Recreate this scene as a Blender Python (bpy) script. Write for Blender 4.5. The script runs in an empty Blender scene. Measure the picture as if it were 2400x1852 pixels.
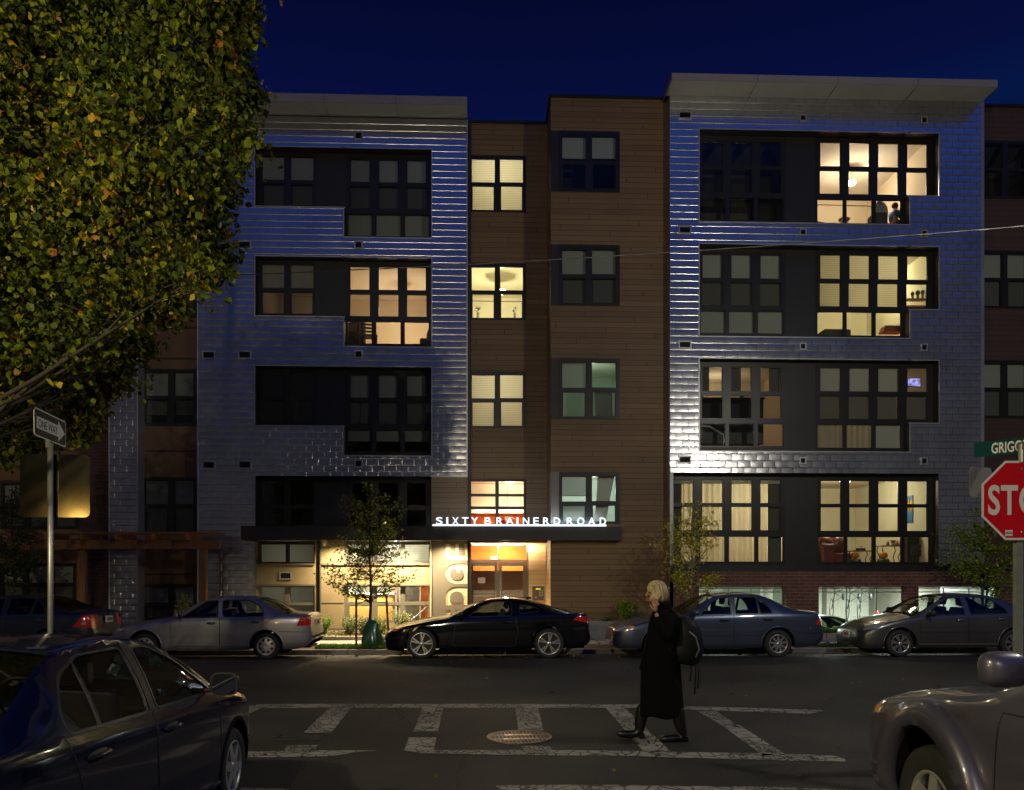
import bpy, bmesh, math, random
import numpy as np
from mathutils import Vector, Matrix
R = math.radians
SC = bpy.context.scene
COL = SC.collection
random.seed(7)
# ---------------------------------------------------------------- camera
TH = R(2.0); CT = math.cos(TH); ST = math.sin(TH); F = 1900.0; CH = 1.8
cd = bpy.data.cameras.new("camera"); cam = bpy.data.objects.new("camera", cd); COL.objects.link(cam)
cam.location = (0, 0, CH); cam.rotation_euler = (R(90), 0, -TH)
cd.sensor_width = 36; cd.lens = F / 2400 * 36; cd.shift_y = 423 / 2400; cd.clip_start = .05; cd.clip_end = 900
SC.camera = cam
SC.view_settings.view_transform = 'Standard'; SC.view_settings.look = 'None'
SC.view_settings.gamma = 1; SC.view_settings.exposure = 0.0
SC.cycles.use_denoising = True
SC.cycles.max_bounces = 8; SC.cycles.diffuse_bounces = 3; SC.cycles.glossy_bounces = 4
SC.cycles.transmission_bounces = 6; SC.cycles.transparent_max_bounces = 24
SC.cycles.sample_clamp_indirect = 4; SC.cycles.caustics_reflective = False; SC.cycles.caustics_refractive = False
# ---------------------------------------------------------------- dusk sky
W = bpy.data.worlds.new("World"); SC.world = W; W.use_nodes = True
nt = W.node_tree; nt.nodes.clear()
def N(t, typ, **k):
    n = t.nodes.new(typ)
    for a, b in k.items(): setattr(n, a, b)
    return n
out = N(nt, 'ShaderNodeOutputWorld'); bg = N(nt, 'ShaderNodeBackground'); tc = N(nt, 'ShaderNodeTexCoord'); sx = N(nt, 'ShaderNodeSeparateXYZ')
nt.links.new(tc.outputs['Generated'], sx.inputs[0])
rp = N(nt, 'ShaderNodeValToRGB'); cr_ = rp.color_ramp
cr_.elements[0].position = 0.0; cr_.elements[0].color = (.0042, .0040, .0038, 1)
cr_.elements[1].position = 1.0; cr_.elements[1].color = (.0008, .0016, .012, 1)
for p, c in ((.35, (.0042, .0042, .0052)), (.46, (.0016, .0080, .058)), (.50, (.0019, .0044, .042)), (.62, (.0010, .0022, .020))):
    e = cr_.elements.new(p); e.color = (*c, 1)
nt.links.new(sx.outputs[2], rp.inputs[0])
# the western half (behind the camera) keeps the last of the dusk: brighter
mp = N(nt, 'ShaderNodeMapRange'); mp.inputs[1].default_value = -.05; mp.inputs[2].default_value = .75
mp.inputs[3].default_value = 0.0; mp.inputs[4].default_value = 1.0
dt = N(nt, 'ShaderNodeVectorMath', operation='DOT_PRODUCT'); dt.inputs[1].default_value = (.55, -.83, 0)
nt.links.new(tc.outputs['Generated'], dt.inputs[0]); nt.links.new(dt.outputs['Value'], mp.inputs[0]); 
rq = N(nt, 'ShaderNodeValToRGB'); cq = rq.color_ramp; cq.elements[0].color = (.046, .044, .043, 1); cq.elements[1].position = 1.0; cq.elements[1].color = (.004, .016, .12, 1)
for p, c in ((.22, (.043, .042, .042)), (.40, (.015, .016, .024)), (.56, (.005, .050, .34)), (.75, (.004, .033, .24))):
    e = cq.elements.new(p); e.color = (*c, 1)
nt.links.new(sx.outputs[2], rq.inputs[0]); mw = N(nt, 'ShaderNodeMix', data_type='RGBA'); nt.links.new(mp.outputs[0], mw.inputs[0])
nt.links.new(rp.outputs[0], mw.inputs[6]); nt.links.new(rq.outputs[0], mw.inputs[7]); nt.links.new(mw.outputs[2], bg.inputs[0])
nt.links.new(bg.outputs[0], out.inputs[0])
# ---------------------------------------------------------------- street light (lamp bodies are built with STREET_LAMPS below)
def lamp(kind, name, loc, power, color, size=.15, rot=None, spot=None, parent=None):
    d = bpy.data.lights.new(name, kind); d.energy = power; d.color = color
    if kind == 'AREA':
        d.shape = 'RECTANGLE'; d.size = size[0]; d.size_y = size[1]
    else: d.shadow_soft_size = size
    if spot: d.spot_size = R(spot[0]); d.spot_blend = spot[1]
    o = bpy.data.objects.new(name, d); COL.objects.link(o); o.location = loc
    if rot: o.rotation_euler = rot
    if parent: o.parent = parent
    return o
STREET_LAMPS = [  # x, y, head height, power, colour, pole side
    (9.6, 8.2, 8.6, 1050, (1.0, .95, .80)),
    (-4.5, -14.0, 10.0, 3700, (1.0, .86, .64)),
    (-7.0, 3.2, 3.0, 75, (1.0, .62, .16)),
    (-5.4, 2.4, 5.0, 1150, (1.0, .86, .46)),  # unseen lamp, added to light the camera side of the big crown
    (-18.0, 18.6, 8.2, 110, (1.0, .62, .26)),
]
# ---------------------------------------------------------------- helpers
def P(u, v, Y):
    k = (u - 1200) / F
    x = Y * (ST + k * CT) / (CT - k * ST)
    d = x * ST + Y * CT
    return Vector((x, Y, CH - (v - 1349) * d / F))
def PX(u, Y): return P(u, 1349, Y).x
def PZ(u, v, Y): return P(u, v, Y).z
def GP(u, v, z=0.0):   # point on the ground plane z
    d = (CH - z) * F / (v - 1349); xc = (u - 1200) / F * d
    return Vector((xc * CT + d * ST, d * CT - xc * ST, z))
def tag(o, label=None, cat=None, group=None, kind=None):
    if label: o["label"] = label
    if cat: o["category"] = cat
    if group: o["group"] = group
    if kind: o["kind"] = kind
    return o
def root(name, loc=(0, 0, 0), rz=0, label=None, cat=None, group=None):
    o = bpy.data.objects.new(name, None); COL.objects.link(o); o.location = loc; o.rotation_euler = (0, 0, rz)
    o.empty_display_size = .2
    return tag(o, label, cat, group)
def link(name, me, mat=None, parent=None, world=False, smooth=False, loc=None):
    o = bpy.data.objects.new(name, me); COL.objects.link(o)
    if mat is not None:
        for m in (mat if isinstance(mat, (list, tuple)) else [mat]): me.materials.append(m)
    if parent is not None:
        o.parent = parent
        if world:
            p = parent; off = Vector((0, 0, 0))
            while p is not None: off += p.location; p = p.parent
            o.location = -off
    if loc is not None: o.location = loc
    if smooth:
        me.polygons.foreach_set('use_smooth', [True] * len(me.polygons))
    return o
class MB:
    """collects faces; build() links them as one mesh object"""
    def __init__(s): s.v = []; s.f = []; s.m = []
    def quad(s, a, b, c, d, m=0):
        n = len(s.v); s.v += [tuple(a), tuple(b), tuple(c), tuple(d)]; s.f.append((n, n+1, n+2, n+3)); s.m.append(m)
    def poly(s, pts, m=0):
        n = len(s.v); s.v += [tuple(p) for p in pts]; s.f.append(tuple(range(n, n+len(pts)))); s.m.append(m)
    def box(s, x0, x1, y0, y1, z0, z1, m=0, M=None):
        n = len(s.v)
        c = [(x0,y0,z0),(x1,y0,z0),(x1,y1,z0),(x0,y1,z0),(x0,y0,z1),(x1,y0,z1),(x1,y1,z1),(x0,y1,z1)]
        if M is not None: c = [tuple(M @ Vector(p)) for p in c]
        s.v += c
        for f in ((0,3,2,1),(4,5,6,7),(0,1,5,4),(1,2,6,5),(2,3,7,6),(3,0,4,7)):
            s.f.append(tuple(n+i for i in f)); s.m.append(m)
        return s
    def tube(s, pts, r, n=8, m=0, cap=True, sx=1.0):
        pts = [Vector(p) for p in pts]; rr = r if isinstance(r, (list, tuple)) else [r]*len(pts)
        base = len(s.v); prev = None
        for i, p in enumerate(pts):
            t = (pts[min(i+1, len(pts)-1)] - pts[max(i-1, 0)]).normalized()
            if prev is None:
                a = t.orthogonal().normalized()
            else:
                a = (prev - t * prev.dot(t)); a = a.normalized() if a.length > 1e-6 else t.orthogonal().normalized()
            prev = a; b = t.cross(a)
            for k in range(n):
                an = 2*math.pi*k/n
                s.v.append(tuple(p + (a*math.cos(an)*sx + b*math.sin(an))*rr[i]))
        for i in range(len(pts)-1):
            for k in range(n):
                k2 = (k+1) % n
                s.f.append((base+i*n+k, base+i*n+k2, base+(i+1)*n+k2, base+(i+1)*n+k)); s.m.append(m)
        if cap:
            s.f.append(tuple(base+k for k in reversed(range(n)))); s.m.append(m)
            s.f.append(tuple(base+(len(pts)-1)*n+k for k in range(n))); s.m.append(m)
        return s
    def lathe(s, prof, axis_o=(0,0,0), axis='z', n=24, m=0):
        base = len(s.v); o = Vector(axis_o)
        for (r, h) in prof:
            for k in range(n):
                a = 2*math.pi*k/n; c, d = r*math.cos(a), r*math.sin(a)
                p = {'z': (c, d, h), 'y': (c, h, d), 'x': (h, c, d)}[axis]
                s.v.append(tuple(o + Vector(p)))
        for i in range(len(prof)-1):
            for k in range(n):
                k2 = (k+1) % n
                s.f.append((base+i*n+k, base+i*n+k2, base+(i+1)*n+k2, base+(i+1)*n+k)); s.m.append(m)
        return s
    def ell(s, c, r, n=12, m=0, M=None):
        base = len(s.v); h = n//2+1
        for i in range(h+1):
            t = math.pi*i/h
            for k in range(n):
                a = 2*math.pi*k/n
                p = Vector((r[0]*math.sin(t)*math.cos(a), r[1]*math.sin(t)*math.sin(a), r[2]*math.cos(t)))
                if M is not None: p = M @ p
                s.v.append((c[0]+p.x, c[1]+p.y, c[2]+p.z))
        for i in range(h):
            for k in range(n):
                k2 = (k+1) % n
                s.f.append((base+i*n+k, base+(i+1)*n+k, base+(i+1)*n+k2, base+i*n+k2)); s.m.append(m)
        return s
    def mesh(s, name):
        me = bpy.data.meshes.new(name); me.from_pydata(s.v, [], s.f)
        if any(s.m): me.polygons.foreach_set('material_index', s.m)
        me.update(); return me
    def build(s, name, mat, parent=None, world=False, smooth=False, bevel=0, weld=True, loc=None):
        me = s.mesh(name)
        if weld:
            bm = bmesh.new(); bm.from_mesh(me); bmesh.ops.remove_doubles(bm, verts=bm.verts, dist=1e-5)
            if bevel: bmesh.ops.recalc_face_normals(bm, faces=bm.faces)
            bm.to_mesh(me); bm.free()
        o = link(name, me, mat, parent, world, smooth, loc)
        if bevel:
            b = o.modifiers.new('bevel', 'BEVEL'); b.width = bevel; b.segments = 2; b.limit_method = 'ANGLE'; b.angle_limit = R(40)
        return o
def slab(mb, Y, thick, solids, holes=(), m=0, back=False, axis='y'):
    """front face at y=Y with rectangular holes (x0,x1,z0,z1), edges run back by thick"""
    rs = list(solids) + list(holes)
    xs = sorted({round(r[i], 5) for r in rs for i in (0, 1)}); zs = sorted({round(r[i], 5) for r in rs for i in (2, 3)})
    def inside(r, x, z): return min(r[0], r[1]) < x < max(r[0], r[1]) and min(r[2], r[3]) < z < max(r[2], r[3])
    nx, nz = len(xs)-1, len(zs)-1
    fill = [[False]*nz for _ in range(nx)]
    for i in range(nx):
        for j in range(nz):
            x = (xs[i]+xs[i+1])/2; z = (zs[j]+zs[j+1])/2
            fill[i][j] = any(inside(r, x, z) for r in solids) and not any(inside(r, x, z) for r in holes)
    V = (lambda x, y, z: (x, y, z)) if axis == 'y' else (lambda x, y, z: (y, x, z))
    for i in range(nx):
        for j in range(nz):
            if not fill[i][j]: continue
            a, b, c, d = xs[i], xs[i+1], zs[j], zs[j+1]
            mb.quad(V(a, Y, c), V(b, Y, c), V(b, Y, d), V(a, Y, d), m)
            if back: mb.quad(V(a, Y+thick, c), V(a, Y+thick, d), V(b, Y+thick, d), V(b, Y+thick, c), m)
            g = lambda p, q: 0 <= p < nx and 0 <= q < nz and fill[p][q]
            if thick:
                if not g(i-1, j): mb.quad(V(a, Y, c), V(a, Y, d), V(a, Y+thick, d), V(a, Y+thick, c), m)
                if not g(i+1, j): mb.quad(V(b, Y, c), V(b, Y+thick, c), V(b, Y+thick, d), V(b, Y, d), m)
                if not g(i, j-1): mb.quad(V(a, Y, c), V(a, Y+thick, c), V(b, Y+thick, c), V(b, Y, c), m)
                if not g(i, j+1): mb.quad(V(a, Y, d), V(b, Y, d), V(b, Y+thick, d), V(a, Y+thick, d), m)
    return mb
def text(name, s, size, mat, loc, rot, parent=None, extrude=.004, offset=0.0, align='LEFT', spacing=1.0, sx=1.0):
    c = bpy.data.curves.new(name, 'FONT'); c.body = s; c.size = size; c.extrude = extrude; c.offset = offset
    c.align_x = align; c.space_character = spacing; c.resolution_u = 4
    o = bpy.data.objects.new(name, c); COL.objects.link(o)
    dg = bpy.context.evaluated_depsgraph_get(); dg.update()
    me = bpy.data.meshes.new_from_object(o.evaluated_get(dg)); bpy.data.objects.remove(o)
    me.materials.clear()
    q = link(name, me, mat, parent); q.location = loc; q.rotation_euler = rot; q.scale = (sx, 1, 1)
    return q
# ---------------------------------------------------------------- materials
def newmat(name):
    m = bpy.data.materials.new(name); m.use_nodes = True; t = m.node_tree; t.nodes.clear()
    o = N(t, 'ShaderNodeOutputMaterial'); b = N(t, 'ShaderNodeBsdfPrincipled'); t.links.new(b.outputs[0], o.inputs[0])
    return m, t, b, o
def mat(name, c, rough=.6, metal=0.0, var=.12, scale=6.0, bump=0.0, coat=0.0, spec=None, emit=None, es=0.0, rvar=.1, stretch=(1,1,1)):
    """principled surface with procedural mottling of colour, roughness and (optionally) bump"""
    m, t, b, o = newmat(name)
    tc = N(t, 'ShaderNodeTexCoord'); mp = N(t, 'ShaderNodeMapping'); mp.inputs['Scale'].default_value = stretch
    nz = N(t, 'ShaderNodeTexNoise'); nz.inputs['Scale'].default_value = scale; nz.inputs['Detail'].default_value = 6
    t.links.new(tc.outputs['Object'], mp.inputs[0]); t.links.new(mp.outputs[0], nz.inputs[0])
    mx = N(t, 'ShaderNodeMix', data_type='RGBA')
    mx.inputs[6].default_value = tuple(x*(1-var) for x in c) + (1,); mx.inputs[7].default_value = tuple(min(1, x*(1+var)) for x in c) + (1,)
    t.links.new(nz.outputs[0], mx.inputs[0]); t.links.new(mx.outputs[2], b.inputs['Base Color'])
    mr = N(t, 'ShaderNodeMapRange'); mr.inputs[3].default_value = max(.02, rough-rvar*rough); mr.inputs[4].default_value = min(1, rough+rvar*rough)
    t.links.new(nz.outputs[0], mr.inputs[0]); t.links.new(mr.outputs[0], b.inputs['Roughness'])
    b.inputs['Metallic'].default_value = metal
    if coat: b.inputs['Coat Weight'].default_value = coat; b.inputs['Coat Roughness'].default_value = .04
    if spec is not None: b.inputs['Specular IOR Level'].default_value = spec
    if emit: b.inputs['Emission Color'].default_value = (*emit, 1); b.inputs['Emission Strength'].default_value = es
    if bump:
        bp = N(t, 'ShaderNodeBump'); bp.inputs['Strength'].default_value = bump; bp.inputs['Distance'].default_value = .01
        t.links.new(nz.outputs[0], bp.inputs['Height']); t.links.new(bp.outputs[0], b.inputs['Normal'])
    return m
def mat_planks(name, c1, c2, pitch, rough=.6, grain=1.0, seam=.35, vert_pitch=None):
    m, t, b, o = newmat(name)
    tc = N(t, 'ShaderNodeTexCoord'); s = N(t, 'ShaderNodeSeparateXYZ'); t.links.new(tc.outputs['Object'], s.inputs[0])
    def math_(op, a, bb=None):
        n = N(t, 'ShaderNodeMath', operation=op)
        if hasattr(a, 'links'): t.links.new(a, n.inputs[0])
        else: n.inputs[0].default_value = a
        if bb is not None:
            if hasattr(bb, 'links'): t.links.new(bb, n.inputs[1])
            else: n.inputs[1].default_value = bb
        return n.outputs[0]
    row = math_('DIVIDE', s.outputs[2], pitch); fr = math_('FRACT', row); fl = math_('FLOOR', row)
    seamv = math_('LESS_THAN', fr, .07)
    if vert_pitch:
        sh = math_('MULTIPLY', math_('FRACT', math_('MULTIPLY', fl, .387)), vert_pitch)
        fx = math_('FRACT', math_('DIVIDE', math_('ADD', s.outputs[0], sh), vert_pitch))
        seamv = math_('MAXIMUM', seamv, math_('LESS_THAN', fx, .004))
    wn = N(t, 'ShaderNodeTexWhiteNoise', noise_dimensions='1D'); t.links.new(fl, wn.inputs['W'])
    mp = N(t, 'ShaderNodeMapping'); mp.inputs['Scale'].default_value = (1.6, 1.6, 26); t.links.new(tc.outputs['Object'], mp.inputs[0])
    nz = N(t, 'ShaderNodeTexNoise'); nz.inputs['Scale'].default_value = 1.6; nz.inputs['Detail'].default_value = 8; t.links.new(mp.outputs[0], nz.inputs[0])
    n2 = N(t, 'ShaderNodeTexNoise'); n2.inputs['Scale'].default_value = .5; n2.inputs['Detail'].default_value = 3; t.links.new(tc.outputs['Object'], n2.inputs[0])
    f = math_('ADD', math_('MULTIPLY', nz.outputs[0], .6*grain), math_('MULTIPLY', wn.outputs[0], .4))
    f = math_('ADD', f, math_('MULTIPLY', math_('SUBTRACT', n2.outputs[0], .5), .5))
    mx = N(t, 'ShaderNodeMix', data_type='RGBA'); mx.inputs[6].default_value = (*c1, 1); mx.inputs[7].default_value = (*c2, 1); t.links.new(f, mx.inputs[0])
    m2 = N(t, 'ShaderNodeMix', data_type='RGBA'); m2.inputs[7].default_value = tuple(x*seam for x in c1) + (1,)
    t.links.new(seamv, m2.inputs[0]); t.links.new(mx.outputs[2], m2.inputs[6]); t.links.new(m2.outputs[2], b.inputs['Base Color'])
    b.inputs['Roughness'].default_value = rough
    bp = N(t, 'ShaderNodeBump'); bp.inputs['Strength'].default_value = .4; bp.inputs['Distance'].default_value = .006
    hh = math_('SUBTRACT', math_('MULTIPLY', nz.outputs[0], .3), seamv)
    t.links.new(hh, bp.inputs['Height']); t.links.new(bp.outputs[0], b.inputs['Normal'])
    return m
def mat_brick(name, c1, c2, mortar):
    m, t, b, o = newmat(name)
    tc = N(t, 'ShaderNodeTexCoord'); s = N(t, 'ShaderNodeSeparateXYZ'); cb = N(t, 'ShaderNodeCombineXYZ')
    t.links.new(tc.outputs['Object'], s.inputs[0]); ad = N(t, 'ShaderNodeMath', operation='ADD')
    t.links.new(s.outputs[0], ad.inputs[0]); t.links.new(s.outputs[1], ad.inputs[1])
    t.links.new(ad.outputs[0], cb.inputs[0]); t.links.new(s.outputs[2], cb.inputs[1])
    bk = N(t, 'ShaderNodeTexBrick'); bk.inputs['Scale'].default_value = 1; bk.inputs['Brick Width'].default_value = .30; bk.inputs['Row Height'].default_value = .095
    bk.inputs['Mortar Size'].default_value = .008; bk.inputs['Mortar Smooth'].default_value = .3; bk.inputs['Bias'].default_value = -.1
    bk.inputs['Color1'].default_value = (*c1, 1); bk.inputs['Color2'].default_value = (*c2, 1); bk.inputs['Mortar'].default_value = (*mortar, 1)
    t.links.new(cb.outputs[0], bk.inputs['Vector'])
    nz = N(t, 'ShaderNodeTexNoise'); nz.inputs['Scale'].default_value = 3; nz.inputs['Detail'].default_value = 8; t.links.new(tc.outputs['Object'], nz.inputs[0])
    hs = N(t, 'ShaderNodeHueSaturation'); mr = N(t, 'ShaderNodeMapRange'); mr.inputs[3].default_value = .6; mr.inputs[4].default_value = 1.4
    t.links.new(nz.outputs[0], mr.inputs[0]); t.links.new(mr.outputs[0], hs.inputs['Value']); t.links.new(bk.outputs[0], hs.inputs['Color']); t.links.new(hs.outputs[0], b.inputs['Base Color'])
    b.inputs['Roughness'].default_value = .85
    bp = N(t, 'ShaderNodeBump'); bp.inputs['Strength'].default_value = .6; bp.inputs['Distance'].default_value = .008; bp.invert = True
    t.links.new(bk.outputs['Fac'], bp.inputs['Height']); t.links.new(bp.outputs[0], b.inputs['Normal'])
    return m
def mat_glass(name, tint=(.9, .95, .93), refl=(1, 1, 1), rough=.02, ior=1.5, k=1.6):
    m, t, b, o = newmat(name); t.nodes.remove(b)
    tr = N(t, 'ShaderNodeBsdfTransparent'); tr.inputs[0].default_value = (*tint, 1)
    gl = N(t, 'ShaderNodeBsdfGlossy'); gl.inputs[0].default_value = (*refl, 1); gl.inputs['Roughness'].default_value = rough
    tc = N(t, 'ShaderNodeTexCoord'); nz = N(t, 'ShaderNodeTexNoise'); nz.inputs['Scale'].default_value = 1.3; t.links.new(tc.outputs['Object'], nz.inputs[0])
    bp = N(t, 'ShaderNodeBump'); bp.inputs['Strength'].default_value = .12; bp.inputs['Distance'].default_value = .02
    t.links.new(nz.outputs[0], bp.inputs['Height']); t.links.new(bp.outputs[0], gl.inputs['Normal'])
    fr = N(t, 'ShaderNodeFresnel'); fr.inputs[0].default_value = ior; ml = N(t, 'ShaderNodeMath', operation='MULTIPLY'); ml.inputs[1].default_value = k; ml.use_clamp = True
    mx = N(t, 'ShaderNodeMixShader'); t.links.new(fr.outputs[0], ml.inputs[0]); t.links.new(ml.outputs[0], mx.inputs[0])
    t.links.new(tr.outputs[0], mx.inputs[1]); t.links.new(gl.outputs[0], mx.inputs[2]); t.links.new(mx.outputs[0], o.inputs[0])
    return m
def mat_blind(name, c, slat=.05, trans=.5, contrast=.25, folds=False):
    m, t, b, o = newmat(name); t.nodes.remove(b)
    tc = N(t, 'ShaderNodeTexCoord'); s = N(t, 'ShaderNodeSeparateXYZ'); t.links.new(tc.outputs['Object'], s.inputs[0])
    wv = N(t, 'ShaderNodeMath', operation='DIVIDE'); wv.inputs[1].default_value = slat
    t.links.new(s.outputs[0 if folds else 2], wv.inputs[0]); fr = N(t, 'ShaderNodeMath', operation='PINGPONG'); fr.inputs[1].default_value = .5; t.links.new(wv.outputs[0], fr.inputs[0])
    mx = N(t, 'ShaderNodeMix', data_type='RGBA'); mx.inputs[6].default_value = tuple(x*(1-contrast) for x in c)+(1,); mx.inputs[7].default_value = (*c, 1)
    m3 = N(t, 'ShaderNodeMath', operation='MULTIPLY'); m3.inputs[1].default_value = 2; t.links.new(fr.outputs[0], m3.inputs[0]); t.links.new(m3.outputs[0], mx.inputs[0])
    df = N(t, 'ShaderNodeBsdfDiffuse'); tl = N(t, 'ShaderNodeBsdfTranslucent'); ms = N(t, 'ShaderNodeMixShader'); ms.inputs[0].default_value = trans
    t.links.new(mx.outputs[2], df.inputs[0]); t.links.new(mx.outputs[2], tl.inputs[0]); t.links.new(df.outputs[0], ms.inputs[1]); t.links.new(tl.outputs[0], ms.inputs[2]); t.links.new(ms.outputs[0], o.inputs[0])
    return m
def mat_emit(name, c, s):
    m, t, b, o = newmat(name); b.inputs['Base Color'].default_value = (*c, 1); b.inputs['Emission Color'].default_value = (*c, 1); b.inputs['Emission Strength'].default_value = s
    return m
def mat_leaf(name, trans=.35):
    m, t, b, o = newmat(name); t.nodes.remove(b)
    at = N(t, 'ShaderNodeAttribute'); at.attribute_name = 'Col'
    df = N(t, 'ShaderNodeBsdfPrincipled'); df.inputs['Roughness'].default_value = .6; df.inputs['Specular IOR Level'].default_value = .25
    tl = N(t, 'ShaderNodeBsdfTranslucent'); ms = N(t, 'ShaderNodeMixShader'); ms.inputs[0].default_value = trans
    nz = N(t, 'ShaderNodeTexNoise'); nz.inputs['Scale'].default_value = 60; tc = N(t, 'ShaderNodeTexCoord'); t.links.new(tc.outputs['Object'], nz.inputs[0])
    hs = N(t, 'ShaderNodeHueSaturation'); mr = N(t, 'ShaderNodeMapRange'); mr.inputs[3].default_value = .7; mr.inputs[4].default_value = 1.3
    t.links.new(nz.outputs[0], mr.inputs[0]); t.links.new(mr.outputs[0], hs.inputs['Value']); t.links.new(at.outputs[0], hs.inputs['Color'])
    t.links.new(hs.outputs[0], df.inputs['Base Color']); t.links.new(hs.outputs[0], tl.inputs[0])
    t.links.new(df.outputs[0], ms.inputs[1]); t.links.new(tl.outputs[0], ms.inputs[2]); t.links.new(ms.outputs[0], o.inputs[0])
    return m
def mat_paint(name, c, metal=.5, rough=.35, inner=(.02, .02, .02), flake=True):
    m, t, b, o = newmat(name)
    tc = N(t, 'ShaderNodeTexCoord'); nz = N(t, 'ShaderNodeTexNoise'); nz.inputs['Scale'].default_value = 2.2; nz.inputs['Detail'].default_value = 7; t.links.new(tc.outputs['Object'], nz.inputs[0])
    n2 = N(t, 'ShaderNodeTexNoise'); n2.inputs['Scale'].default_value = 400; t.links.new(tc.outputs['Object'], n2.inputs[0])
    mx = N(t, 'ShaderNodeMix', data_type='RGBA'); mx.inputs[6].default_value = tuple(x*.82 for x in c)+(1,); mx.inputs[7].default_value = tuple(x*1.15 for x in c)+(1,); t.links.new(nz.outputs[0], mx.inputs[0])
    t.links.new(mx.outputs[2], b.inputs['Base Color']); b.inputs['Metallic'].default_value = metal
    mr = N(t, 'ShaderNodeMapRange'); mr.inputs[3].default_value = rough*.8; mr.inputs[4].default_value = rough*1.3; t.links.new(nz.outputs[0], mr.inputs[0]); t.links.new(mr.outputs[0], b.inputs['Roughness'])
    b.inputs['Coat Weight'].default_value = .8; b.inputs['Coat Roughness'].default_value = .05
    if flake:
        bp = N(t, 'ShaderNodeBump'); bp.inputs['Strength'].default_value = .06; bp.inputs['Distance'].default_value = .001; t.links.new(n2.outputs[0], bp.inputs['Height']); t.links.new(bp.outputs[0], b.inputs['Normal'])
    ge = N(t, 'ShaderNodeNewGeometry'); df = N(t, 'ShaderNodeBsdfDiffuse'); df.inputs[0].default_value = (*inner, 1); ms = N(t, 'ShaderNodeMixShader')
    t.links.new(ge.outputs['Backfacing'], ms.inputs[0]); t.links.new(b.outputs[0], ms.inputs[1]); t.links.new(df.outputs[0], ms.inputs[2]); t.links.new(ms.outputs[0], o.inputs[0])
    return m
# ---------------------------------------------------------------- crops of the photograph, used to turn measured pixels into metres
def Z(ox, oy, s): return lambda x, y: (ox + x/s, oy + y/s)
zA = Z(450,200,2.717); zB = Z(450,800,2.717); zC = Z(1000,200,2.718); zD = Z(1550,150,2.515); zE = Z(1550,800,2.569)
zF = Z(0,850,2.592); zG = Z(960,1080,4.0115); zH = Z(500,1230,4.368); z7 = Z(560,1580,2.323); z8 = Z(1500,1480,2.427); z4 = Z(1400,1330,3.744); z5 = Z(1880,1000,3.01)
YL, YW, YB, YR, YS, YF = 23.6, 23.75, 22.48, 22.15, 22.85, 24.0
H = 3.16; REC = .30
# ---------------------------------------------------------------- building materials
def mat_metal(name, c, rough, blue=.0):
    m, t, b, o = newmat(name)
    tc = N(t, 'ShaderNodeTexCoord'); nz = N(t, 'ShaderNodeTexNoise'); nz.inputs['Scale'].default_value = 1.1; nz.inputs['Detail'].default_value = 8; t.links.new(tc.outputs['Object'], nz.inputs[0])
    mx = N(t, 'ShaderNodeMix', data_type='RGBA'); mx.inputs[6].default_value = tuple(x*.75 for x in c)+(1,); mx.inputs[7].default_value = tuple(min(1, x*1.2) for x in c)+(1,)
    t.links.new(nz.outputs[0], mx.inputs[0]); t.links.new(mx.outputs[2], b.inputs['Base Color']); b.inputs['Metallic'].default_value = .9
    mr = N(t, 'ShaderNodeMapRange'); mr.inputs[3].default_value = rough*.8; mr.inputs[4].default_value = rough*1.25; t.links.new(nz.outputs[0], mr.inputs[0]); t.links.new(mr.outputs[0], b.inputs['Roughness'])
    n2 = N(t, 'ShaderNodeTexNoise'); n2.inputs['Scale'].default_value = 7; t.links.new(tc.outputs['Object'], n2.inputs[0])
    bp = N(t, 'ShaderNodeBump'); bp.inputs['Strength'].default_value = .25; bp.inputs['Distance'].default_value = .01; t.links.new(n2.outputs[0], bp.inputs['Height']); t.links.new(bp.outputs[0], b.inputs['Normal'])
    return m
M = {}
M['shingle'] = mat_metal('metal_shingles', (.50, .50, .52), .24)
M['roofmetal'] = mat_metal('roof_metal', (.42, .42, .42), .5)
M['soffit'] = mat('soffit_sheet', (.52, .51, .49), .5, .25, var=.15, scale=1.5)
M['fascia'] = mat('fascia_paint', (.27, .24, .25), .5, .2, var=.12, scale=.8)
M['trim'] = mat('metal_trim', (.45, .45, .46), .4, .7)
M['wood'] = mat_planks('wood_cladding', (.122, .071, .028), (.255, .155, .066), .15, .6, vert_pitch=3.6)
M['woodlow'] = M['wood']
M['ochre'] = mat_planks('ochre_panel', (.12, .065, .024), (.17, .092, .035), .9, .6)
M['redwood'] = mat_planks('red_cladding', (.055, .030, .020), (.08, .045, .030), .15, .6)
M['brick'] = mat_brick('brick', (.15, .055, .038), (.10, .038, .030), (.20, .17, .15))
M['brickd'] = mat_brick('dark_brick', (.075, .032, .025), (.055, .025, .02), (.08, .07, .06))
M['char'] = mat('charcoal_panel', (.016, .0155, .0145), .45, var=.2, scale=3)
M['frame'] = mat('window_frame_dark', (.013, .0125, .0125), .35, var=.15)
M['frame_grey'] = mat('window_frame_grey', (.16, .145, .125), .4, .3)
M['beige'] = mat('cement_panel', (.25, .20, .115), .65, var=.1, scale=4)
M['greige'] = mat('grey_panel', (.135, .12, .10), .55, var=.07, scale=3)
M['glass'] = mat_glass('window_glass', (.86, .90, .87))
M['glass_s'] = mat_glass('screened_glass', (.50, .51, .50))
M['glass_d'] = mat_glass('tinted_glass', (.25, .27, .27), ior=1.7)
M['blind'] = mat_blind('roller_blind', (.55, .56, .52), .03, .25, .10)
M['blind_lit'] = mat_blind('backlit_blind', (.76, .73, .60), .052, .75, .30)
M['curtain'] = mat_blind('curtain_cloth', (.78, .72, .58), .16, .6, .28, folds=True)
M['wall_warm'] = mat('plaster_warm', (.74, .62, .46), .9, var=.04, scale=1.5)
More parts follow.
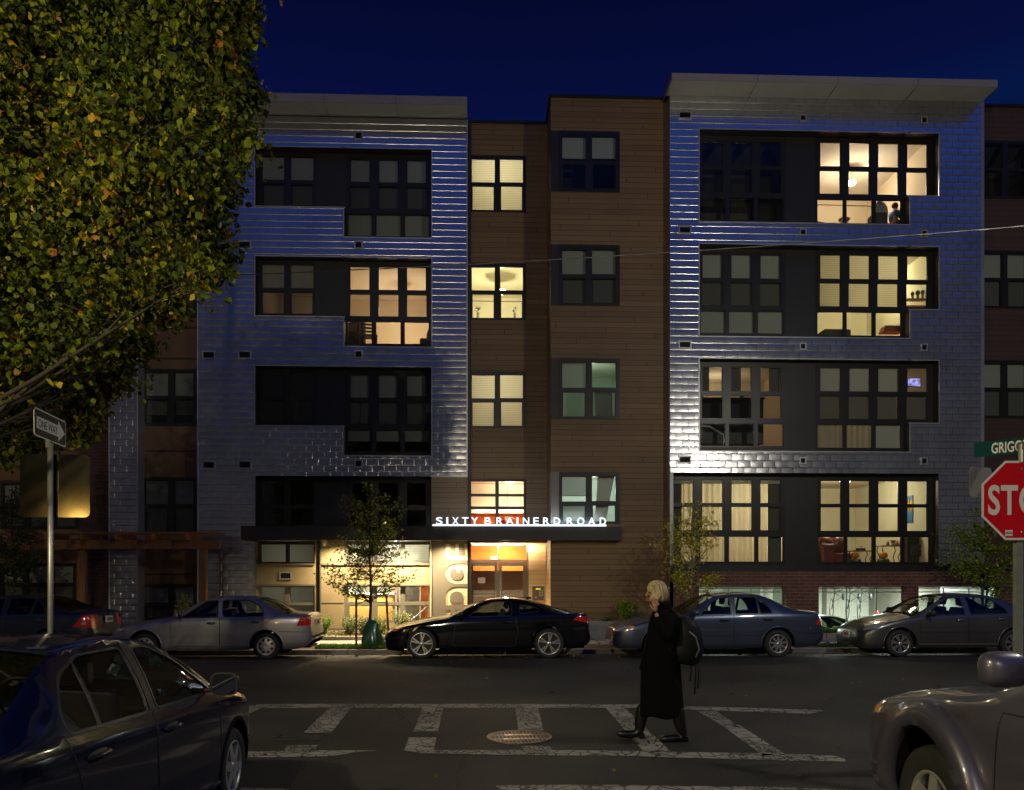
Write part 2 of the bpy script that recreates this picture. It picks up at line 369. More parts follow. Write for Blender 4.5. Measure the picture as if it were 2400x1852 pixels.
M['wall_yel'] = mat('plaster_yellow', (.76, .72, .56), .9, var=.04, scale=1.5)
M['wall_white'] = mat('plaster_white', (.76, .74, .66), .9, var=.04, scale=1.5)
M['wall_grn'] = mat('garage_wall', (.66, .74, .66), .85, var=.1, scale=2)
M['wall_org'] = mat('orange_wall', (.70, .17, .02), .7, var=.06, scale=2)
M['ceil'] = mat('ceiling_paint', (.74, .66, .55), .9, var=.03)
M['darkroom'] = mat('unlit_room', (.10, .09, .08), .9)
M['concrete'] = mat('concrete', (.30, .28, .25), .85, var=.2, scale=12, bump=.3)
M['white'] = mat('white_paint', (.75, .74, .70), .6)
M['black'] = mat('black_plastic', (.012, .012, .012), .5)
M['leather'] = mat('brown_leather', (.16, .035, .014), .32, var=.3, scale=8, bump=.2)
M['orange'] = mat('pumpkin_skin', (.65, .20, .02), .45, var=.2, scale=10)
M['woodf'] = mat('furniture_wood', (.30, .15, .06), .45, var=.25, scale=5, stretch=(1, 1, 8))
M['steel'] = mat('brushed_steel', (.55, .55, .54), .3, 1.0, var=.1, scale=20)
M['galv'] = mat('galvanised_steel', (.42, .41, .38), .42, .75, var=.2, scale=30, bump=.1)
M['timber'] = mat('pergola_timber', (.19, .088, .028), .7, var=.25, scale=5, stretch=(6, 6, .6))
M['green_p'] = mat('plant_green', (.06, .22, .02), .5)
# ---------------------------------------------------------------- the ground
def asphalt():
    m, t, b, o = newmat('asphalt')
    tc = N(t, 'ShaderNodeTexCoord'); n1 = N(t, 'ShaderNodeTexNoise'); n1.inputs['Scale'].default_value = .35; n1.inputs['Detail'].default_value = 9
    n2 = N(t, 'ShaderNodeTexNoise'); n2.inputs['Scale'].default_value = 55; n2.inputs['Detail'].default_value = 4
    vo = N(t, 'ShaderNodeTexVoronoi', feature='DISTANCE_TO_EDGE'); vo.inputs['Scale'].default_value = .45
    n3 = N(t, 'ShaderNodeTexNoise'); n3.inputs['Scale'].default_value = 1.7; n3.inputs['Detail'].default_value = 6
    for n in (n1, n2, n3): t.links.new(tc.outputs['Object'], n.inputs[0])
    wm = N(t, 'ShaderNodeMix', data_type='RGBA'); wm.inputs[0].default_value = .25; t.links.new(tc.outputs['Object'], wm.inputs[6]); t.links.new(n3.outputs[1], wm.inputs[7]); t.links.new(wm.outputs[2], vo.inputs[0])
    r = N(t, 'ShaderNodeValToRGB'); r.color_ramp.elements[0].position = .3; r.color_ramp.elements[0].color = (.010, .0098, .0096, 1); r.color_ramp.elements[1].position = .70; r.color_ramp.elements[1].color = (.042, .039, .036, 1)
    t.links.new(n1.outputs[0], r.inputs[0])
    mx = N(t, 'ShaderNodeMix', data_type='RGBA', blend_type='MULTIPLY'); mx.inputs[0].default_value = 1; t.links.new(r.outputs[0], mx.inputs[6])
    mr = N(t, 'ShaderNodeMapRange'); mr.inputs[1].default_value = .3; mr.inputs[2].default_value = .7; mr.inputs[3].default_value = .6; mr.inputs[4].default_value = 1.5; t.links.new(n2.outputs[0], mr.inputs[0])
    ck = N(t, 'ShaderNodeMapRange'); ck.inputs[1].default_value = .0; ck.inputs[2].default_value = .006; ck.inputs[3].default_value = .45; ck.inputs[4].default_value = 1; t.links.new(vo.outputs[0], ck.inputs[0])
    ml = N(t, 'ShaderNodeMath', operation='MULTIPLY'); t.links.new(mr.outputs[0], ml.inputs[0]); t.links.new(ck.outputs[0], ml.inputs[1])
    t.links.new(ml.outputs[0], mx.inputs[7]); t.links.new(mx.outputs[2], b.inputs['Base Color'])
    b.inputs['Roughness'].default_value = .72; b.inputs['Specular IOR Level'].default_value = .35
    bp = N(t, 'ShaderNodeBump'); bp.inputs['Strength'].default_value = .5; bp.inputs['Distance'].default_value = .006; t.links.new(n2.outputs[0], bp.inputs['Height']); t.links.new(bp.outputs[0], b.inputs['Normal'])
    return m
def paint_mat():
    m, t, b, o = newmat('worn_road_paint')
    tc = N(t, 'ShaderNodeTexCoord'); nz = N(t, 'ShaderNodeTexNoise'); nz.inputs['Scale'].default_value = 6; nz.inputs['Detail'].default_value = 8; t.links.new(tc.outputs['Object'], nz.inputs[0])
    wm = N(t, 'ShaderNodeMix', data_type='RGBA'); wm.inputs[0].default_value = .06; t.links.new(tc.outputs['Object'], wm.inputs[6]); t.links.new(nz.outputs[1], wm.inputs[7])
    vo = N(t, 'ShaderNodeTexVoronoi', feature='DISTANCE_TO_EDGE'); vo.inputs['Scale'].default_value = 6.5; t.links.new(wm.outputs[2], vo.inputs[0])
    v2 = N(t, 'ShaderNodeTexVoronoi', feature='DISTANCE_TO_EDGE'); v2.inputs['Scale'].default_value = 19; t.links.new(wm.outputs[2], v2.inputs[0])
    c1 = N(t, 'ShaderNodeMath', operation='LESS_THAN'); c1.inputs[1].default_value = .045; t.links.new(vo.outputs[0], c1.inputs[0])
    n4 = N(t, 'ShaderNodeTexNoise'); n4.inputs['Scale'].default_value = .9; t.links.new(tc.outputs['Object'], n4.inputs[0])
    gt = N(t, 'ShaderNodeMath', operation='GREATER_THAN'); gt.inputs[1].default_value = .5; t.links.new(n4.outputs[0], gt.inputs[0])
    c2 = N(t, 'ShaderNodeMath', operation='LESS_THAN'); c2.inputs[1].default_value = .09; t.links.new(v2.outputs[0], c2.inputs[0])
    c2b = N(t, 'ShaderNodeMath', operation='MULTIPLY'); t.links.new(c2.outputs[0], c2b.inputs[0]); t.links.new(gt.outputs[0], c2b.inputs[1])
    c3 = N(t, 'ShaderNodeMath', operation='GREATER_THAN'); c3.inputs[1].default_value = .66; t.links.new(nz.outputs[0], c3.inputs[0])
    a = N(t, 'ShaderNodeMath', operation='MAXIMUM'); a2 = N(t, 'ShaderNodeMath', operation='MAXIMUM')
    t.links.new(c1.outputs[0], a.inputs[0]); t.links.new(c2b.outputs[0], a.inputs[1]); t.links.new(a.outputs[0], a2.inputs[0]); t.links.new(c3.outputs[0], a2.inputs[1])
    mx = N(t, 'ShaderNodeMix', data_type='RGBA'); mx.inputs[6].default_value = (.25, .24, .215, 1); mx.inputs[7].default_value = (.028, .026, .024, 1); t.links.new(a2.outputs[0], mx.inputs[0])
    t.links.new(mx.outputs[2], b.inputs['Base Color']); b.inputs['Roughness'].default_value = .7
    return m
M['asphalt'] = asphalt(); M['paint'] = paint_mat()
M['soil'] = mat('mulch', (.10, .065, .04), .95, var=.5, scale=30, bump=.8)
M['walk'] = mat('sidewalk_concrete', (.30, .28, .25), .85, var=.15, scale=9, bump=.2)
M['granite'] = mat('granite_kerb', (.27, .25, .23), .8, var=.35, scale=25, bump=.4)
XL, XR = -46, 46
mb = MB()
for (a, b_) in (((-6, 0), (17.2, 0)), ((17.2, 0), (19.75, -.12))): mb.quad((XL, a[0], a[1]), (XR, a[0], a[1]), (XR, b_[0], b_[1]), (XL, b_[0], b_[1]))
tag(mb.build('road', M['asphalt']), kind='structure')
mb = MB(); mb.quad((-400, -400, -.95), (400, -400, -.95), (400, 500, -.95), (-400, 500, -.95)); tag(mb.build('ground', M['soil']), kind='structure')
mb = MB(); mb.quad((XL, 20.85, .03), (XR, 20.85, .03), (XR, 21.9, .06), (XL, 21.9, .06)); mb.quad((XL, 20.85, .03), (XL, 20.85, -.3), (XR, 20.85, -.3), (XR, 20.85, .03))
for x in np.arange(-30, 31, 1.5): mb.box(x, x+.012, 20.86, 21.89, .02, .064, 1)
tag(mb.build('sidewalk', [M['walk'], M['char']]), kind='structure')
mb = MB(); x = XL
while x < XR:
    L = random.uniform(1.6, 2.4); mb.box(x, x+L-.012, 19.75, 19.9, -.34, .0+random.uniform(-.004, .004)); x += L
o = tag(mb.build('kerb', M['granite'], bevel=.012), kind='structure')
mb = MB(); mb.quad((XL, 19.9, -.012), (XR, 19.9, -.012), (XR, 20.85, .018), (XL, 20.85, .018)); tag(mb.build('verge', M['soil']), kind='structure')
# corner pavements on the near side, under the sign posts and beyond the parked cars
for sx in (-1, 1):
    mb = MB(); x0, x1 = (XL, -4.7) if sx < 0 else (5.3, XR)
    mb.box(x0, x1, -6, 9.7, -.3, .12); tag(mb.build('pavement', M['walk'], bevel=.02), kind='structure')
mb = MB(); xq = PX(1570, 22.15); mb.quad((XL, 21.9, .05), (xq, 21.9, .05), (xq, 24.6, .32), (XL, 24.6, .32)); mb.quad((xq, 21.9, .05), (XR, 21.9, .05), (XR, 22.3, .17), (xq, 22.3, .17)); tag(mb.build('planting_bed', M['soil']), kind='structure')
def marks():
    mb = MB()
    def pg(z, pts, h=.004):
        q = [GP(*z(*p), h) for p in pts]
        if sum((q[i].x*q[(i+1) % len(q)].y-q[(i+1) % len(q)].x*q[i].y) for i in range(len(q))) < 0: q.reverse()
        mb.poly(q)
    I = lambda x, y: (x, y)
    A = [(573,1657),(605,1651),(750,1650),(1100,1650),(1500,1651),(1600,1655),(1941,1664.5),(1895,1673.5),(1620,1663),(1500,1659),(1100,1659),(750,1659),(610,1660),(573,1678)]
    pg(I, A[1:13]); pg(I, [(530,1700),(573,1657),(605,1651),(610,1660)])
    pg(z7, [(490,184),(610,184),(505,318),(430,321),(352,320)]); pg(z7, [(262,390),(430,385),(412,414),(238,418)])
    pg(z7, [(1000,184),(1112,184),(1085,310),(1020,314),(950,312)]); pg(z7, [(925,345),(1075,345),(1062,412),(900,412)])
    pg(z7, [(1505,184),(1628,184),(1660,310),(1522,313)]); pg(z7, [(1538,390),(1690,392),(1705,412),(1550,412)])
    pg(z4, [(72,1232),(242,1234),(640,1612),(400,1610)]); pg(z4, [(870,1258),(1045,1262),(1195,1362),(1195,1372),(1080,1378)]); pg(z4, [(1082,1380),(1240,1378),(1650,1640),(1460,1652)])
    pg(z7, [(-30,424),(240,419),(440,415),(760,415),(640,425),(500,447),(200,452),(-30,454)])
    pg(z7, [(890,413),(1700,413),(2184,419),(2184,446),(1400,440),(985,430)])
    pg(z8, [(-3,682),(690,693),(800,703),(870,697),(1100,705),(1168,728),(1168,740),(850,735),(400,722),(-3,712)])
    pg(z7, [(-60,618),(280,624),(260,660),(-60,660)])
    pg(z7, [(1395,606),(1800,602),(2184,604),(2184,680),(1500,680),(1440,640)]); pg(z8, [(-3,876),(700,884),(1300,904),(1300,960),(-3,960)])
    o = mb.build('crosswalk_markings', M['paint'], weld=False); tag(o, kind='structure')
marks()
def man():
    c = GP(*z7(1528, 344.5)); t = root('manhole_cover', c, R(4), 'round iron manhole cover with raised lettering set in the crosswalk', 'manhole cover')
    iron = mat('worn_iron', (.06, .042, .03), .42, .8, var=.3, scale=18, bump=.2)
    mb = MB(); mb.lathe([(.34, .004), (.345, .012), (.365, .012), (.37, .0)], n=48); mb.build('rim', mat('worn_iron_rim', (.24, .17, .12), .35, .8), t, smooth=True)
    mb = MB(); mb.lathe([(0, .007), (.34, .007)], n=48)
    for i in range(-7, 8):
        for j in range(-7, 8):
            x, y = i*.042, j*.042
            if math.hypot(x, y) < .31 and not (abs(y-.1) < .05 or abs(y+.1) < .05): mb.box(x-.012, x+.012, y-.012, y+.012, .007, .011)
    mb.build('lid', iron, t)
    lm = mat('polished_iron', (.45, .30, .22), .3, .8)
    text('lettering', 'SEWER', .105, lm, (0, .07, .008), (0, 0, 0), t, extrude=.003, offset=.003, align='CENTER')
    text('lettering', 'BOSTON', .095, lm, (0, -.15, .008), (0, 0, 0), t, extrude=.003, offset=.003, align='CENTER')
man()
def grate():
    a = GP(*z7(182, 366)); b = GP(*z7(432, 366)); c = GP(*z7(300, 332))
    L = b.x-a.x; D = c.y-a.y; t = root('utility_cover', (a.x, a.y, 0), 0, 'rectangular dark utility cover in the asphalt left of the manhole', 'utility cover')
    mb = MB(); slab_r = .03
    mb.box(0, L, 0, slab_r, 0, .008).box(0, L, D-slab_r, D, 0, .008).box(0, slab_r, slab_r, D-slab_r, 0, .008).box(L-slab_r, L, slab_r, D-slab_r, 0, .008)
    mb.build('frame', mat('dark_iron', (.03, .03, .03), .5, .6), t)
    mb = MB(); mb.box(slab_r, L-slab_r, slab_r, D-slab_r, 0, .005)
    for i in range(9): mb.box(.09+i*(L-.2)/9, .13+i*(L-.2)/9, .07, D-.07, .005, .009)
    mb.build('lid', mat('lid_iron', (.05, .048, .045), .5, .5), t)
grate()
# ---------------------------------------------------------------- the apartment building
BLD = root('apartment_building', (0, YL, 0), 0, 'five-storey apartment building of metal shingles, brown wood boards and brick', 'building')
def shingles(name, x0, x1, z0, z1, Y, openings, sw=.345, sh=.19, seed=1, parent=BLD):
    rnd = random.Random(seed); mb = MB(); nr = int(math.ceil((z1-z0)/sh))
    for r in range(nr):
        zt = z1-r*sh; zb = max(z0, zt-sh)
        if zt-zb < .02: continue
        off = (r % 2)*sw*.5; c = int(math.floor((0-off)/sw))
        nx = int(math.ceil((x1-x0)/sw))+2
        for i in range(-1, nx):
            a = x0+i*sw-off; b = a+sw; aa, bb = max(a, x0), min(b, x1)
            if bb-aa < .01: continue
            tl = .008+rnd.uniform(-.002, .003); tx = rnd.uniform(-.0028, .0028); bul = rnd.uniform(.0022, .0050); tz = rnd.uniform(-.002, .002)
            ops = [o for o in openings if o[0] < bb-1e-4 and o[1] > aa+1e-4 and o[2] < zt-1e-4 and o[3] > zb+1e-4]
            nxs = 5; nzs = 4
            xs = sorted({round(v, 5) for v in [aa, aa+(bb-aa)*.3, aa+(bb-aa)*.62]+([b-.022, b-.010] if aa < b-.022 and b-.010 < bb else [])+[bb]+[o[k] for o in ops for k in (0, 1) if aa < o[k] < bb]})
            zs = sorted({round(v, 5) for v in [zb]+([zt-sh*.93, zt-sh*.89] if zt-sh*.89 > zb+.004 else [])+[zt-sh*.55, zt-sh*.25, zt]+[o[k] for o in ops for k in (2, 3) if zb < o[k] < zt]})
            def yy(x, z):
                s = (x-a)/sw; q = (zt-z)/sh
                return Y-(.003+tl*.55*min(q, .93)/.93-max(0, q-.93)/.07*.0036+(.006*min(1, q*1.2) if q > .5 else .006*q*1.2)+tx*(s-.5)+tz*(q-.5)-(.006 if s > .99 else 0)+bul*max(0,math.sin(math.pi*min(1,max(0,s))))**.6*max(0,math.sin(math.pi*min(1, max(0, q))))**.6)
            base = len(mb.v)
            for x in xs:
                for z in zs: mb.v.append((x, yy(x, z), z))
            nz = len(zs)
            for p in range(len(xs)-1):
                for q in range(nz-1):
                    cx, cz = (xs[p]+xs[p+1])/2, (zs[q]+zs[q+1])/2
                    if any(o[0] < cx < o[1] and o[2] < cz < o[3] for o in ops): continue
                    mb.f.append((base+p*nz+q, base+(p+1)*nz+q, base+(p+1)*nz+q+1, base+p*nz+q+1)); mb.m.append(0)
                    if q == 0: # bottom lip
                        l = len(mb.v); mb.v += [(xs[p], yy(xs[p], zb), zb), (xs[p+1], yy(xs[p+1], zb), zb), (xs[p+1], Y+.004, zb-.001), (xs[p], Y+.004, zb-.001)]
                        mb.f.append((l, l+3, l+2, l+1)); mb.m.append(0)
            if not ops and b <= x1+1e-6:
                l = len(mb.v); mb.v += [(b, yy(b, zb), zb), (b, Y+.004, zb), (b, Y+.004, zt), (b, yy(b, zt), zt)]; mb.f.append((l, l+1, l+2, l+3)); mb.m.append(0)
    return mb.build(name, M['shingle'], parent, world=True, smooth=True, weld=False)
def pxr(z, x0, x1, y0, y1, Y, um=None):
    a = z(x0, y0); b = z(x1, y1); u = um if um else (a[0]+b[0])/2
    return (PX(a[0], Y), PX(b[0], Y), PZ(u, b[1], Y), PZ(u, a[1], Y))
def shift(r, k): return (r[0], r[1], r[2]-H*k, r[3]-H*k)
def window(Y, outer, cells, fm='frame', depth=.07, gl='glass', fz=.0, skin=None):
    """one window unit; cells = list of (rect, glass kind)"""
    mb = MB(); slab(mb, Y, depth, [outer], [c[0] for c in cells], back=True)
    # meeting rails and inner sash bars
    for c in cells:
        r = c[0]; slab(mb, Y+.02, .03, [r], [(r[0]+.022, r[1]-.022, r[2]+.022, r[3]-.022)])
    w = mb.build('window', M[fm], BLD, world=True)
    kinds = sorted({c[1] for c in cells}); g = MB()
    for c in cells: r = c[0]; g.quad((r[0], Y+.04, r[2]), (r[1], Y+.04, r[2]), (r[1], Y+.04, r[3]), (r[0], Y+.04, r[3]), kinds.index(c[1]))
    g.build('glass_pane', [M[k] for k in kinds], w, world=True)
    return w
def blind(w, Y, rects, kind='blind', wav=0.0, folds=0.0, cord=True):
    mb = MB()
    for r in rects:
        n = max(2, int((r[1]-r[0])/.03)) if folds else 1
        for i in range(n):
            a = r[0]+(r[1]-r[0])*i/n; b = r[0]+(r[1]-r[0])*(i+1)/n
            ya = Y+folds*math.sin(a*37)+folds*.6*math.sin(a*13.7); yb = Y+folds*math.sin(b*37)+folds*.6*math.sin(b*13.7)
            mb.quad((a, ya, r[2]), (b, yb, r[2]), (b, yb, r[3]), (a, ya, r[3]))
        if not folds: mb.box(r[0], r[1], Y-.01, Y+.01, r[2]-.02, r[2])
    return mb.build('curtain' if folds else 'blind', M[kind], w, world=True, smooth=bool(folds))
def room(name, x0, x1, z0, z1, Y0, depth, wall, ceil='ceil', floor='woodf'):
    mb = MB(); Y1 = Y0+depth
    mb.quad((x0, Y1, z0), (x1, Y1, z0), (x1, Y1, z1), (x0, Y1, z1), 0)
    mb.quad((x0, Y0, z0), (x0, Y1, z0), (x0, Y1, z1), (x0, Y0, z1), 0); mb.quad((x1, Y1, z0), (x1, Y0, z0), (x1, Y0, z1), (x1, Y1, z1), 0)
    mb.quad((x0, Y0, z1), (x0, Y1, z1), (x1, Y1, z1), (x1, Y0, z1), 1); mb.quad((x0, Y0, z0), (x1, Y0, z0), (x1, Y1, z0), (x0, Y1, z0), 2)
    return mb.build('room_interior', [M[wall], M[ceil], M[floor]], BLD, world=True)
def ceiling_lamp(loc, power, color, label, r=.16, drop=0.0, es=12, shade=True):
    t = root('ceiling_lamp', loc, 0, label, 'ceiling lamp')
    mb = MB(); mb.lathe([(0, -.10-drop), (r*.7, -.085-drop), (r, -.03-drop), (r*.9, -.005-drop)], n=20); mb.build('lamp_shade', mat_emit('lit_shade', color, es), t, smooth=True)
    mb = MB(); mb.lathe([(r*.9, -.005-drop), (r*.4, 0-drop), (.02, -drop)], n=16)
    if drop: mb.tube([(0, 0, -drop), (0, 0, 0)], .008, 6)
    mb.build('fitting', M['steel'], t, smooth=True)
    lamp('POINT', 'lamp_light', (0, 0, -.22-drop), power, color, .12, parent=t)
    return t
# ---- left metal block
xl0, xl1 = PX(463, YL), PX(1095.9, YL); zTop = 15.05
oL = pxr(zA, 404, 1524, 400, 968, YL); oz1 = PZ(1011, 351.6, YL); ozs = PZ(700, 484.3, YL); ozb = PZ(900, 556.3, YL); xstep = PX(807, YL)
zcl = PZ(1011, 1117, YL)     # bottom of the shingles at the right
opensL = []
for k in range(3):
    opensL += [(oL[0], xstep, ozs-H*k, oz1-H*k), (xstep, oL[1], ozb-H*k, oz1-H*k)]
k3 = (oL[0], oL[1], PZ(800, 1233, YL), PZ(800, 1122, YL))
opensL.append((oL[0], xl1+.01, -.5, zcl))
ventsL = []
shingles('metal_cladding', xl0, xl1, .2, zTop, YL, opensL, seed=3)
# wall behind the shingles with its recessed openings
def recess(Y, rects, holes, mat_='char', dep=REC, trim=True):
    """dark recessed panel: back plate with window holes plus reveals"""
    mb = MB(); slab(mb, Y+dep, .04, rects, holes)
    xs = sorted({v for r in rects for v in (r[0], r[1])}); zs = sorted({v for r in rects for v in (r[2], r[3])})
    ins = lambda x, z: any(r[0] < x < r[1] and r[2] < z < r[3] for r in rects)
    for i in range(len(xs)-1):
        for j in range(len(zs)-1):
            a, b, c, d = xs[i], xs[i+1], zs[j], zs[j+1]; mx, mz = (a+b)/2, (c+d)/2
            if not ins(mx, mz): continue
            y0, y1 = Y-.004, Y+dep
            if not ins(a-.01, mz): mb.quad((a, y0, c), (a, y1, c), (a, y1, d), (a, y0, d))
            if not ins(b+.01, mz): mb.quad((b, y1, c), (b, y0, c), (b, y0, d), (b, y1, d))
            if not ins(mx, c-.01): mb.quad((a, y0, c), (b, y0, c), (b, y1, c), (a, y1, c))
            if not ins(mx, d+.01): mb.quad((a, y0, d), (a, y1, d), (b, y1, d), (b, y0, d))
    o = mb.build('recess_panel', M[mat_], BLD, world=True)
    if trim:
        t = MB(); w = .028
        for i in range(len(xs)-1):
            for j in range(len(zs)-1):
                a, b, c, d = xs[i], xs[i+1], zs[j], zs[j+1]; mx, mz = (a+b)/2, (c+d)/2
                if not ins(mx, mz): continue
                if not ins(a-.01, mz): t.box(a-w, a, Y-.028, Y-.001, c, d)
                if not ins(b+.01, mz): t.box(b, b+w, Y-.028, Y-.001, c, d)
                if not ins(mx, c-.01): t.box(a-w, b+w, Y-.030, Y-.001, c-w, c)
                if not ins(mx, d+.01): t.box(a-w, b+w, Y-.030, Y-.001, d, d+w)
        t.build('edge_trim', M['trim'], o, world=True)
    return o
YWL = YL+REC-.02
pairO = pxr(zA, 425, 785, 428, 775, YWL, 700); triO = pxr(zA, 985, 1520, 440, 968, YWL, 900)
pu = [pxr(zA, a, b, 448, 606, YWL, 700) for a, b in ((440, 590), (622, 777))]
pl = [pxr(zA, a, b, 627, 768, YWL, 700) for a, b in ((446, 588), (629, 770))]
tu = [pxr(zA, a, b, 468, 620, YWL, 900) for a, b in ((1004, 1133), (1185, 1314), (1365, 1493))]
tl = [pxr(zA, a, b, 642, 788, YWL, 900) for a, b in ((1004, 1137), (1185, 1318), (1365, 1497))]
tb = [pxr(zA, a, b, 817, 963, YWL, 900) for a, b in ((988, 1148), (1168, 1332), (1350, 1512))]
for k in range(4):
    pO, tO = shift(pairO, k), shift(triO, k)
    if k < 3: rects = [opensL[2*k], opensL[2*k+1]]
    else: rects = [k3]; 
    hz = lambda r: (r[0], r[1], max(r[2], rects[0][2] if k == 3 else -9), r[3])
    pO = (pO[0], pO[1], max(pO[2], rects[0][2]+.01), pO[3]); tO = hz(tO)
    tO = (tO[0], min(tO[1], oL[1]-.01), tO[2]+(.02 if k == 3 else 0), tO[3]); 
    recess(YL, rects, [pO, tO], trim=(k < 3))
    S = lambda rs: [shift(r, k) for r in rs]
    w1 = window(YWL, pO, [(r, 'glass') for r in S(pu)]+[((r[0], r[1], max(r[2], pO[2]+.03), r[3]), 'glass_s') for r in S(pl)])
    cells = [(r, 'glass') for r in S(tu)]+[(r, 'glass_s') for r in S(tl)]
    if k < 3: cells += [(r, 'glass') for r in S(tb)]
    w2 = window(YWL, tO, cells)
    yb = YWL+.12
    if k == 0: blind(w1, yb, S(pu+pl)); blind(w2, yb, S(tu+tl+tb))
    if k == 1: blind(w1, yb, [(r[0], r[1], r[2]+.04, r[3]) for r in S(pu)])
    if k == 2: blind(w2, yb, [(r[0], r[1], r[2]+.06*i, r[3]) for i, r in enumerate(S(tu))]+S(tl)); blind(w2, yb, [(r[0], r[1], r[2]+.35, r[3]) for r in S(tb)])
    if k == 3:
        blind(w2, yb, [(S(tu)[0][0], S(tu)[0][0]+.07, S(tu)[0][2]-.1, S(tu)[0][3])]); blind(w1, yb, [(S(pu)[0][0], S(pu)[0][0]+.05, S(pu)[0][2]+.25, S(pu)[0][3])])
    xm = (pO[1]+tO[0])/2
    if k == 1:
        room('r', pO[0]-.3, xm-.1, tO[2]-.3, pO[3]+.12, YL+REC+.03, 3.4, 'wall_warm'); room('r', xm, tO[1]+.04, tO[2]-.25, tO[3]+.12, YL+REC+.03, 3.6, 'wall_warm')
    else:
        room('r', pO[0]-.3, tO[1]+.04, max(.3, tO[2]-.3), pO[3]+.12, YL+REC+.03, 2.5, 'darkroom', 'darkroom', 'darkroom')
# soffit and fascia of the roofs
def roof(x0, x1, Y, ov, zs_, zf, px0=0.0, back=9):
    mb = MB(); y0 = Y-ov; zf0 = P(1200, 1349, y0)
    so = MB(); so.quad((x0-px0, y0+.004, zs_-.042), (x1, y0+.004, zs_-.042), (x1, Y+.02, zs_-.002), (x0-px0, Y+.02, zs_-.002))
    mb.quad((x0-px0, y0, zs_-.04), (x0-px0, y0, zf), (x1, y0, zf), (x1, y0, zs_-.04))
    mb.quad((x0-px0, y0, zf), (x0-px0, Y+back, zf), (x1, Y+back, zf), (x1, y0, zf))
    mb.quad((x0-px0, y0, zs_-.04), (x0-px0, Y+back, zs_), (x0-px0, Y+back, zf), (x0-px0, y0, zf)); mb.quad((x1, y0, zs_-.04), (x1, y0, zf), (x1, Y+back, zf), (x1, Y+back, zs_))
    o = mb.build('roof_overhang', M['fascia'], BLD, world=True); so.build('soffit', M['soffit'], o, world=True)
    s = MB(); n = int((x1-x0)/2.4)
    for i in range(1, n+1):
        x = x0+(x1-x0)*i/(n+1); s.box(x-.006, x+.006, y0-.004, y0, zs_-.035, zf-.01); s.box(x-.003, x+.003, y0+.02, Y-.02, zs_-.047, zs_-.03)
    s.build('seam', M['frame'], o, world=True)
    return o
fz = PZ(1099, 226.9, YL-.74)
roof(xl0-.25, xl1, YL, .74, PZ(1096, 278, YL), fz)
# vents on the shingles
def vent(x0, x1, z0, z1, Y, parent=BLD):
    mb = MB(); slab(mb, Y-.03, .03, [(x0, x1, z0, z1)], [(x0+.035, x1-.035, z0+.035, z1-.035)]); w = mb.build('vent', M['trim'], parent, world=True)
    g = MB(); g.quad((x0+.03, Y-.004, z0+.03), (x1-.03, Y-.004, z0+.03), (x1-.03, Y-.004, z1-.03), (x0+.03, Y-.004, z1-.03)); n = max(2, int((z1-z0)/.035))
    for i in range(1, n):
        z = z0+.03+(z1-z0-.06)*i/n; g.quad((x0+.035, Y-.022, z-.012), (x1-.035, Y-.022, z-.012), (x1-.035, Y-.008, z+.006), (x0+.035, Y-.008, z+.006))
    g.build('louvre', M['frame'], w, world=True)
vc = pxr(zA, 1034, 1087, 294, 346, YL-.03); vd = pxr(zA, 294, 377, 990, 1043, YL-.03); ve = pxr(zA, 64, 148, 990, 1043, YL-.03)
for k in range(4): vent(*shift(vc, k), YL-.012)
for k in range(3):
    for r in (vd, ve): vent(*shift(r, k), YL-.012)
r = shift(vd, -1); vent(*r, YL-.012)
# ---- wood strip right of the opening on the lower left, pilaster with the cut-out word
mb = MB(); slab(mb, YL, .2, [(PX(1011, YL), xl1, PZ(1050, 1235, YL), zcl)]); mb.build('wood_cladding', M['wood'], BLD, world=True)
mb = MB(); mb.box(PX(1011, YL), xl1, YL-.035, YL-.001, zcl-.02, zcl+.02); mb.box(xl1-.03, xl1+.004, YL-.035, YL-.001, zcl+.02, zTop); mb.box(xl0-.004, xl0+.03, YL-.035, YL-.001, .2, zTop)
mb.build('edge_trim', M['trim'], BLD, world=True)
# ---- recessed wood wall between the blocks
xw1 = PX(1291, YB)+.0; wo = pxr(zC, 268, 632, 448, 806, YW-.02); zrt = PZ(1160, 290, YW)
wO = [(max(wo[0], xl1+.02), wo[1], wo[2]-H*k, wo[3]-H*k) for k in range(4)]
canT = PZ(1200, 1234, 22.2); canB = PZ(1200, 1266.5, 22.2); canX0, canX1 = PX(564, 22.2), PX(1456, 22.2)
wO[3] = (wO[3][0], wO[3][1], canT+.02, wO[3][3])
mb = MB(); slab(mb, YW, .25, [(xl1-.1, xw1+.02, canB, zrt)], wO); mb.build('wood_cladding', M['wood'], BLD, world=True)
mb = MB(); mb.box(xl1, xw1, YW-.06, YW+.3, zrt, zrt+.07); mb.build('coping', M['frame'], BLD, world=True)
cu = [pxr(zC, a, b, 470, 625, YW) for a, b in ((283, 438), (463, 617))]; cl = [pxr(zC, a, b, 642, 800, YW) for a, b in ((288, 431), (470, 611))]
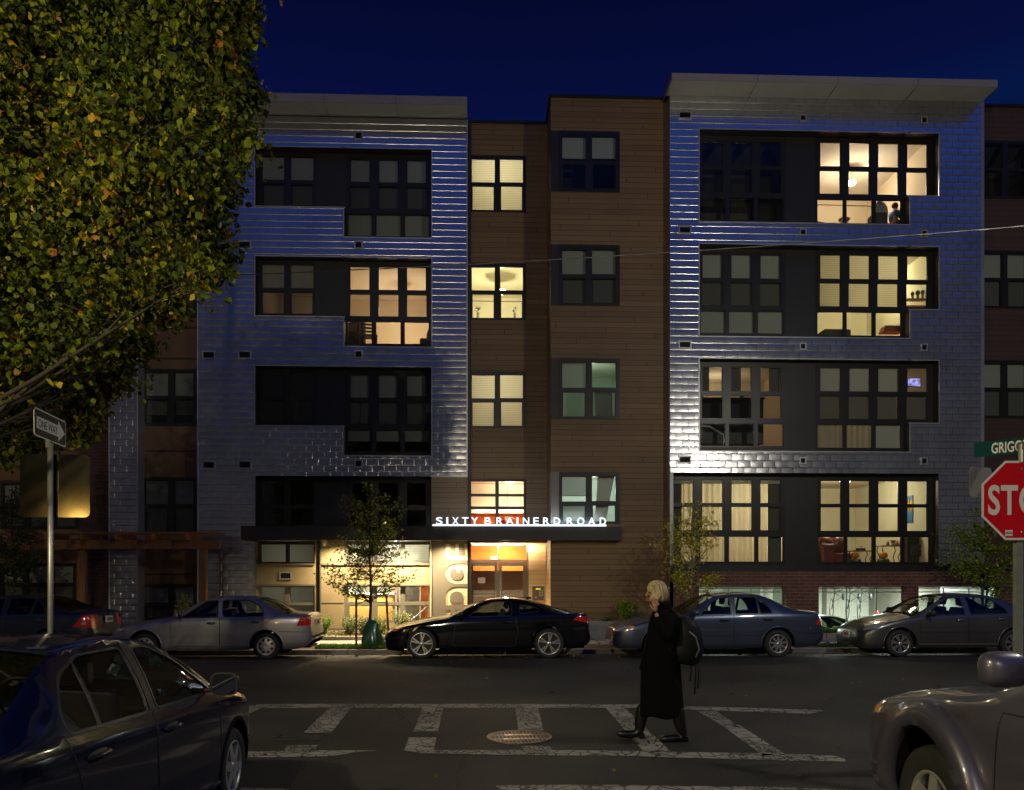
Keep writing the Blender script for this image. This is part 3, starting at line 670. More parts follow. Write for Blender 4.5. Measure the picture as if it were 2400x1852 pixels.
for k in range(4):
    yy = YW-.035
    if k < 3:
        w = window(yy, wO[k], [(shift(r, k), 'glass') for r in cu]+[(shift(r, k), 'glass') for r in cl])
    else:
        cc = [pxr(zG, a, b, c, d, YW) for a, b in ((570, 812), (832, 1078)) for c, d in ((190, 318), (330, 436), (452, 605))]
        w = window(yy, wO[k], [(r, 'glass') for r in cc])
    if k in (0, 2): blind(w, YW+.10, [shift((r[0]-.02, r[1]+.02, r2[2]-.02, r[3]+.02), k) for r, r2 in zip(cu, cl)], 'blind_lit')
    o = wO[k]
    if k < 3:
        room('r', o[0]-.05 if k != 1 else o[0]-.02, o[1]+.9, o[2]-.55, o[3]+.12, YW+.05, 3.2, 'wall_yel', 'wall_yel')
        ceiling_lamp(((o[0]+o[1])/2+.12, YW+(1.5 if k != 1 else 1.35), o[3]+.11), (90, 105, 75)[k], ((1, .88, .60), (1, .90, .56), (1, .87, .60))[k],
            ('ceiling lamp glowing behind the closed blinds of the top window beside the left metal block', 'bright round ceiling lamp in the yellow room with two bamboo plants', 'ceiling lamp glowing behind the closed blinds two floors above the lit sign')[k], drop=0 if k != 1 else .42, r=.2)
# ---- bay of wood boards
xb0, xb1 = PX(1291, YB), PX(1570, YR); zbt = PZ(1380, 231, YB)
bo = pxr(zC, 793, 1230, 292, 678, YB-.02)
bO = [shift((xb0-.001, bo[1], bo[2], bo[3]), k) for k in range(4)]
bO[3] = (bO[3][0], bO[3][1], canT+.10, bO[3][3])
mb = MB(); slab(mb, YB, .25, [(xb0, xb1+.1, -.2, zbt)], bO)
sideH = [(YB-.1, YB+.42, o[2], o[3]) for o in bO]
slab(mb, xb0, .2, [(YB+.004, YF+.6, -.2, zbt)], sideH, axis='x'); mb.build('wood_cladding', M['wood'], BLD, world=True)
mb = MB(); mb.box(xb0-.05, xb1, YB-.06, YB+.3, zbt, zbt+.07); mb.box(xb0-.05, xb0+.3, YB+.3, YW+1, zbt, zbt+.07); mb.build('coping', M['frame'], BLD, world=True)
bu = [pxr(zC, a, b, 320, 486, YB) for a, b in ((858, 1018), (1048, 1208))]; bl = [pxr(zC, a, b, 506, 668, YB) for a, b in ((864, 1012), (1054, 1204))]
for k in range(4):
    o = bO[k]; pxx = PX(1000+848/2.718, YB)
    cells = [((r[0], r[1], r[2]-H*k, r[3]-H*k), 'glass') for r in bu]+[((r[0], r[1], max(r[2]-H*k, o[2]+.04), r[3]-H*k), 'glass_s' if k != 3 else 'glass') for r in bl]
    w = window(YB-.03, (pxx-.02, o[1], o[2], o[3]), cells)
    mb = MB(); slab(mb, YB-.02, .1, [(xb0-.004, pxx-.022, o[2], o[3])]); slab(mb, xb0-.004, .05, [(YB-.018, YB+.42, o[2], o[3])], axis='x'); mb.build('corner_panel', M['char'] if k < 3 else M['frame_grey'], w, world=True)
    u_, l_ = [c[0] for c in cells[:2]], [c[0] for c in cells[2:]]
    if k == 0: blind(w, YB+.12, [(r[0], r[1], r[2]+.16, r[3]) for r in u_])
    if k == 1: blind(w, YB+.12, u_+l_)
    if k == 2: blind(w, YB+.12, [u_[0]]); 
    if k == 3: blind(w, YB+.12, [(u_[0][0], u_[0][1], u_[0][2]+.2, u_[0][3])]); blind(w, YB+.13, [l_[0]])
    if k in (2, 3):
        room('r', xb0+.25, o[1]+.3, o[2]-.4, o[3]+.12, YB+.06, 2.6, 'wall_grn', 'wall_white')
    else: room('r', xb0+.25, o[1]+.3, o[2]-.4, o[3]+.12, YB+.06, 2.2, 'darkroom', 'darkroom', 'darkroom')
# slanted curtains in the two lower bay windows
def drape(name, pts, Y, label=None, matn='blind', w=None):
    mb = MB(); 
    for i in range(len(pts)-1):
        (a, b, z1), (c, d, z2) = pts[i], pts[i+1]; n = 8
        for j in range(n):
            f0, f1 = j/n, (j+1)/n; q = lambda f: .02*math.sin(f*22)
            mb.quad((a+(b-a)*f0, Y+q(f0), z1), (c+(d-c)*f0, Y+q(f0), z2), (c+(d-c)*f1, Y+q(f1), z2), (a+(b-a)*f1, Y+q(f1), z1))
    return mb.build(name, M[matn], BLD, world=True, smooth=True)
for k, s in ((2, .0), (3, 0)):
    o = bO[k]; a, b = bu[1][0], bu[1][1]
    z0, z1 = o[2], o[3]; zz = np.linspace(z1, z0, 9)
    if k == 2: drape('curtain', [(a+.06-.0*f+.1*f, b-.1+.02*f, z) for f, z in zip(np.linspace(0, 1, 9), zz)][4:], YB+.18)
    else: drape('curtain', [(a+.20-.10*f**1.5, b-.02-.26*f, z) for f, z in zip(np.linspace(0, 1, 9), zz)], YB+.14, matn='white')
lamp('POINT', 'bay_room_light', (xb0+1.3, YB+1.1, bO[2][3]-.5), 9, (.75, 1, .72), .1)
lamp('POINT', 'bay_room_light', (xb0+1.3, YB+1.2, bO[3][3]-.4), 42, (.85, 1, .95), .1)
# ---- right metal block
xr0, xr1 = PX(1570, YR), PX(2298.7, YR); xo0 = PX(1550+225/2.515, YR); xo1 = PX(1550+1633/2.515, YR); xs_ = PX(1550+1460/2.515, YR)
rt, rs, rb = PZ(2190, 314.2, YR), PZ(2190, 459.5, YR), PZ(1640, 519, YR); zrb = PZ(1650, 1108, YR)
opensR = []
for k in range(3): opensR += [(xo0, xs_, rb-H*k, rt-H*k), (xs_, xo1, rs-H*k, rt-H*k)]
zsill = PZ(1900, 1323.5, YR); zsill2 = PZ(1900, 1339, YR)
k3r = (xr0, xo1, zsill, zrb); opensR.append((xr0-.01, xo1, zsill-.5, zrb))
shingles('metal_cladding', xr0, xr1, zsill, zTop-.02, YR, opensR, seed=11)
mb = MB(); slab(mb, xr1, .1, [(YR, YR+2, -.2, zTop)], axis='x'); mb.build('side_wall', M['roofmetal'], BLD, world=True)
mb = MB(); slab(mb, xr0-.002, .1, [(YR, YR+2, -.2, zTop)], axis='x'); mb.build('side_wall', M['roofmetal'], BLD, world=True)
roof(xr0, xr1+.0, YR, .75, PZ(1570, 223.6, YR), PZ(1575, 170.7, YR-.75), px0=.12)
YWR = YR+REC-.02
def cz(a, b, c, d, um=None): return pxr(zD, a, b, c, d, YWR, um)
t3u = [cz(a, b, 452, 600, 1740) for a, b in ((240, 362), (410, 532), (582, 704))]; t3l = [cz(a, b, 618, 760, 1740) for a, b in ((236, 366), (406, 536), (578, 708))]
t3b = [cz(a, b, 785, 925, 1740) for a, b in ((230, 380), (396, 548), (567, 722))]
q4u = [cz(a, b, 463, 610, 2050) for a, b in ((935, 1060), (1107, 1231), (1277, 1402), (1448, 1571))]; q4l = [cz(a, b, 628, 772, 2050) for a, b in ((932, 1058), (1102, 1229), (1272, 1399), (1443, 1568))]
q4b = [cz(a, b, 799, 943, 2050) for a, b in ((918, 1076), (1090, 1246), (1262, 1416))]
T3 = cz(226, 735, 425, 930, 1740); Q4 = cz(912, 1600, 440, 950, 2050)
for k in range(4):
    S = lambda rs: [shift(r, k) for r in rs]
    if k < 3:
        rects = [opensR[2*k], opensR[2*k+1]]
        tO = shift(T3, k); tO = (tO[0]+.01, tO[1], max(tO[2], rects[0][2]+.005), tO[3])
        qO = shift(Q4, k); holes = [tO, (qO[0], xs_-.02, max(qO[2], rects[0][2]+.005), qO[3]), (xs_-.021, qO[1], rects[1][2]+.005, qO[3])]
        recess(YR, rects, holes)
        c3 = [(r, 'glass') for r in S(t3u)]+[(r, 'glass_s') for r in S(t3l)]+[((r[0], r[1], max(r[2], tO[2]+.03), r[3]), 'glass') for r in S(t3b)]
        w3 = window(YWR, tO, c3)
        zq = max(qO[2], rects[0][2]+.005)
        mb = MB(); q4cells = [(r, 'glass') for r in S(q4u)]+[((r[0], r[1], max(r[2], rects[1][2]+.03) if i == 3 else r[2], r[3]), 'glass' if k < 2 else 'glass_s') for i, r in enumerate(S(q4l))]+[((r[0], min(r[1], xs_-.05), max(r[2], zq+.03), r[3]), 'glass') for r in S(q4b)]
        slab(mb, YWR, .07, [(qO[0], xs_-.02, zq, qO[3]), (xs_-.025, qO[1], rects[1][2]+.005, qO[3])], [c[0] for c in q4cells], back=True)
        for c in q4cells: r = c[0]; slab(mb, YWR+.02, .03, [r], [(r[0]+.022, r[1]-.022, r[2]+.022, r[3]-.022)])
        w4 = mb.build('window', M['frame'], BLD, world=True)
        kinds = sorted({c[1] for c in q4cells}); g = MB()
        for c in q4cells: r = c[0]; g.quad((r[0], YWR+.04, r[2]), (r[1], YWR+.04, r[2]), (r[1], YWR+.04, r[3]), (r[0], YWR+.04, r[3]), kinds.index(c[1]))
        g.build('glass_pane', [M[kk] for kk in kinds], w4, world=True)
    else:
        E3 = lambda a, b, c, d, um=1700: pxr(zE, a, b, c, d, YWR, um)
        tO = E3(52, 745, 808, 1343); tO = (max(tO[0], xr0+.01), tO[1], zsill+.01, min(tO[3], zrb-.01)); qO = E3(943, 1625, 812, 1343, 2050); qO = (qO[0], qO[1], zsill+.01, min(qO[3], zrb-.01))
        recess(YR, [k3r], [tO, qO], trim=False)
        cs = [(60, 195), (243, 373), (420, 549), (594, 723)]; cb = [(60, 212), (230, 386), (404, 565), (582, 736)]
        c3 = [(E3(a, b, 830, 978), 'glass') for a, b in cs]+[(E3(a, b, 993, 1142), 'glass') for a, b in cs]+[(E3(a, b, 1173, 1331), 'glass') for a, b in cb]
        c3 = [((max(r[0], tO[0]+.02), r[1], max(r[2], tO[2]+.02), r[3]), g) for r, g in c3]
        w3 = window(YWR, tO, c3)
        cs = [(958, 1085), (1130, 1257), (1305, 1431), (1479, 1604)]; cb = [(943, 1103), (1118, 1273), (1290, 1447), (1462, 1617)]
        c4 = [(E3(a, b, 838, 984, 2050), 'glass') for a, b in cs]+[(E3(a, b, 996, 1146, 2050), 'glass') for a, b in cs]+[(E3(a, b, 1175, 1334, 2050), 'glass') for a, b in cb]
        c4 = [((r[0], r[1], max(r[2], qO[2]+.02), r[3]), g) for r, g in c4]
        w4 = window(YWR, qO, c4)
    yb = YWR+.12; xm = (tO[1]+Q4[0])/2
    rz0 = tO[2]-.3 if k < 3 else zsill-.02; rz1 = tO[3]+.15
    if k == 1: blind(w3, yb, S(t3u+t3l+t3b)); blind(w4, yb, [(u[0]-.02, u[1]+.02, l[2]-.02, u[3]+.02) for u, l in zip(S(q4u), S(q4l))][:3], 'blind_lit')
    if k == 2:
        blind(w4, yb, S(q4u[:3]+q4l)); blind(w4, yb, [S(q4b)[2]]); blind(w4, yb, S(q4b[:2]), 'curtain', folds=.02)
        for i, (a, b) in enumerate(((0, .4), (0, .55), (.5, 1))): r = S(t3u)[i]; blind(w3, yb, [(r[0]+(r[1]-r[0])*a, r[0]+(r[1]-r[0])*b, r[2], r[3])], 'darkroom')
    if k == 3:
        rr = [c[0] for c in c3]
        zt_, zb_ = tO[3]-.12, tO[2]+.01
        blind(w3, yb+.05, [(rr[0][0]+.55*(rr[0][1]-rr[0][0]), rr[2][1]+.05, zb_, zt_)], 'curtain', folds=.03)
        blind(w3, yb+.05, [(rr[3][0]-.02, rr[3][0]+.26, zb_, zt_)], 'curtain', folds=.03)
        blind(w3, yb+.02, [(rr[3][0]+.27, rr[3][1]+.05, zb_, zt_)], 'darkroom'); blind(w3, yb+.02, [(rr[0][0]-.03, rr[0][0]+.52*(rr[0][1]-rr[0][0]), zb_, zt_)], 'darkroom')
        # chain of narrow blinds heads
        blind(w3, yb-.02, [(r[0], r[1], r[3]-.10, r[3]) for r in rr[:4]])
    dep3 = 3.6
    lit3 = {2: 'wall_warm', 3: 'wall_yel'}.get(k); lit4 = {0: 'wall_warm', 1: 'wall_yel', 2: 'wall_warm', 3: 'wall_yel'}[k]
    if lit3: room('r', tO[0]-.02 if k == 3 else tO[0]-.2, xm, rz0, rz1, YR+REC+.03, 3.0, lit3)
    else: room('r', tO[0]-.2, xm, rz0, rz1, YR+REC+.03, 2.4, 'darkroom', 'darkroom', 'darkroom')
    room('r', xm+.02, xo1+.04 if k < 3 else xo1-.05, rz0, rz1, YR+REC+.03, 4.0 if k != 3 else 4.6, lit4)
vr = pxr(zD, 101, 177, 277, 324, YR-.03); vm = pxr(zD, 815, 855, 296, 338, YR-.03); vq = pxr(zD, 1530, 1570, 308, 352, YR-.03)
for k in range(4):
    for r in (vr, vm, vq): vent(*shift(r, k), YR-.012)
# charcoal sill band and brick base with garage openings
mb = MB(); slab(mb, YR-.03, .35, [(xr0, PX(2400, YR)+3, zsill2, zsill)], back=True); mb.build('sill_band', M['char'], BLD, world=True)
gz1 = PZ(1900, 1376, YR); gz0 = .32
gar = [(PX(1550+228/2.569, YR), PX(1550+750/2.569, YR)), (PX(1550+948/2.569, YR), PX(1550+1477/2.569, YR)), (PX(1550+1550/2.569, YR), PX(1550+2045/2.569, YR))]
mb = MB(); slab(mb, YR, .30, [(xr0, PX(2400, YR)+3, -.9, zsill2)], [(a, b, gz0, gz1) for a, b in gar]); mb.build('brick_base', M['brick'], BLD, world=True)
for i, (a, b) in enumerate(gar):
    mb = MB(); r = .03; zt = gz1-.02; Yg = YR+.22
    for x in [a+.02, b-.05]+[a+(b-a)*f for f in ((.36, .62), (.35, .69), (.35, .66))[i]]: mb.box(x, x+r, Yg, Yg+r, gz0, zt)
    mb.box(a, b, Yg+.03, Yg+.06, zt-.14, zt-.11); mb.box(a, b, Yg+.001, Yg+.03, zt-.03, zt)
    mb.build('garage_railing', M['galv'], BLD, world=True)
gx0, gx1 = gar[0][0]-1.5, gar[2][1]+1.5
room('garage', gx0, gx1, -.8, gz1+.12, YR+.31, 7.5, 'wall_grn', 'wall_grn', 'concrete')
mb = MB(); x = gar[1][0]+1.05
for q in ((x, x+.32, YR+4.2, YR+4.5), (gar[1][0]+2.45, gar[1][0]+2.9, YR+5.2, YR+5.6), (gar[0][0]+2.9, gar[0][0]+3.2, YR+3.2, YR+3.5)): MB().box(*q, -.8, gz1+.1).build('garage_column', M['concrete'], BLD, world=True)
for a, b in ((gar[1][0]+2.2, gar[1][0]+4.6), (gar[0][0]-.8, gar[0][0]+2.6)):
    mb = MB()
    for j in range(6): mb.box(a, b, YR+6.6, YR+6.68, -.8+j*.56, -.8+j*.56+.55)
    mb.build('garage_door', M['white'], BLD, world=True)
for i, x in enumerate((gar[0][0]+1.2, gar[1][0]+.9, gar[1][0]+3.4, gar[2][0]+1.4)):
    t = root('tube_light', (x, YR+3.0, gz1+.1), 0, ('fluorescent tube light under the ceiling behind the left garage opening', 'fluorescent tube light above the parked bicycles in the garage', 'fluorescent tube light nearest the garage door with white boards', 'fluorescent tube light behind the right garage opening')[i], 'tube light', 'tube lights in the garage')
    MB().box(-.6, .6, -.03, .03, -.06, -.025).build('tube', mat_emit('tube_glow', (.85, 1, .85), 14), t)
    MB().box(-.62, .62, -.05, .05, -.025, 0).build('fitting', M['white'], t)
    lamp('AREA', 'tube_glow', (0, 0, -.08), 155, (.84, 1, .82), (1.2, .1), parent=t)
# ---- section right of the metal block
xs1 = PX(2480, YS); ro = [pxr(zD, 1888, 2170, 455, 795, YS), ]
zst = PZ(2350, 252, YS)
wS = [(xr1+.15, xs1-.6, ro[0][2]-H*k, ro[0][3]-H*k) for k in range(4)]
mb = MB(); slab(mb, YS, .25, [(xr1-.1, xs1+6, zsill, zst)], wS); mb.build('wood_cladding', M['redwood'], BLD, world=True)
mb = MB(); mb.box(xr1, xs1+6, YS-.06, YS+.3, zst, zst+.07); mb.build('coping', M['frame'], BLD, world=True)
for k in range(4):
    o = wS[k]; cols = [pxr(zD, a, b, 472, 620, YS, 2350) for a, b in ((1893, 2010), (2035, 2150))]; low = [pxr(zD, a, b, 630, 785, YS, 2350) for a, b in ((1893, 2003), (2040, 2150))]
    cells = [(shift(r, k), 'glass') for r in cols]+[(shift(r, k), 'glass_s') for r in low]; cells = [((max(r[0], o[0]+.02), min(r[1], o[1]-.02), r[2], r[3]), g) for r, g in cells]
    w = window(YS-.03, o, cells)
    if k in (1, 2): blind(w, YS+.1, [c[0] for c in cells])
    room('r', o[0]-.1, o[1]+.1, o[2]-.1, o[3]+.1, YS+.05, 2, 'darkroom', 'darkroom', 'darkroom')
# ---- sections left of the metal block
xf0, xf1 = PX(325, YF), PX(463, YL)+.1
fo = pxr(zF, 842, 1196, 40, 385, YF); rowsF = [(x_, z_) for x_, z_ in ()]
fO = [shift(fo, k) for k in (-2, -1, 0, 1, 2)]; fO[4] = (fo[0], fo[1], .5, PZ(400, 850+1345/2.592, YF)); 
mb = MB(); slab(mb, YF, .2, [(xf0, xf1, .1, 15.0)], fO); mb.build('ochre_cladding', M['ochre'], BLD, world=True)
for i, o in enumerate(fO):
    k = i-2; up = [pxr(zF, a, b, 56, 207, YF) for a, b in ((880, 1026), (1056, 1180))]; lo = [pxr(zF, a, b, 224, 372, YF) for a, b in ((886, 1020), (1061, 1180))]
    if i < 4: cells = [(shift(r, k), 'glass') for r in up]+[(shift(r, k), 'glass_s') for r in lo]
    else: cells = [(pxr(zF, a, b, 1360, 1462, YF), 'glass') for a, b in ((875, 1026), (1056, 1180))]+[((pxr(zF, a, b, 1475, 1560, YF)[0], pxr(zF, a, b, 1475, 1560, YF)[1], .55, PZ(400, 850+1478/2.592, YF)), 'glass_s') for a, b in ((886, 1020), (1061, 1180))]
    w = window(YF-.03, o, cells); blind(w, YF+.1, [c[0] for c in cells if not (i == 2 and c[1] == 'glass_s')]+([ (c[0][0], c[0][1], c[0][2]+.3, c[0][3]) for c in cells if c[1] == 'glass_s'] if i == 2 else []))
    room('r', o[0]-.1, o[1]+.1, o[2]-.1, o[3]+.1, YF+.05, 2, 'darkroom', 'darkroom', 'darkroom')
YM = YL-.05; xm0, xm1 = PX(255, YM), PX(324, YM)
shingles('metal_cladding', xm0, xm1, .15, 15.0, YM, [], seed=5)
mb = MB(); slab(mb, YM+.02, .6, [(xm0, xm1, .15, 15)]); mb.box(xm1-.03, xm1+.0, YM-.03, YM+.019, .15, 15); mb.box(xm0, xm0+.03, YM-.03, YM+.019, .15, 15); mb.build('side_wall', M['trim'], BLD, world=True)
YK = 23.9; xk = PX(186, YK)
wk = []
for i, (v0, v1) in enumerate(((1300-30, 1365), (1130, 1245), (965, 1045))):
    pass
kO = [pxr(Z(0, 0, 1), 2, 184, 1130, 1240, YK), pxr(Z(0, 0, 1), 2, 184, 985, 1052, YK), pxr(Z(0, 0, 1), 0, 178, 1320, 1420, YK)]
kO += [(kO[1][0], kO[1][1], kO[0][2]+H*j, kO[0][3]+H*j) for j in (2, 3)]
kO[1] = (kO[1][0], kO[1][1], kO[0][2]+H, kO[0][3]+H)
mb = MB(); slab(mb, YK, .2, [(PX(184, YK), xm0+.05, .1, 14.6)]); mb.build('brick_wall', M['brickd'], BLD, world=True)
mb = MB(); slab(mb, YK+.02, .2, [(PX(-150, YK), PX(184, YK), .1, 14.6)], kO); mb.build('ochre_cladding', M['ochre'], BLD, world=True)
for j, o in enumerate(kO):
    n = 3; wd = (o[1]-o[0])/n; cells = []
    for i in range(n): cells.append(((o[0]+wd*i+.06, o[0]+wd*(i+1)-.06, (o[2]+o[3])/2+.03, o[3]-.06), 'glass')); cells.append(((o[0]+wd*i+.08, o[0]+wd*(i+1)-.08, o[2]+.06, (o[2]+o[3])/2-.03), 'glass_s'))
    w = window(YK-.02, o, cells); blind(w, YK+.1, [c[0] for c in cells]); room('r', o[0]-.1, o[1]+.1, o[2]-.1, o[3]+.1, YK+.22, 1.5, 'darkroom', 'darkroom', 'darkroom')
# building mass behind (closes roofs and backs)
mb = MB(); mb.box(PX(-150, YK), xl0, 26.6, 34, -.3, 14.5); mb.box(xl0+.02, xl1-.02, 28.2, 34, -.3, 14.9); mb.box(xl1, xr0, 27.3, 34, -.3, 14.5); mb.box(xr0+.02, xr1-.02, 31, 34, -.3, 14.9); mb.box(xr1, xs1+6, 26, 34, -.3, 14.5)
for (a, b, y0, z) in ((PX(-150, YK), xm0, YK+.2, 14.6), (xl0, xl1, YL+.05, zTop-.05), (xl1, xb0, YW+.2, zrt-.05), (xb0, xr0, YB+.1, zbt-.05), (xr0, xr1, YR+.1, zTop-.05), (xr1, xs1+6, YS+.1, zst-.05), (xm0, xl0, YF+.1, 14.95)):
    mb.quad((a, y0, z), (b, y0, z), (b, 34, z), (a, 34, z))
mb.build('rear_wall', M['concrete'], BLD, world=True)
mb = MB(); slab(mb, YL+.02, .02, [(xl0, xl1, .1, zTop)], opensL); slab(mb, YR+.02, .02, [(xr0, xr1, zsill, zTop)], opensR)
slab(mb, xl1-.004, .1, [(YL, YW+.3, .2, zTop)], axis='x'); slab(mb, xl0-.002, .1, [(YL, YF+.3, .2, zTop)], axis='x')
mb.build('sheathing', M['char'], BLD, world=True)
# ---------------------------------------------------------------- ground floor front, canopy and entrance
gzb = .22
sx0, sx1 = oL[0], PX(1011, YL)
zc_ = canB+.03
pil = (PX(1011, YL), xl1)
up1 = [pxr(zB, a, b, 1290, 1410, YL, 700) for a, b in ((432, 597), (614, 776))]; up1O = pxr(zB, 418, 782, 1276, 1420, YL, 700); up1O = (up1O[0], up1O[1], up1O[2], zc_-.001)
lo1 = [pxr(zB, a, b, 1562, 1668, YL, 700) for a, b in ((434, 591), (618, 774))]; lo1O = pxr(zB, 418, 782, 1552, 1800, YL, 700); lo1O = (lo1O[0], lo1O[1], .42, lo1O[3])
up2 = [pxr(zB, a, b, 1290, 1413, YL, 900) for a, b in ((988, 1140), (1172, 1333), (1350, 1513))]; up2O = pxr(zB, 975, 1522, 1276, 1420, YL, 900); up2O = (up2O[0], up2O[1], up2O[2], zc_-.001)
lo2 = [pxr(zB, a, b, 1560, 1664, YL, 900) for a, b in ((988, 1140), (1172, 1330), (1352, 1510))]; lo2b = [pxr(zB, a, b, 1682, 1795, YL, 900) for a, b in ((995, 1138), (1175, 1325), (1356, 1505))]
lo2O = pxr(zB, 968, 1522, 1552, 1800, YL, 900); lo2O = (lo2O[0], lo2O[1], .42, lo2O[3])
lo2b = [(r[0], r[1], max(r[2], .48), r[3]) for r in lo2b]
dark0, dark1 = PX(450+785/2.717, YL), PX(450+818/2.717, YL)
gar_ = [up1O, lo1O, up2O, lo2O, (dark0, dark1, .2, zc_)]
mb = MB(); slab(mb, YL, .18, [(sx0, sx1, gzb, zc_)], gar_)
zr1, zr2, zr3 = PZ(900, 800+1424/2.717, YL), PZ(900, 800+1548/2.717, YL), PZ(700, 800+1670/2.717, YL)
mb.build('cement_panels', M['beige'], BLD, world=True)
mb = MB()
for (a, b, z) in ((sx0, dark0-.02, up1O[2]), (dark1+.02, sx1-.01, up2O[2]), (sx0, dark0-.02, lo1O[3]), (lo2O[0]-.02, sx1-.01, lo2O[3])): mb.box(a, b, YL-.05, YL-.002, z-.025, z+.02)
mb.box(dark1-.01, dark1+.03, YL-.04, YL-.002, gzb, zc_-.03); mb.box(sx0-.01, sx0+.035, YL-.04, YL-.002, .2, zc_-.03)
mb.box(dark1, lo2O[0], YL-.012, YL-.002, PZ(800, 1230+800/4.368, YL)-.006, PZ(800, 1230+800/4.368, YL)+.006)
mb.box(sx0+.04, sx1, YL-.03, YL-.003, gzb, gzb+.06)
mb.build('edge_trim', M['frame_grey'], BLD, world=True)
mb = MB(); mb.quad((dark0-.05, YL+.6, .1), (dark1+.05, YL+.6, .1), (dark1+.05, YL+.6, zc_), (dark0-.05, YL+.6, zc_)); mb.build('recess_panel', M['char'], BLD, world=True)
wv = pxr(zB, 556, 634, 1468, 1518, YL-.03); vent(*wv, YL-.002)
w = window(YL+.05, up1O, [(r, 'glass') for r in up1], 'frame'); blind(w, YL+.2, up1, 'blind')
w = window(YL+.05, lo1O, [(r, 'glass') for r in lo1]+[((r[0], r[1], .48, r[2]-.06), 'glass_s') for r in lo1], 'frame_grey'); blind(w, YL+.2, lo1+[(r[0], r[1], .48, r[2]-.06) for r in lo1], 'blind')
w = window(YL+.05, up2O, [(r, 'glass') for r in up2], 'frame_grey'); blind(w, YL+.2, up2, 'blind_lit')
w = window(YL+.05, lo2O, [(r, 'glass') for r in lo2+lo2b], 'frame_grey')
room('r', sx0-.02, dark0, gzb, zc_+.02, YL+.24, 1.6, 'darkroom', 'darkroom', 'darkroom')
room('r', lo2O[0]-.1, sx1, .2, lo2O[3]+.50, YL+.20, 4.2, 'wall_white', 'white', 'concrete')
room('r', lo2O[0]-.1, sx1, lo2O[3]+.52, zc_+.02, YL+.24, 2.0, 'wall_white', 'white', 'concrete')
lamp('POINT', 'lobby_light', ((lo2O[0]+sx1)/2+.2, YL+1.3, up2O[3]-.25), 90, (1, .95, .78), .1)
# pilaster with letters cut out, lit wood boards behind
pw = pil[1]-pil[0]
def cutout():
    z1 = canB+.05; z0 = gzb; cu = bpy.data.curves.new('pilaster', 'CURVE'); cu.dimensions = '2D'; cu.fill_mode = 'BOTH'; cu.extrude = .012
    sp = cu.splines.new('POLY'); Hh = z1-z0; pts = [(0, 0), (pw, 0), (pw, Hh), (0, Hh)]; sp.points.add(3)
    for p, q in zip(sp.points, pts): p.co = (*q, 0, 1)
    sp.use_cyclic_u = True
    # letter outlines drawn as closed contours, rotated a quarter turn, reading upwards
    k = 4.0115; px = lambda x: (x-207-338+207)/k  # zoom px from 338
    m_ = lambda dx: dx/k*YL/F
    def Zc(y): return PZ(1050, 1080+y/k, YL)-z0
    def Xc(x): return PX(960+x/k, YL)-pil[0]
    def add(pts):
        s = cu.splines.new('POLY'); s.points.add(len(pts)-1)
        for p, q in zip(s.points, pts): p.co = (q[0], q[1], 0, 1)
        s.use_cyclic_u = True
    def C(L): return [(min(Xc(x), pw-.012), Zc(y)) for x, y in L]
    R_ = 541
    for dy in (0, 615):   # E (top) and the E nearest the ground
        add(C([(340, 932+dy), (R_, 932+dy), (R_, 893+dy), (R_, 785+dy), (515, 785+dy), (515, 888+dy), (462, 888+dy), (462, 785+dy), (430, 785+dy), (430, 888+dy), (382, 888+dy), (382, 785+dy), (340, 785+dy)]))
    def arc(cx, cy, rx, ry, a0, a1, n=18): return [(cx+rx*math.cos(R(a)), cy+ry*math.sin(R(a))) for a in np.linspace(a0, a1, n)]
    # D: half ring
    add(C([(R_, 1357), (340, 1357), (340, 1270)]+arc(442, 1270, 102, 88, 180, 270)[1:]+[(R_, 1182)]))
    add(C([(503, 1330), (380, 1330), (380, 1278)]+arc(442, 1278, 62, 50, 180, 360)[1:-1]+[(503, 1278)]))
    # G: ring with a gap and its bar
    add(C(arc(445, 1062, 107, 94, 268, 92)+[(R_, 1156), (R_, 968)]))
    add(C([(438, 1012), (438, 1052), (472, 1052), (472, 1014)]+arc(445, 1065, 66, 56, -60, 262)))
    o = bpy.data.objects.new('pilaster', cu); COL.objects.link(o); dg = bpy.context.evaluated_depsgraph_get(); dg.update()
    me = bpy.data.meshes.new_from_object(o.evaluated_get(dg)); bpy.data.objects.remove(o); me.materials.clear()
    q = link('pilaster', me, M['greige'], BLD); q.rotation_euler = (R(90), 0, 0); q.location = Vector((pil[0]+.002, YL-.045, z0))-BLD.location
cutout()
M['paleboard'] = mat_planks('pale_boards', (.68, .50, .28), (.80, .64, .40), .13, .6, seam=.7)
mb = MB(); slab(mb, YL-.029, .1, [(pil[0]+.01, pil[1]-.01, gzb, canB+.04)]); mb.box(pil[0]-.03, pil[0], YL-.09, YL+.03, gzb, canB+.03); mb.build('pale_boards', M['paleboard'], BLD, world=True)
# entrance recess
YE = 24.35
ex0, ex1 = PX(1096.6, YE)+.02, PX(1239, YE); 
def eg(a, b, c, d): return pxr(zG, a, b, c, d, YE, 1170)
tr = [eg(572, 828, 786, 928), eg(842, 1098, 786, 928)]
dl, dr = eg(552, 830, 950, 1500), eg(836, 1112, 950, 1500); gl_, gr_ = eg(598, 798, 990, 1470), eg(868, 1066, 990, 1470)
zt = canB+.10
mb = MB(); slab(mb, YE, .08, [(ex0, ex1, .2, zt)], tr+[(dl[0], dl[1], .2, dl[3]), (dr[0], dr[1], .2, dr[3])])
ef = mb.build('entrance_frame', M['frame_grey'], BLD, world=True)
g = MB()
for r in tr: g.quad((r[0], YE+.03, r[2]), (r[1], YE+.03, r[2]), (r[1], YE+.03, r[3]), (r[0], YE+.03, r[3]))
g.build('glass_pane', M['glass'], ef, world=True)
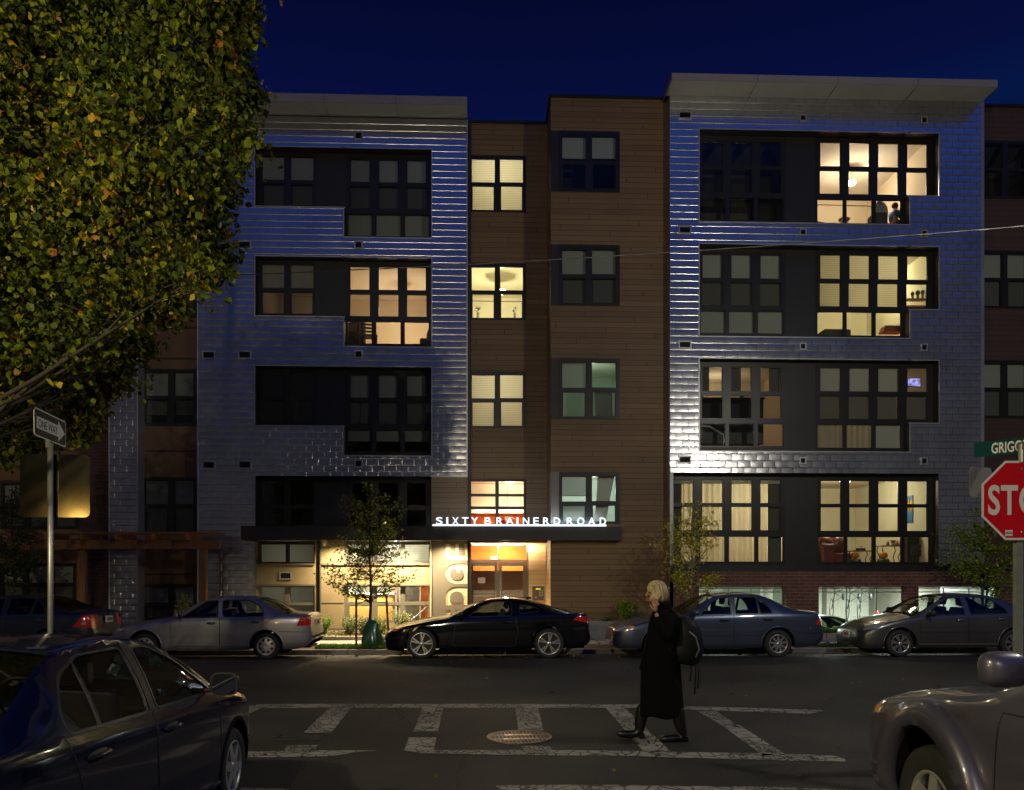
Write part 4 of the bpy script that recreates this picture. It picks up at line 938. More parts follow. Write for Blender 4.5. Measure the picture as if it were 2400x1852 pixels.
for (d, gg, s) in ((dl, gl_, 1), (dr, gr_, -1)):
    mb = MB(); slab(mb, YE+.015, .05, [(d[0]+.006, d[1]-.006, .21, d[3]-.006)], [(gg[0], gg[1], .55, gg[3])]); do = mb.build('entrance_door', M['frame_grey'], BLD, world=True)
    g = MB(); g.quad((gg[0], YE+.04, .55), (gg[1], YE+.04, .55), (gg[1], YE+.04, gg[3]), (gg[0], YE+.04, gg[3])); g.build('glass_pane', M['glass'], do, world=True)
    zb_ = PZ(1170, 1080+1235/4.0115, YE); h = MB(); h.box(gg[0], gg[1], YE+.07, YE+.10, zb_-.02, zb_+.015); h.box(gg[0]-.02, gg[1]+.02, YE-.05, YE-.02, zb_-.13, zb_-.10)
    xh = d[1]-.06 if s > 0 else d[0]+.06; h.tube([(xh, YE+.01, zb_-.13), (xh, YE-.06, zb_-.13), (xh, YE-.06, zb_+.02), (xh, YE+.01, zb_+.02)], .018, 8)
    h.build('handle', M['steel'], do, world=True)
mb = MB(); slab(mb, YE, .1, [(ex1, xb0+.05, .2, zt)]); mb.build('pale_boards', M['paleboard'], BLD, world=True)
mb = MB(); slab(mb, ex0-.06, .06, [(YL, YE, .2, zt)], axis='x'); mb.build('pale_boards', M['paleboard'], BLD, world=True)
mb = MB(); slab(mb, xb0-.012, .01, [(YB+.01, YE, .2, canB)], axis='x'); mb.build('pale_boards', M['paleboard'], BLD, world=True)
mb = MB(); mb.quad((xl1-.1, YL-1.2, .22), (xb0, YL-1.2, .22), (xb0, YE, .25), (xl1-.1, YE, .25)); mb.quad((xl1-.1, YL-1.2, .22), (xl1-.1, YL-1.2, 0), (xb0, YL-1.2, 0), (xb0, YL-1.2, .22)); mb.build('doorstep', M['concrete'], BLD, world=True)
# lobby: double height, orange wall
mb = MB(); lz1 = wO[3][3]+.1; lx0, lx1 = ex0-.05, xb0-.02
mb.quad((lx0, YE+3.4, .2), (lx0+.75, YE+3.4, .2), (lx0+.75, YE+3.4, canB+.1), (lx0, YE+3.4, canB+.1), 0); mb.quad((lx0+.75, YE+3.2, .2), (lx1, YE+3.2, .2), (lx1, YE+3.2, canB+.1), (lx0+.75, YE+3.2, canB+.1), 3)
mb.quad((lx0, YE+.1, .2), (lx0, YE+3.4, .2), (lx0, YE+3.4, canB+.1), (lx0, YE+.1, canB+.1), 0); mb.quad((lx1, YE+3.4, .2), (lx1, YE+.1, .2), (lx1, YE+.1, canB+.1), (lx1, YE+3.4, canB+.1), 1)
mb.quad((lx0, YE+.1, .2), (lx1, YE+.1, .2), (lx1, YE+3.4, .2), (lx0, YE+3.4, .2), 2); mb.quad((lx0, YE+.09, canB+.1), (lx0, YE+3.4, canB+.1), (lx1, YE+3.4, canB+.1), (lx1, YE+.09, canB+.1), 1)
mb.quad((lx0, YE+1.5, 1.95), (lx1, YE+1.5, 1.95), (lx1, YE+1.5, canB+.1), (lx0, YE+1.5, canB+.1), 0)
mb.build('room_interior', [M['wall_org'], M['wall_warm'], M['concrete'], M['char']], BLD, world=True)
zm = PZ(1160, 1080+440/4.0115, YW)
mb = MB(); y0 = YW+.02; y1 = YW+2.6; lx1b = lx1-.25
mb.quad((lx0, y1, canB+.12), (lx1b, y1, canB+.12), (lx1b, y1, zm), (lx0, y1, zm), 0); mb.quad((lx0, y1-.5, zm), (lx1b, y1-.5, zm), (lx1b, y1-.5, lz1), (lx0, y1-.5, lz1), 1); mb.quad((lx0, y1-.5, zm), (lx0, y1, zm), (lx1b, y1, zm), (lx1b, y1-.5, zm), 1)
mb.quad((lx0, y0, canB+.12), (lx0, y1, canB+.12), (lx0, y1, lz1), (lx0, y0, lz1), 1); mb.quad((lx1b, y1, canB+.12), (lx1b, y0, canB+.12), (lx1b, y0, lz1), (lx1b, y1, lz1), 1); mb.quad((lx0, y0, lz1), (lx0, y1, lz1), (lx1b, y1, lz1), (lx1b, y0, lz1), 1)
mb.quad((lx0, y0, canB+.12), (lx1b, y0, canB+.12), (lx1b, y1, canB+.12), (lx0, y1, canB+.12), 0)
mb.build('room_interior', [M['wall_org'], M['wall_warm']], BLD, world=True)
ceiling_lamp((lx0+1.3, YW+1.2, lz1), 75, (1, .86, .62), 'ceiling lamp in the orange room right above the lit sign letters', r=.13)
lamp('AREA', 'cove_light', ((lx0+lx1b)/2, y1-.62, zm+.05), 12, (1, .82, .55), (1.6, .1), rot=(R(90), 0, 0))
t = root('pendant_lamp', ((lx0+lx1)/2+.05, YW+1.1, lz1), 0, 'red and white folded pendant lamp in the orange room above the entrance', 'pendant lamp')
zz = PZ(1180, 1080+520/4.0115, YW+1.1)-lz1
mb = MB(); mb.tube([(0, 0, 0), (0, 0, zz+.15)], .008, 6); mb.build('cord', M['black'], t)
redm = mat('red_paper', (.75, .05, .03), .5); 
for i in range(11):
    a = i*2.4; rr = .18+.1*(i % 3); mb = MB(); Mx = Matrix.Rotation(a, 4, 'Z') @ Matrix.Rotation(R(40+13*i), 4, 'Y')
    mb.box(rr-.11, rr+.11, -.09, .09, -.004, .004, M=Matrix.Translation((0, 0, zz+.02*(i % 4))) @ Mx); mb.build('shade_leaf', redm if i % 3 else M['white'], t)
lamp('POINT', 'entry_light', ((lx0+lx1)/2, YE+.8, canB-.15), 110, (1, .78, .48), .08)
mb = MB()
lt = root('strip_light', (lx0+.95, YE+1.2, canB+.04), 0, 'long white strip light seen through the glass above the entrance doors', 'strip light')
MB().box(-.8, .8, -.03, .03, -.05, 0).build('tube', mat_emit('strip_glow', (1, .86, .66), 9), lt)
# EXIT sign seen through the transom
t = root('exit_sign', (PX(1158, YE+.9), YE+.9, PZ(1158, 1308, YE+.9)), 0, 'small red exit sign glowing inside the entrance above the doors', 'exit sign')
MB().box(-.11, .11, 0, .03, -.05, .05).build('housing', M['white'], t); text('lettering', 'EXIT', .085, mat_emit('red_glow', (1, .05, .02), 3), (0, -.004, -.03), (R(90), 0, 0), t, align='CENTER')
# notice taped to the door glass
nb = eg(643, 711, 1098, 1152); o = MB().box(nb[0], nb[1], YE+.022, YE+.028, nb[2], nb[3]).build('notice', M['white']); tag(o, 'white paper notice taped on the left entrance door', 'notice')
# intercom
ib = pxr(zG, 1155, 1260, 1180, 1312, YE, 1260); t = root('intercom', ((ib[0]+ib[1])/2, YE-.002, ib[2]), 0, 'grey intercom panel with small yellow display right of the entrance doors', 'intercom')
wI, hI = ib[1]-ib[0], ib[3]-ib[2]
MB().box(-wI/2, wI/2, -.05, 0, 0, hI).build('housing', mat('intercom_body', (.16, .13, .10), .4, .6), t, bevel=.006); MB().box(-wI/2-.02, wI/2+.02, -.08, 0, hI+.004, hI+.03).build('hood', M['white'], t)
MB().box(-wI*.22, wI*.22, -.055, -.051, hI*.76, hI*.85).build('display', mat_emit('display_glow', (.7, .6, .02), 1.0), t)
mb = MB()
for i in range(3):
    for j in range(4): mb.box(wI*.1+i*.04, wI*.1+i*.04+.026, -.057, -.051, hI*.3+j*.05, hI*.3+j*.05+.03)
mb.box(-wI*.3, -wI*.15, -.056, -.051, hI*.14, hI*.26); mb.build('keypad', M['steel'], t)
# canopy
CT_ = root('entrance_canopy', ((canX0+canX1)/2, 22.2, canB), 0, 'long charcoal metal canopy over the entrance and storefront', 'canopy')
mb = MB(); dj = canX1-canX0; cy1 = YL-.008
mb.box(canX0, canX1, 22.2, 22.28, canB, canT); mb.box(canX0, xb0-.03, 22.281, cy1, canT-.09, canT-.03); mb.box(canX0, canX0+.06, 22.281, cy1, canB, canT-.091); mb.box(xb0-.03, canX1, 22.281, YB-.04, canB, canT-.001)
mb.build('fascia', M['char'], CT_, world=True)
mb = MB()
for f in (.10, .33, .62, .80): x = canX0+dj*f; mb.box(x-.004, x+.004, 22.196, 22.2, canB+.005, canT-.005)
mb.build('joint', M['black'], CT_, world=True)
MB().box(canX0+.07, xb0-.03, 22.29, cy1, canB+.09, canB+.11).build('soffit', mat('soffit_paint', (.45, .42, .36), .6), CT_, world=True)
for i, u in enumerate((936, 1054, 797)):
    x = PX(u, 23.2); t = root('downlight', (x, 22.95, canB+.09), 0, ('downlight under the canopy above the small street tree', 'bright downlight under the canopy above the cut-out letters', 'dim downlight at the left end of the canopy')[i], 'downlight')
    mb = MB(); mb.lathe([(0, -.004), (.055, -.004)], n=16); mb.build('lens', mat_emit('downlight_glow', (1, .95, .8), 60), t)
    mb = MB(); mb.lathe([(.055, -.004), (.075, -.02), (.08, 0)], n=16); mb.build('bezel', M['white'], t)
    lamp('SPOT', 'downlight_beam', (0, .05, -.03), (1300, 560, 700)[i], (1, .76, .42), .05, spot=(150, .8), parent=t)
t = root('strip_light', (PX(1170, 23.9), 23.95, canB+.085), 0, 'slim strip light under the canopy just outside the entrance doors', 'strip light')
MB().box(-.95, .95, -.03, .03, -.05, 0).build('tube', mat_emit('outer_strip_glow', (1, .88, .66), 8), t); lamp('AREA', 'strip_glow', (0, 0, -.06), 480, (1, .74, .42), (1.8, .08), parent=t)
# security camera at the column
t = root('security_camera', (PX(450+838/2.717, 23.3), 23.4, canB+.02), 0, 'white security camera under the canopy beside the dark column', 'security camera')
mb = MB(); mb.ell((0, -.05, -.09), (.06, .09, .055), 14); mb.build('housing', M['white'], t, smooth=True); MB().box(-.05, .05, .0, .08, -.06, .06).build('bracket', M['white'], t, bevel=.006)
# glowing address letters standing on the canopy
SG = root('address_sign', (PX(1015, 22.14), 22.14, canT), 0, 'white glowing letters reading SIXTY BRAINERD ROAD on top of the canopy', 'sign')
sgx0, sgx1 = PX(960+217/4.0115, 22.14), PX(960+1848/4.0115, 22.14); sz = P(1230, 1080+608/4.0115, 22.14).z
glow = mat_emit('letter_glow', (.80, .88, 1.0), 1.3); glow2 = mat_emit('rail_glow', (.72, .84, 1.0), 2.2)
MB().box(sgx0, sgx1, 22.12, 22.16, sz-.018, sz+.022).build('light_rail', glow2, SG, world=True)
mb = MB(); n = 8
for i in range(n): x = sgx0+.2+(sgx1-sgx0-.4)*i/(n-1); mb.box(x-.015, x+.015, 22.165, 22.25, sz-.06, sz+.01)
mb.build('bracket', M['frame'], SG, world=True)
xs_l = (248, 345, 400, 492, 578, 705, 815, 905, 1005, 1065, 1163, 1255, 1355, 1478, 1575, 1678, 1787)
ws_l = (62, 18, 62, 62, 66, 62, 62, 74, 18, 60, 52, 62, 62, 62, 68, 68, 60)
lh = (603-535)/4.0115*22.14/F
for ch, xx, ww in zip('SIXTYBRAINERDROAD', xs_l, ws_l):
    t = text('letter', ch, lh/.70, glow, (0, 0, 0), (R(90), 0, 0), SG, extrude=.012, offset=.004)
    vx = [v.co.x for v in t.data.vertices]; w0 = max(vx)-min(vx); X0 = PX(960+xx/4.0115, 22.14); Wd = ww/4.0115*22.14/F
    t.scale = (Wd/w0, 1, 1); t.location = Vector((X0-min(vx)*Wd/w0, 22.135, sz+.022))-SG.location
lamp('AREA', 'sign_wash', ((sgx0+sgx1)/2-0.2, 22.2, sz+.10), 21, (.70, .84, 1.0), (sgx1-sgx0, .06), rot=(R(180-42), 0, 0))
# ---- storefront lobby objects seen through the lower right windows
t = root('reception_desk', (PX(865, YL+1.4), YL+1.5, .2), 0, 'pale wood reception desk behind the storefront window', 'desk')
MB().box(-.85, .75, -.3, .3, 0, 1.02).build('desk_front', mat('birch_veneer', (.62, .36, .10), .5, var=.15, scale=3, stretch=(1, 1, 6)), t, bevel=.01); MB().box(-.88, .78, -.34, .34, 1.022, 1.06).build('desk_top', M['white'], t)
for i, (dx, dz, a) in enumerate(((-.5, 0, 30), (-.22, .06, 50), (.02, .03, 35))):
    t = root('drum_lamp', (PX(845, YL+1.0)+dx, YL+1.1, 1.72+dz), 0, ('tilted white drum lamp nearest the left edge of the storefront window', 'tilted white drum lamp in the middle of the three above the reception desk', 'tilted white drum lamp on the right of the three above the reception desk')[i], 'hanging lamp', 'three drum lamps over the reception desk')
    mb = MB(); mb.lathe([(.0, .1), (.1, .1), (.1, -.1), (.0, -.1)], n=20); o = mb.build('lamp_shade', mat('drum_shade', (.8, .76, .66), .7, emit=(1, .9, .7), es=.9), t, smooth=False); o.rotation_euler = (0, R(a), 0)
    MB().tube([(0, 0, .08), (0, 0, .5-dz)], .005, 6).build('cord', M['black'], t)
cols = [(.7, .25, .05), (.12, .06, .03), (.8, .4, .1), (.35, .05, .03), (.85, .8, .7), (.3, .2, .1)]
for i in range(7):
    x = PX(922+i*8.2, YL+2.2); o = MB().box(x, x+.035+.02*(i % 2), YL+2.2, YL+2.26, .2, 1.62-.05*(i % 3)).build('wall_slat', mat('slat_paint_%s' % 'abcdefg'[i], cols[i % 6], .5)); tag(o, 'upright coloured slat of the screen behind the middle storefront window', 'slat', 'coloured upright slats of the lobby screen')
t = root('exit_sign', (PX(929, YL+1.2), YL+1.2, 1.93), 0, 'orange lit exit sign hanging behind the middle storefront window', 'exit sign')
MB().box(-.14, .14, -.02, .02, -.07, .07).build('housing', mat('sign_housing', (.8, .5, .2), .5, emit=(1, .35, .05), es=1.5), t); text('lettering', 'EXIT', .10, mat_emit('red_glow_text', (1, .04, .02), 2), (0, -.026, -.035), (R(90), 0, 0), t, align='CENTER')
o = MB().box(PX(986, YL+.9), PX(1008, YL+.9), YL+.9, YL+.96, .2, 2.0).build('orange_partition', M['wall_org']); tag(o, 'orange partition panel behind the right storefront window', 'partition')
o = MB().box(PX(950, YL+1.1), PX(983, YL+1.1), YL+1.1, YL+1.16, .2, 1.95).build('dark_partition', mat_planks('grey_louvre_boards', (.10, .095, .08), (.16, .15, .13), .07)); tag(o, 'dark grey slatted partition between the orange panel and the coloured slats', 'partition')
t = root('stair_rail', (PX(990, YL+.7), YL+.7, .2), 0, 'sloping steel handrail behind the right storefront window', 'handrail')
MB().tube([(-.35, 0, .25), (.35, 0, .85)], .02, 8).build('rail', M['steel'], t)
mb = MB()
for i in range(4): mb.tube([(-.3+i*.2, 0, 0), (-.3+i*.2, 0, .29+i*.172)], .01, 6)
mb.build('post', M['steel'], t)
lamp('POINT', 'dim_light', ((sx0+dark0)/2, YL+1.1, 2.3), 16, (1, .92, .66), .1)  # added light with no fixture, brightens the upper left storefront blinds from behind
lamp('POINT', 'dim_light', ((sx0+dark0)/2, YL+1.1, 1.0), 12, (1, .92, .66), .1)  # likewise added, for the lower pair of blinds
lamp('POINT', 'lobby_light', (PX(870, YL+1.0), YL+.95, 1.85), 420, (1, .90, .66), .08)
# ---- pergola at the left
PG = root('pergola', (PX(300, 22.6), 22.6, 0), 0, 'long dark timber pergola along the left part of the building', 'pergola')
yp = 22.6; pz0, pz1 = P(300, 850+1132/2.592, yp).z, P(300, 850+1078/2.592, yp).z
px0_, px1_ = PX(-60, yp), PX(0+1335/2.592, yp)
MB().box(px0_, px1_, yp, yp+.09, pz0, pz1).build('beam', M['timber'], PG, world=True); 
for i, x_ in enumerate(np.arange(px0_+.2, px1_-.1, .93)): MB().box(x_, x_+.06, yp-.38, YL-.15, pz1+.003, pz1+.16).build('rafter', M['timber'], PG, world=True)
mb = MB()
for j in range(4): mb.box(px0_, px1_-.05+.0, yp-.22+j*.27, yp-.16+j*.27, pz1+.163, pz1+.22)
mb.build('batten', M['timber'], PG, world=True)
for u in (186, 471, -40):
    x_ = PX(u, yp); MB().box(x_-.10, x_+.10, yp+.093, yp+.25, 0, pz1-.01).build('post', M['timber'], PG, world=True, bevel=.008)
# ---- things inside the lit rooms
# k1 left room
yi = YL+1.0; fl = tb[0][2]-H-.28+.05
t = root('ladder_back_chair', (PX(450+1130/2.717, yi), yi, ozb-H+.22), R(12), 'black ladder-back chair silhouetted in the beige room of the left metal block', 'chair')
mb = MB(); 
for sx_ in (-.2, .2): MB().box(sx_-.02, sx_+.02, .16, .2, -.0, .82).build('leg', M['black'], t); MB().box(sx_-.02, sx_+.02, -.2, -.16, 0, .32).build('leg', M['black'], t)
for j in range(4): mb.box(-.18, .18, .165, .19, .42+j*.105, .475+j*.105)
mb.build('backrest', M['black'], t); MB().box(-.23, .23, -.22, .2, .322, .36).build('seat', M['black'], t)
t = root('bookcase', (PX(450+1035/2.717, yi+.2), yi+.3, ozb-H+.06), R(-35), 'dark glazed bookcase at the left of the beige room', 'bookcase')
MB().box(-.3, .3, -.15, .15, 0, 1.0).build('case', M['black'], t); 
for j in range(2): MB().box(-.24, .24, -.16, -.152, .08+j*.46, .46+j*.46).build('door', M['glass'], t)
t = root('armchair', (PX(450+1500/2.717, yi-.4), yi-.35, ozb-H+.08), 0, 'black armchair with cushion at the right edge of the beige room', 'armchair')
MB().box(-.22, .3, -.25, .25, 0, .3).build('seat', M['black'], t, bevel=.05); MB().ell((.12, 0, .42), (.16, .2, .26), 12).build('cushion', M['black'], t, smooth=True)
ceiling_lamp((PX(450+1340/2.717, YL+2.4), YL+2.4, tu[0][3]-H+.10), 62, (1, .78, .52), 'small white pendant lamp hanging in the beige room', r=.13, drop=.50, es=.5)
lamp('POINT', 'table_lamp_light', (PX(450+1290/2.717, YL+2.6), YL+2.7, ozb-H+.22), 38, (1, .82, .52), .12)
lamp('POINT', 'side_room_light', (pO[0]+1.0, YL+2.6, oz1-H-.4), 5, (1, .8, .6), .15)
# bamboo plants, k1 recess window
for i, xz in enumerate((327, 562)):
    xx, yy_ = PX(1000+xz/2.718, YW+.18), YW+.18; zb_ = wO[1][2]+.05
    t = root('lucky_bamboo', (xx, yy_, zb_), 0, ('braided bamboo plant on the left of the bright yellow window sill', 'braided bamboo plant on the right of the bright yellow window sill')[i], 'potted plant', 'bamboo plants on the yellow window sill')
    mb = MB()
    for a in (0, 2.1, 4.2): mb.tube([(.035*math.cos(a+j*.9), .035*math.sin(a+j*.9), j*.03) for j in range(8)], .009, 6)
    mb.build('stem', M['black'], t); mb = MB(); rr = random.Random(i)
    for j in range(26):
        a = rr.uniform(0, 6.28); e = rr.uniform(-.3, 1.2); L = rr.uniform(.07, .14); b0 = Vector((rr.uniform(-.03, .03), rr.uniform(-.02, .02), .20+rr.uniform(0, .16))); d = Vector((math.cos(a)*math.cos(e), math.sin(a)*math.cos(e), math.sin(e)))*L; s = Vector((-math.sin(a), math.cos(a), .2))*.014
        mb.poly([b0, b0+d*.5+s, b0+d, b0+d*.5-s])
    mb.build('leaves', M['green_p'], t)
t = root('plant_shelf', ((wO[1][0]+wO[1][1])/2, YW+.22, wO[1][2]+.62), 0, 'thin dark rod across the bright yellow window above the bamboo plants', 'curtain rod'); MB().tube([(-.85, 0, 0), (.85, 0, 0)], .01, 6).build('rod', M['black'], t)
# top right room: chair, person, stool
y_ = YR+1.0; zf_ = rb-.3
ceiling_lamp((PX(1550+1120/2.515, YR+2.2), YR+2.2, Q4[3]+.14), 125, (1, .84, .62), 'bright ceiling lamp in the top right room', r=.14, drop=.42, es=14)
t = root('stool', (PX(1550+1078/2.515, y_), y_, rb+.08), 0, 'small round dark stool in the top right room', 'stool'); mb = MB(); mb.lathe([(0, .5), (.15, .5), (.17, .47), (.13, .44), (0, .44)], n=20); mb.build('seat', M['woodf'], t, smooth=True)
for a in (.5, 2.1, 3.7, 5.3): MB().tube([(.10*math.cos(a), .1*math.sin(a), .44), (.15*math.cos(a), .15*math.sin(a), 0)], .012, 6).build('leg', M['steel'], t)
t = root('curtain_rod', (PX(1550+1090/2.515, YR+.55), YR+.55, PZ(2000, 150+833/2.515, YR+.55)), 0, 'thin rail across the lower panes of the top right room', 'rail'); MB().tube([(-.95, 0, 0), (.95, 0, -.02)], .013, 6).build('rod', M['woodf'], t)
t = root('table', (PX(1550+945/2.515, y_+.1), y_, rb-.03), 0, 'curved dark table edge at the left of the top right room', 'table'); MB().tube([(-.35, 0, .52), (0, 0, .48), (.1, 0, .44), (.12, 0, 0)], .025, 8).build('frame', M['woodf'], t)
t = root('armchair', (PX(1550+1300/2.515, YR+.75), YR+.80, rb+.08), 0, 'tall dark fabric armchair beside the seated person', 'armchair')
MB().box(-.3, .12, -.2, .25, 0, .55).build('seat', mat('plaid_cloth', (.06, .055, .06), .9, var=.5, scale=20), t, bevel=.06); MB().ell((-.02, .05, .62), (.24, .16, .34), 14).build('backrest', mat('grey_cloth', (.3, .3, .31), .9, var=.2), t, smooth=True)
def skinmesh(name, verts, edges, radii, mat_, parent, sub=2, rootv=0):
    me = bpy.data.meshes.new(name); me.from_pydata(verts, edges, []); o = link(name, me, mat_, parent)
    md = o.modifiers.new('skin', 'SKIN'); md.use_smooth_shade = True
    sv = me.skin_vertices[0].data
    for i, r in enumerate(radii): sv[i].radius = (r, r) if not isinstance(r, tuple) else r; sv[i].use_root = (i == rootv)
    s = o.modifiers.new('sub', 'SUBSURF'); s.levels = s.render_levels = sub
    return o
SK = mat('skin', (.50, .27, .18), .5, var=.08)
def seated():
    t = root('person', (PX(1550+1372/2.515, YR+.8), YR+.85, rb+.12), 0, 'seated person in blue clothes bent over a lit screen in the top right room', 'person')
    V = [(0, 0, .30), (.01, 0, .48), (.03, 0, .60), (.03, 0, .66), (.05, 0, .70), (.07, 0, .78),
         (-.02, .11, .58), (.10, .13, .44), (.22, .08, .40), (.28, .06, .41), (.04, -.13, .58), (.12, -.15, .43), (.22, -.08, .38), (.28, -.06, .40),
         (.02, .09, .26), (.36, .10, .28), (.38, .10, 0), (.02, -.09, .26), (.36, -.10, .28), (.38, -.10, 0)]
    E = [(0,1),(1,2),(2,3),(3,4),(4,5),(2,6),(6,7),(7,8),(8,9),(2,10),(10,11),(11,12),(12,13),(0,14),(14,15),(15,16),(0,17),(17,18),(18,19)]
    r = [.13,.12,.11,.05,.07,.085,.055,.042,.032,.03,.055,.042,.032,.03,.08,.06,.04,.08,.06,.04]
    skinmesh('body', V, E, r, SK, t)
    V2 = V[:3]+[(.03,0,.645)]+V[6:9]+V[10:13]; V2 = V2; E2 = [(0,1),(1,2),(2,3),(2,4),(4,5),(5,6),(2,7),(7,8),(8,9)]
    skinmesh('shirt', V2, E2, [.145,.135,.125,.06,.068,.055,.046,.068,.055,.046], mat('blue_shirt', (.08, .2, .42), .8, var=.5, scale=14), t)
    MB().ell((.05, 0, .79), (.095, .085, .095), 14).build('hair', mat('brown_hair', (.05, .028, .015), .6), t, smooth=True)
    l = root('tablet', (t.location.x+.24, t.location.y-.05, t.location.z+.38), 0, 'glowing tablet held by the seated person in the top right room', 'tablet')
    o = MB().box(-.09, .09, -.006, .006, -.06, .06).build('casing', M['black'], l); o.rotation_euler = (R(-50), R(20), 0)
    s = MB().box(-.08, .08, -.010, -.007, -.052, .052).build('screen', mat_emit('screen_glow', (.7, .85, 1), 2.5), l); s.rotation_euler = (R(-50), R(20), 0)
seated()
# k1 right room: plant pots on a shelf, lamps, sofa outlines
ceiling_lamp((PX(1550+1250/2.515, YR+2.0), YR+2.2, Q4[3]-H+.14), 90, (1, .86, .50), 'ceiling lamp behind the blinds of the second right room from the top', r=.12, drop=.1, es=10)
zsh = PZ(2150, 150+1385/2.515, YR+.5); t = root('wall_shelf', (PX(1550+1505/2.515, YR+.5), YR+.55, zsh), 0, 'dark shelf carrying three round plants in the second right room', 'shelf')
MB().box(-.28, .28, -.1, .1, -.03, 0).build('board', M['woodf'], t); MB().box(-.28, .28, -.08, .1, -.22, -.19).build('board', M['woodf'], t)
for i, (xx, dz, s) in enumerate(((1480, .02, .05), (1512, .05, .062), (1540, .07, .055))):
    t = root('potted_plant', (PX(1550+xx/2.515, YR+.5), YR+.5, zsh), 0, ('round dark plant at the left end of the shelf', 'round dark plant in the middle of the shelf', 'round dark plant at the right end of the shelf')[i], 'potted plant', 'round plants on the shelf')
    MB().ell((0, 0, dz+.12), (s, s, s*1.25), 12).build('foliage', mat('dusky_leaf_%s' % 'abc'[i], (.10, .09, .06), .8, var=.4, scale=40, bump=1), t, smooth=True); MB().lathe([(0, 0), (.03, 0), (.036, dz+.06), (0, dz+.06)], n=14).build('pot', M['woodf'], t)
zq_ = rb-H+.0
t = root('sofa', (PX(1550+1025/2.515, YR+.9), YR+.9, zq_-.02), 0, 'dark sofa back at the lower left of the second right room', 'sofa'); MB().box(-.45, .35, -.3, .3, 0, .46).build('seat', mat('olive_cloth', (.08, .08, .05), .9), t, bevel=.07); MB().box(-.5, -.455, -.3, .3, .0, .36).build('armrest', mat('olive_cloth_b', (.08, .08, .05), .9), t, bevel=.02)
t = root('fruit_bowl', (PX(1550+1160/2.515, YR+.6), YR+.6, zq_+.10), 0, 'bowl heaped with green and orange fruit on the sill of the second right room', 'bowl'); MB().lathe([(0, 0), (.1, 0), (.2, .07), (.19, .075), (.0, .02)], n=20).build('bowl', M['woodf'], t, smooth=True)
for i in range(7): a = i*.9; MB().ell((.11*math.cos(a), .08*math.sin(a), .085), (.045, .045, .042), 10).build('fruit', (mat('green_fruit', (.12, .35, .02), .4), M['orange'])[i % 2], t, smooth=True)
t = root('lamp_and_books', (PX(1550+1350/2.515, YR+.8), YR+.8, zq_+.08), 0, 'stack of red books on a low cabinet in the second right room', 'books'); 
for j in range(4): MB().box(-.28+.02*j, .3-.03*j, -.15, .15, .30+j*.045, .34+j*.045).build('book', (mat('red_cover', (.4, .06, .03), .6), M['woodf'])[j % 2], t)
lamp('POINT', 'table_lamp_light', (PX(1550+1110/2.515, YR+1.3), YR+1.4, zq_+.15), 16, (1, .8, .45), .08)
# k2 right
lamp('POINT', 'dim_light', (T3[0]+1.1, YR+2.4, T3[3]-2*H-.45), 16, (1, .78, .5), .1); lamp('POINT', 'dim_light', (Q4[0]+1.8, YR+2.6, Q4[3]-2*H-.5), 14, (1, .85, .55), .1)
mb = MB(); a = T3; zc = t3u[0][2]-2*H-.03
t = root('kitchen_cabinet', (T3[0]+1.05, YR+1.2, zc-1.3), 0, 'dark kitchen cabinets filling the lower panes of the third right room', 'cabinet'); MB().box(-1.05, 1.0, -.2, .3, 0, 1.28).build('carcass', M['black'], t); MB().box(-1.08, 1.03, -.24, .34, 1.281, 1.32).build('worktop', M['char'], t)
for i, xx in enumerate((-.75, .02, .42)):
    p = root('potted_plant', (T3[0]+1.05+xx, YR+1.15, zc+.02), 0, ('bushy plant at the left end of the dark worktop', 'small plant in the middle of the dark worktop', 'small plant at the right end of the dark worktop')[i], 'potted plant', 'plants on the dark worktop')
    MB().lathe([(0, 0), (.05, 0), (.06, .09), (0, .09)], n=12).build('pot', M['woodf'], p); mb = MB(); rr = random.Random(i+5)
    for j in range(50):
        a_ = rr.uniform(0, 6.28); L = rr.uniform(.05, .16); b0 = Vector((0, 0, .09)); d = Vector((math.cos(a_)*.8, math.sin(a_)*.8, rr.uniform(.1, 1)))*L*(1.3 if i == 0 else .8); s = Vector((-math.sin(a_), math.cos(a_), 0))*.02; mb.poly([b0, b0+d*.6+s, b0+d*1.2, b0+d*.6-s])
    mb.build('leaves', M['green_p'], p)
t = root('television', (PX(1550+1527/2.569, YR+.7), YR+.75, PZ(2144, 800+275/2.569, YR+.75)), 0, 'television glowing blue behind the small upper pane of the third right room', 'television'); 
MB().box(-.2, .2, 0, .04, 0, .26).build('housing', M['black'], t)
def tvmat():
    m, tt, b, o = newmat('tv_picture'); tc = N(tt, 'ShaderNodeTexCoord'); nz = N(tt, 'ShaderNodeTexNoise'); nz.inputs['Scale'].default_value = 9; tt.links.new(tc.outputs['Object'], nz.inputs[0]); r = N(tt, 'ShaderNodeValToRGB')
    r.color_ramp.elements[0].position = .4; r.color_ramp.elements[0].color = (.02, .02, .1, 1); r.color_ramp.elements[1].position = .6; r.color_ramp.elements[1].color = (.35, .3, 1, 1); tt.links.new(nz.outputs[0], r.inputs[0]); tt.links.new(r.outputs[0], b.inputs['Emission Color']); b.inputs['Emission Strength'].default_value = 1.6; return m
MB().box(-.18, .18, -.006, -.001, .02, .24).build('screen', tvmat(), t)
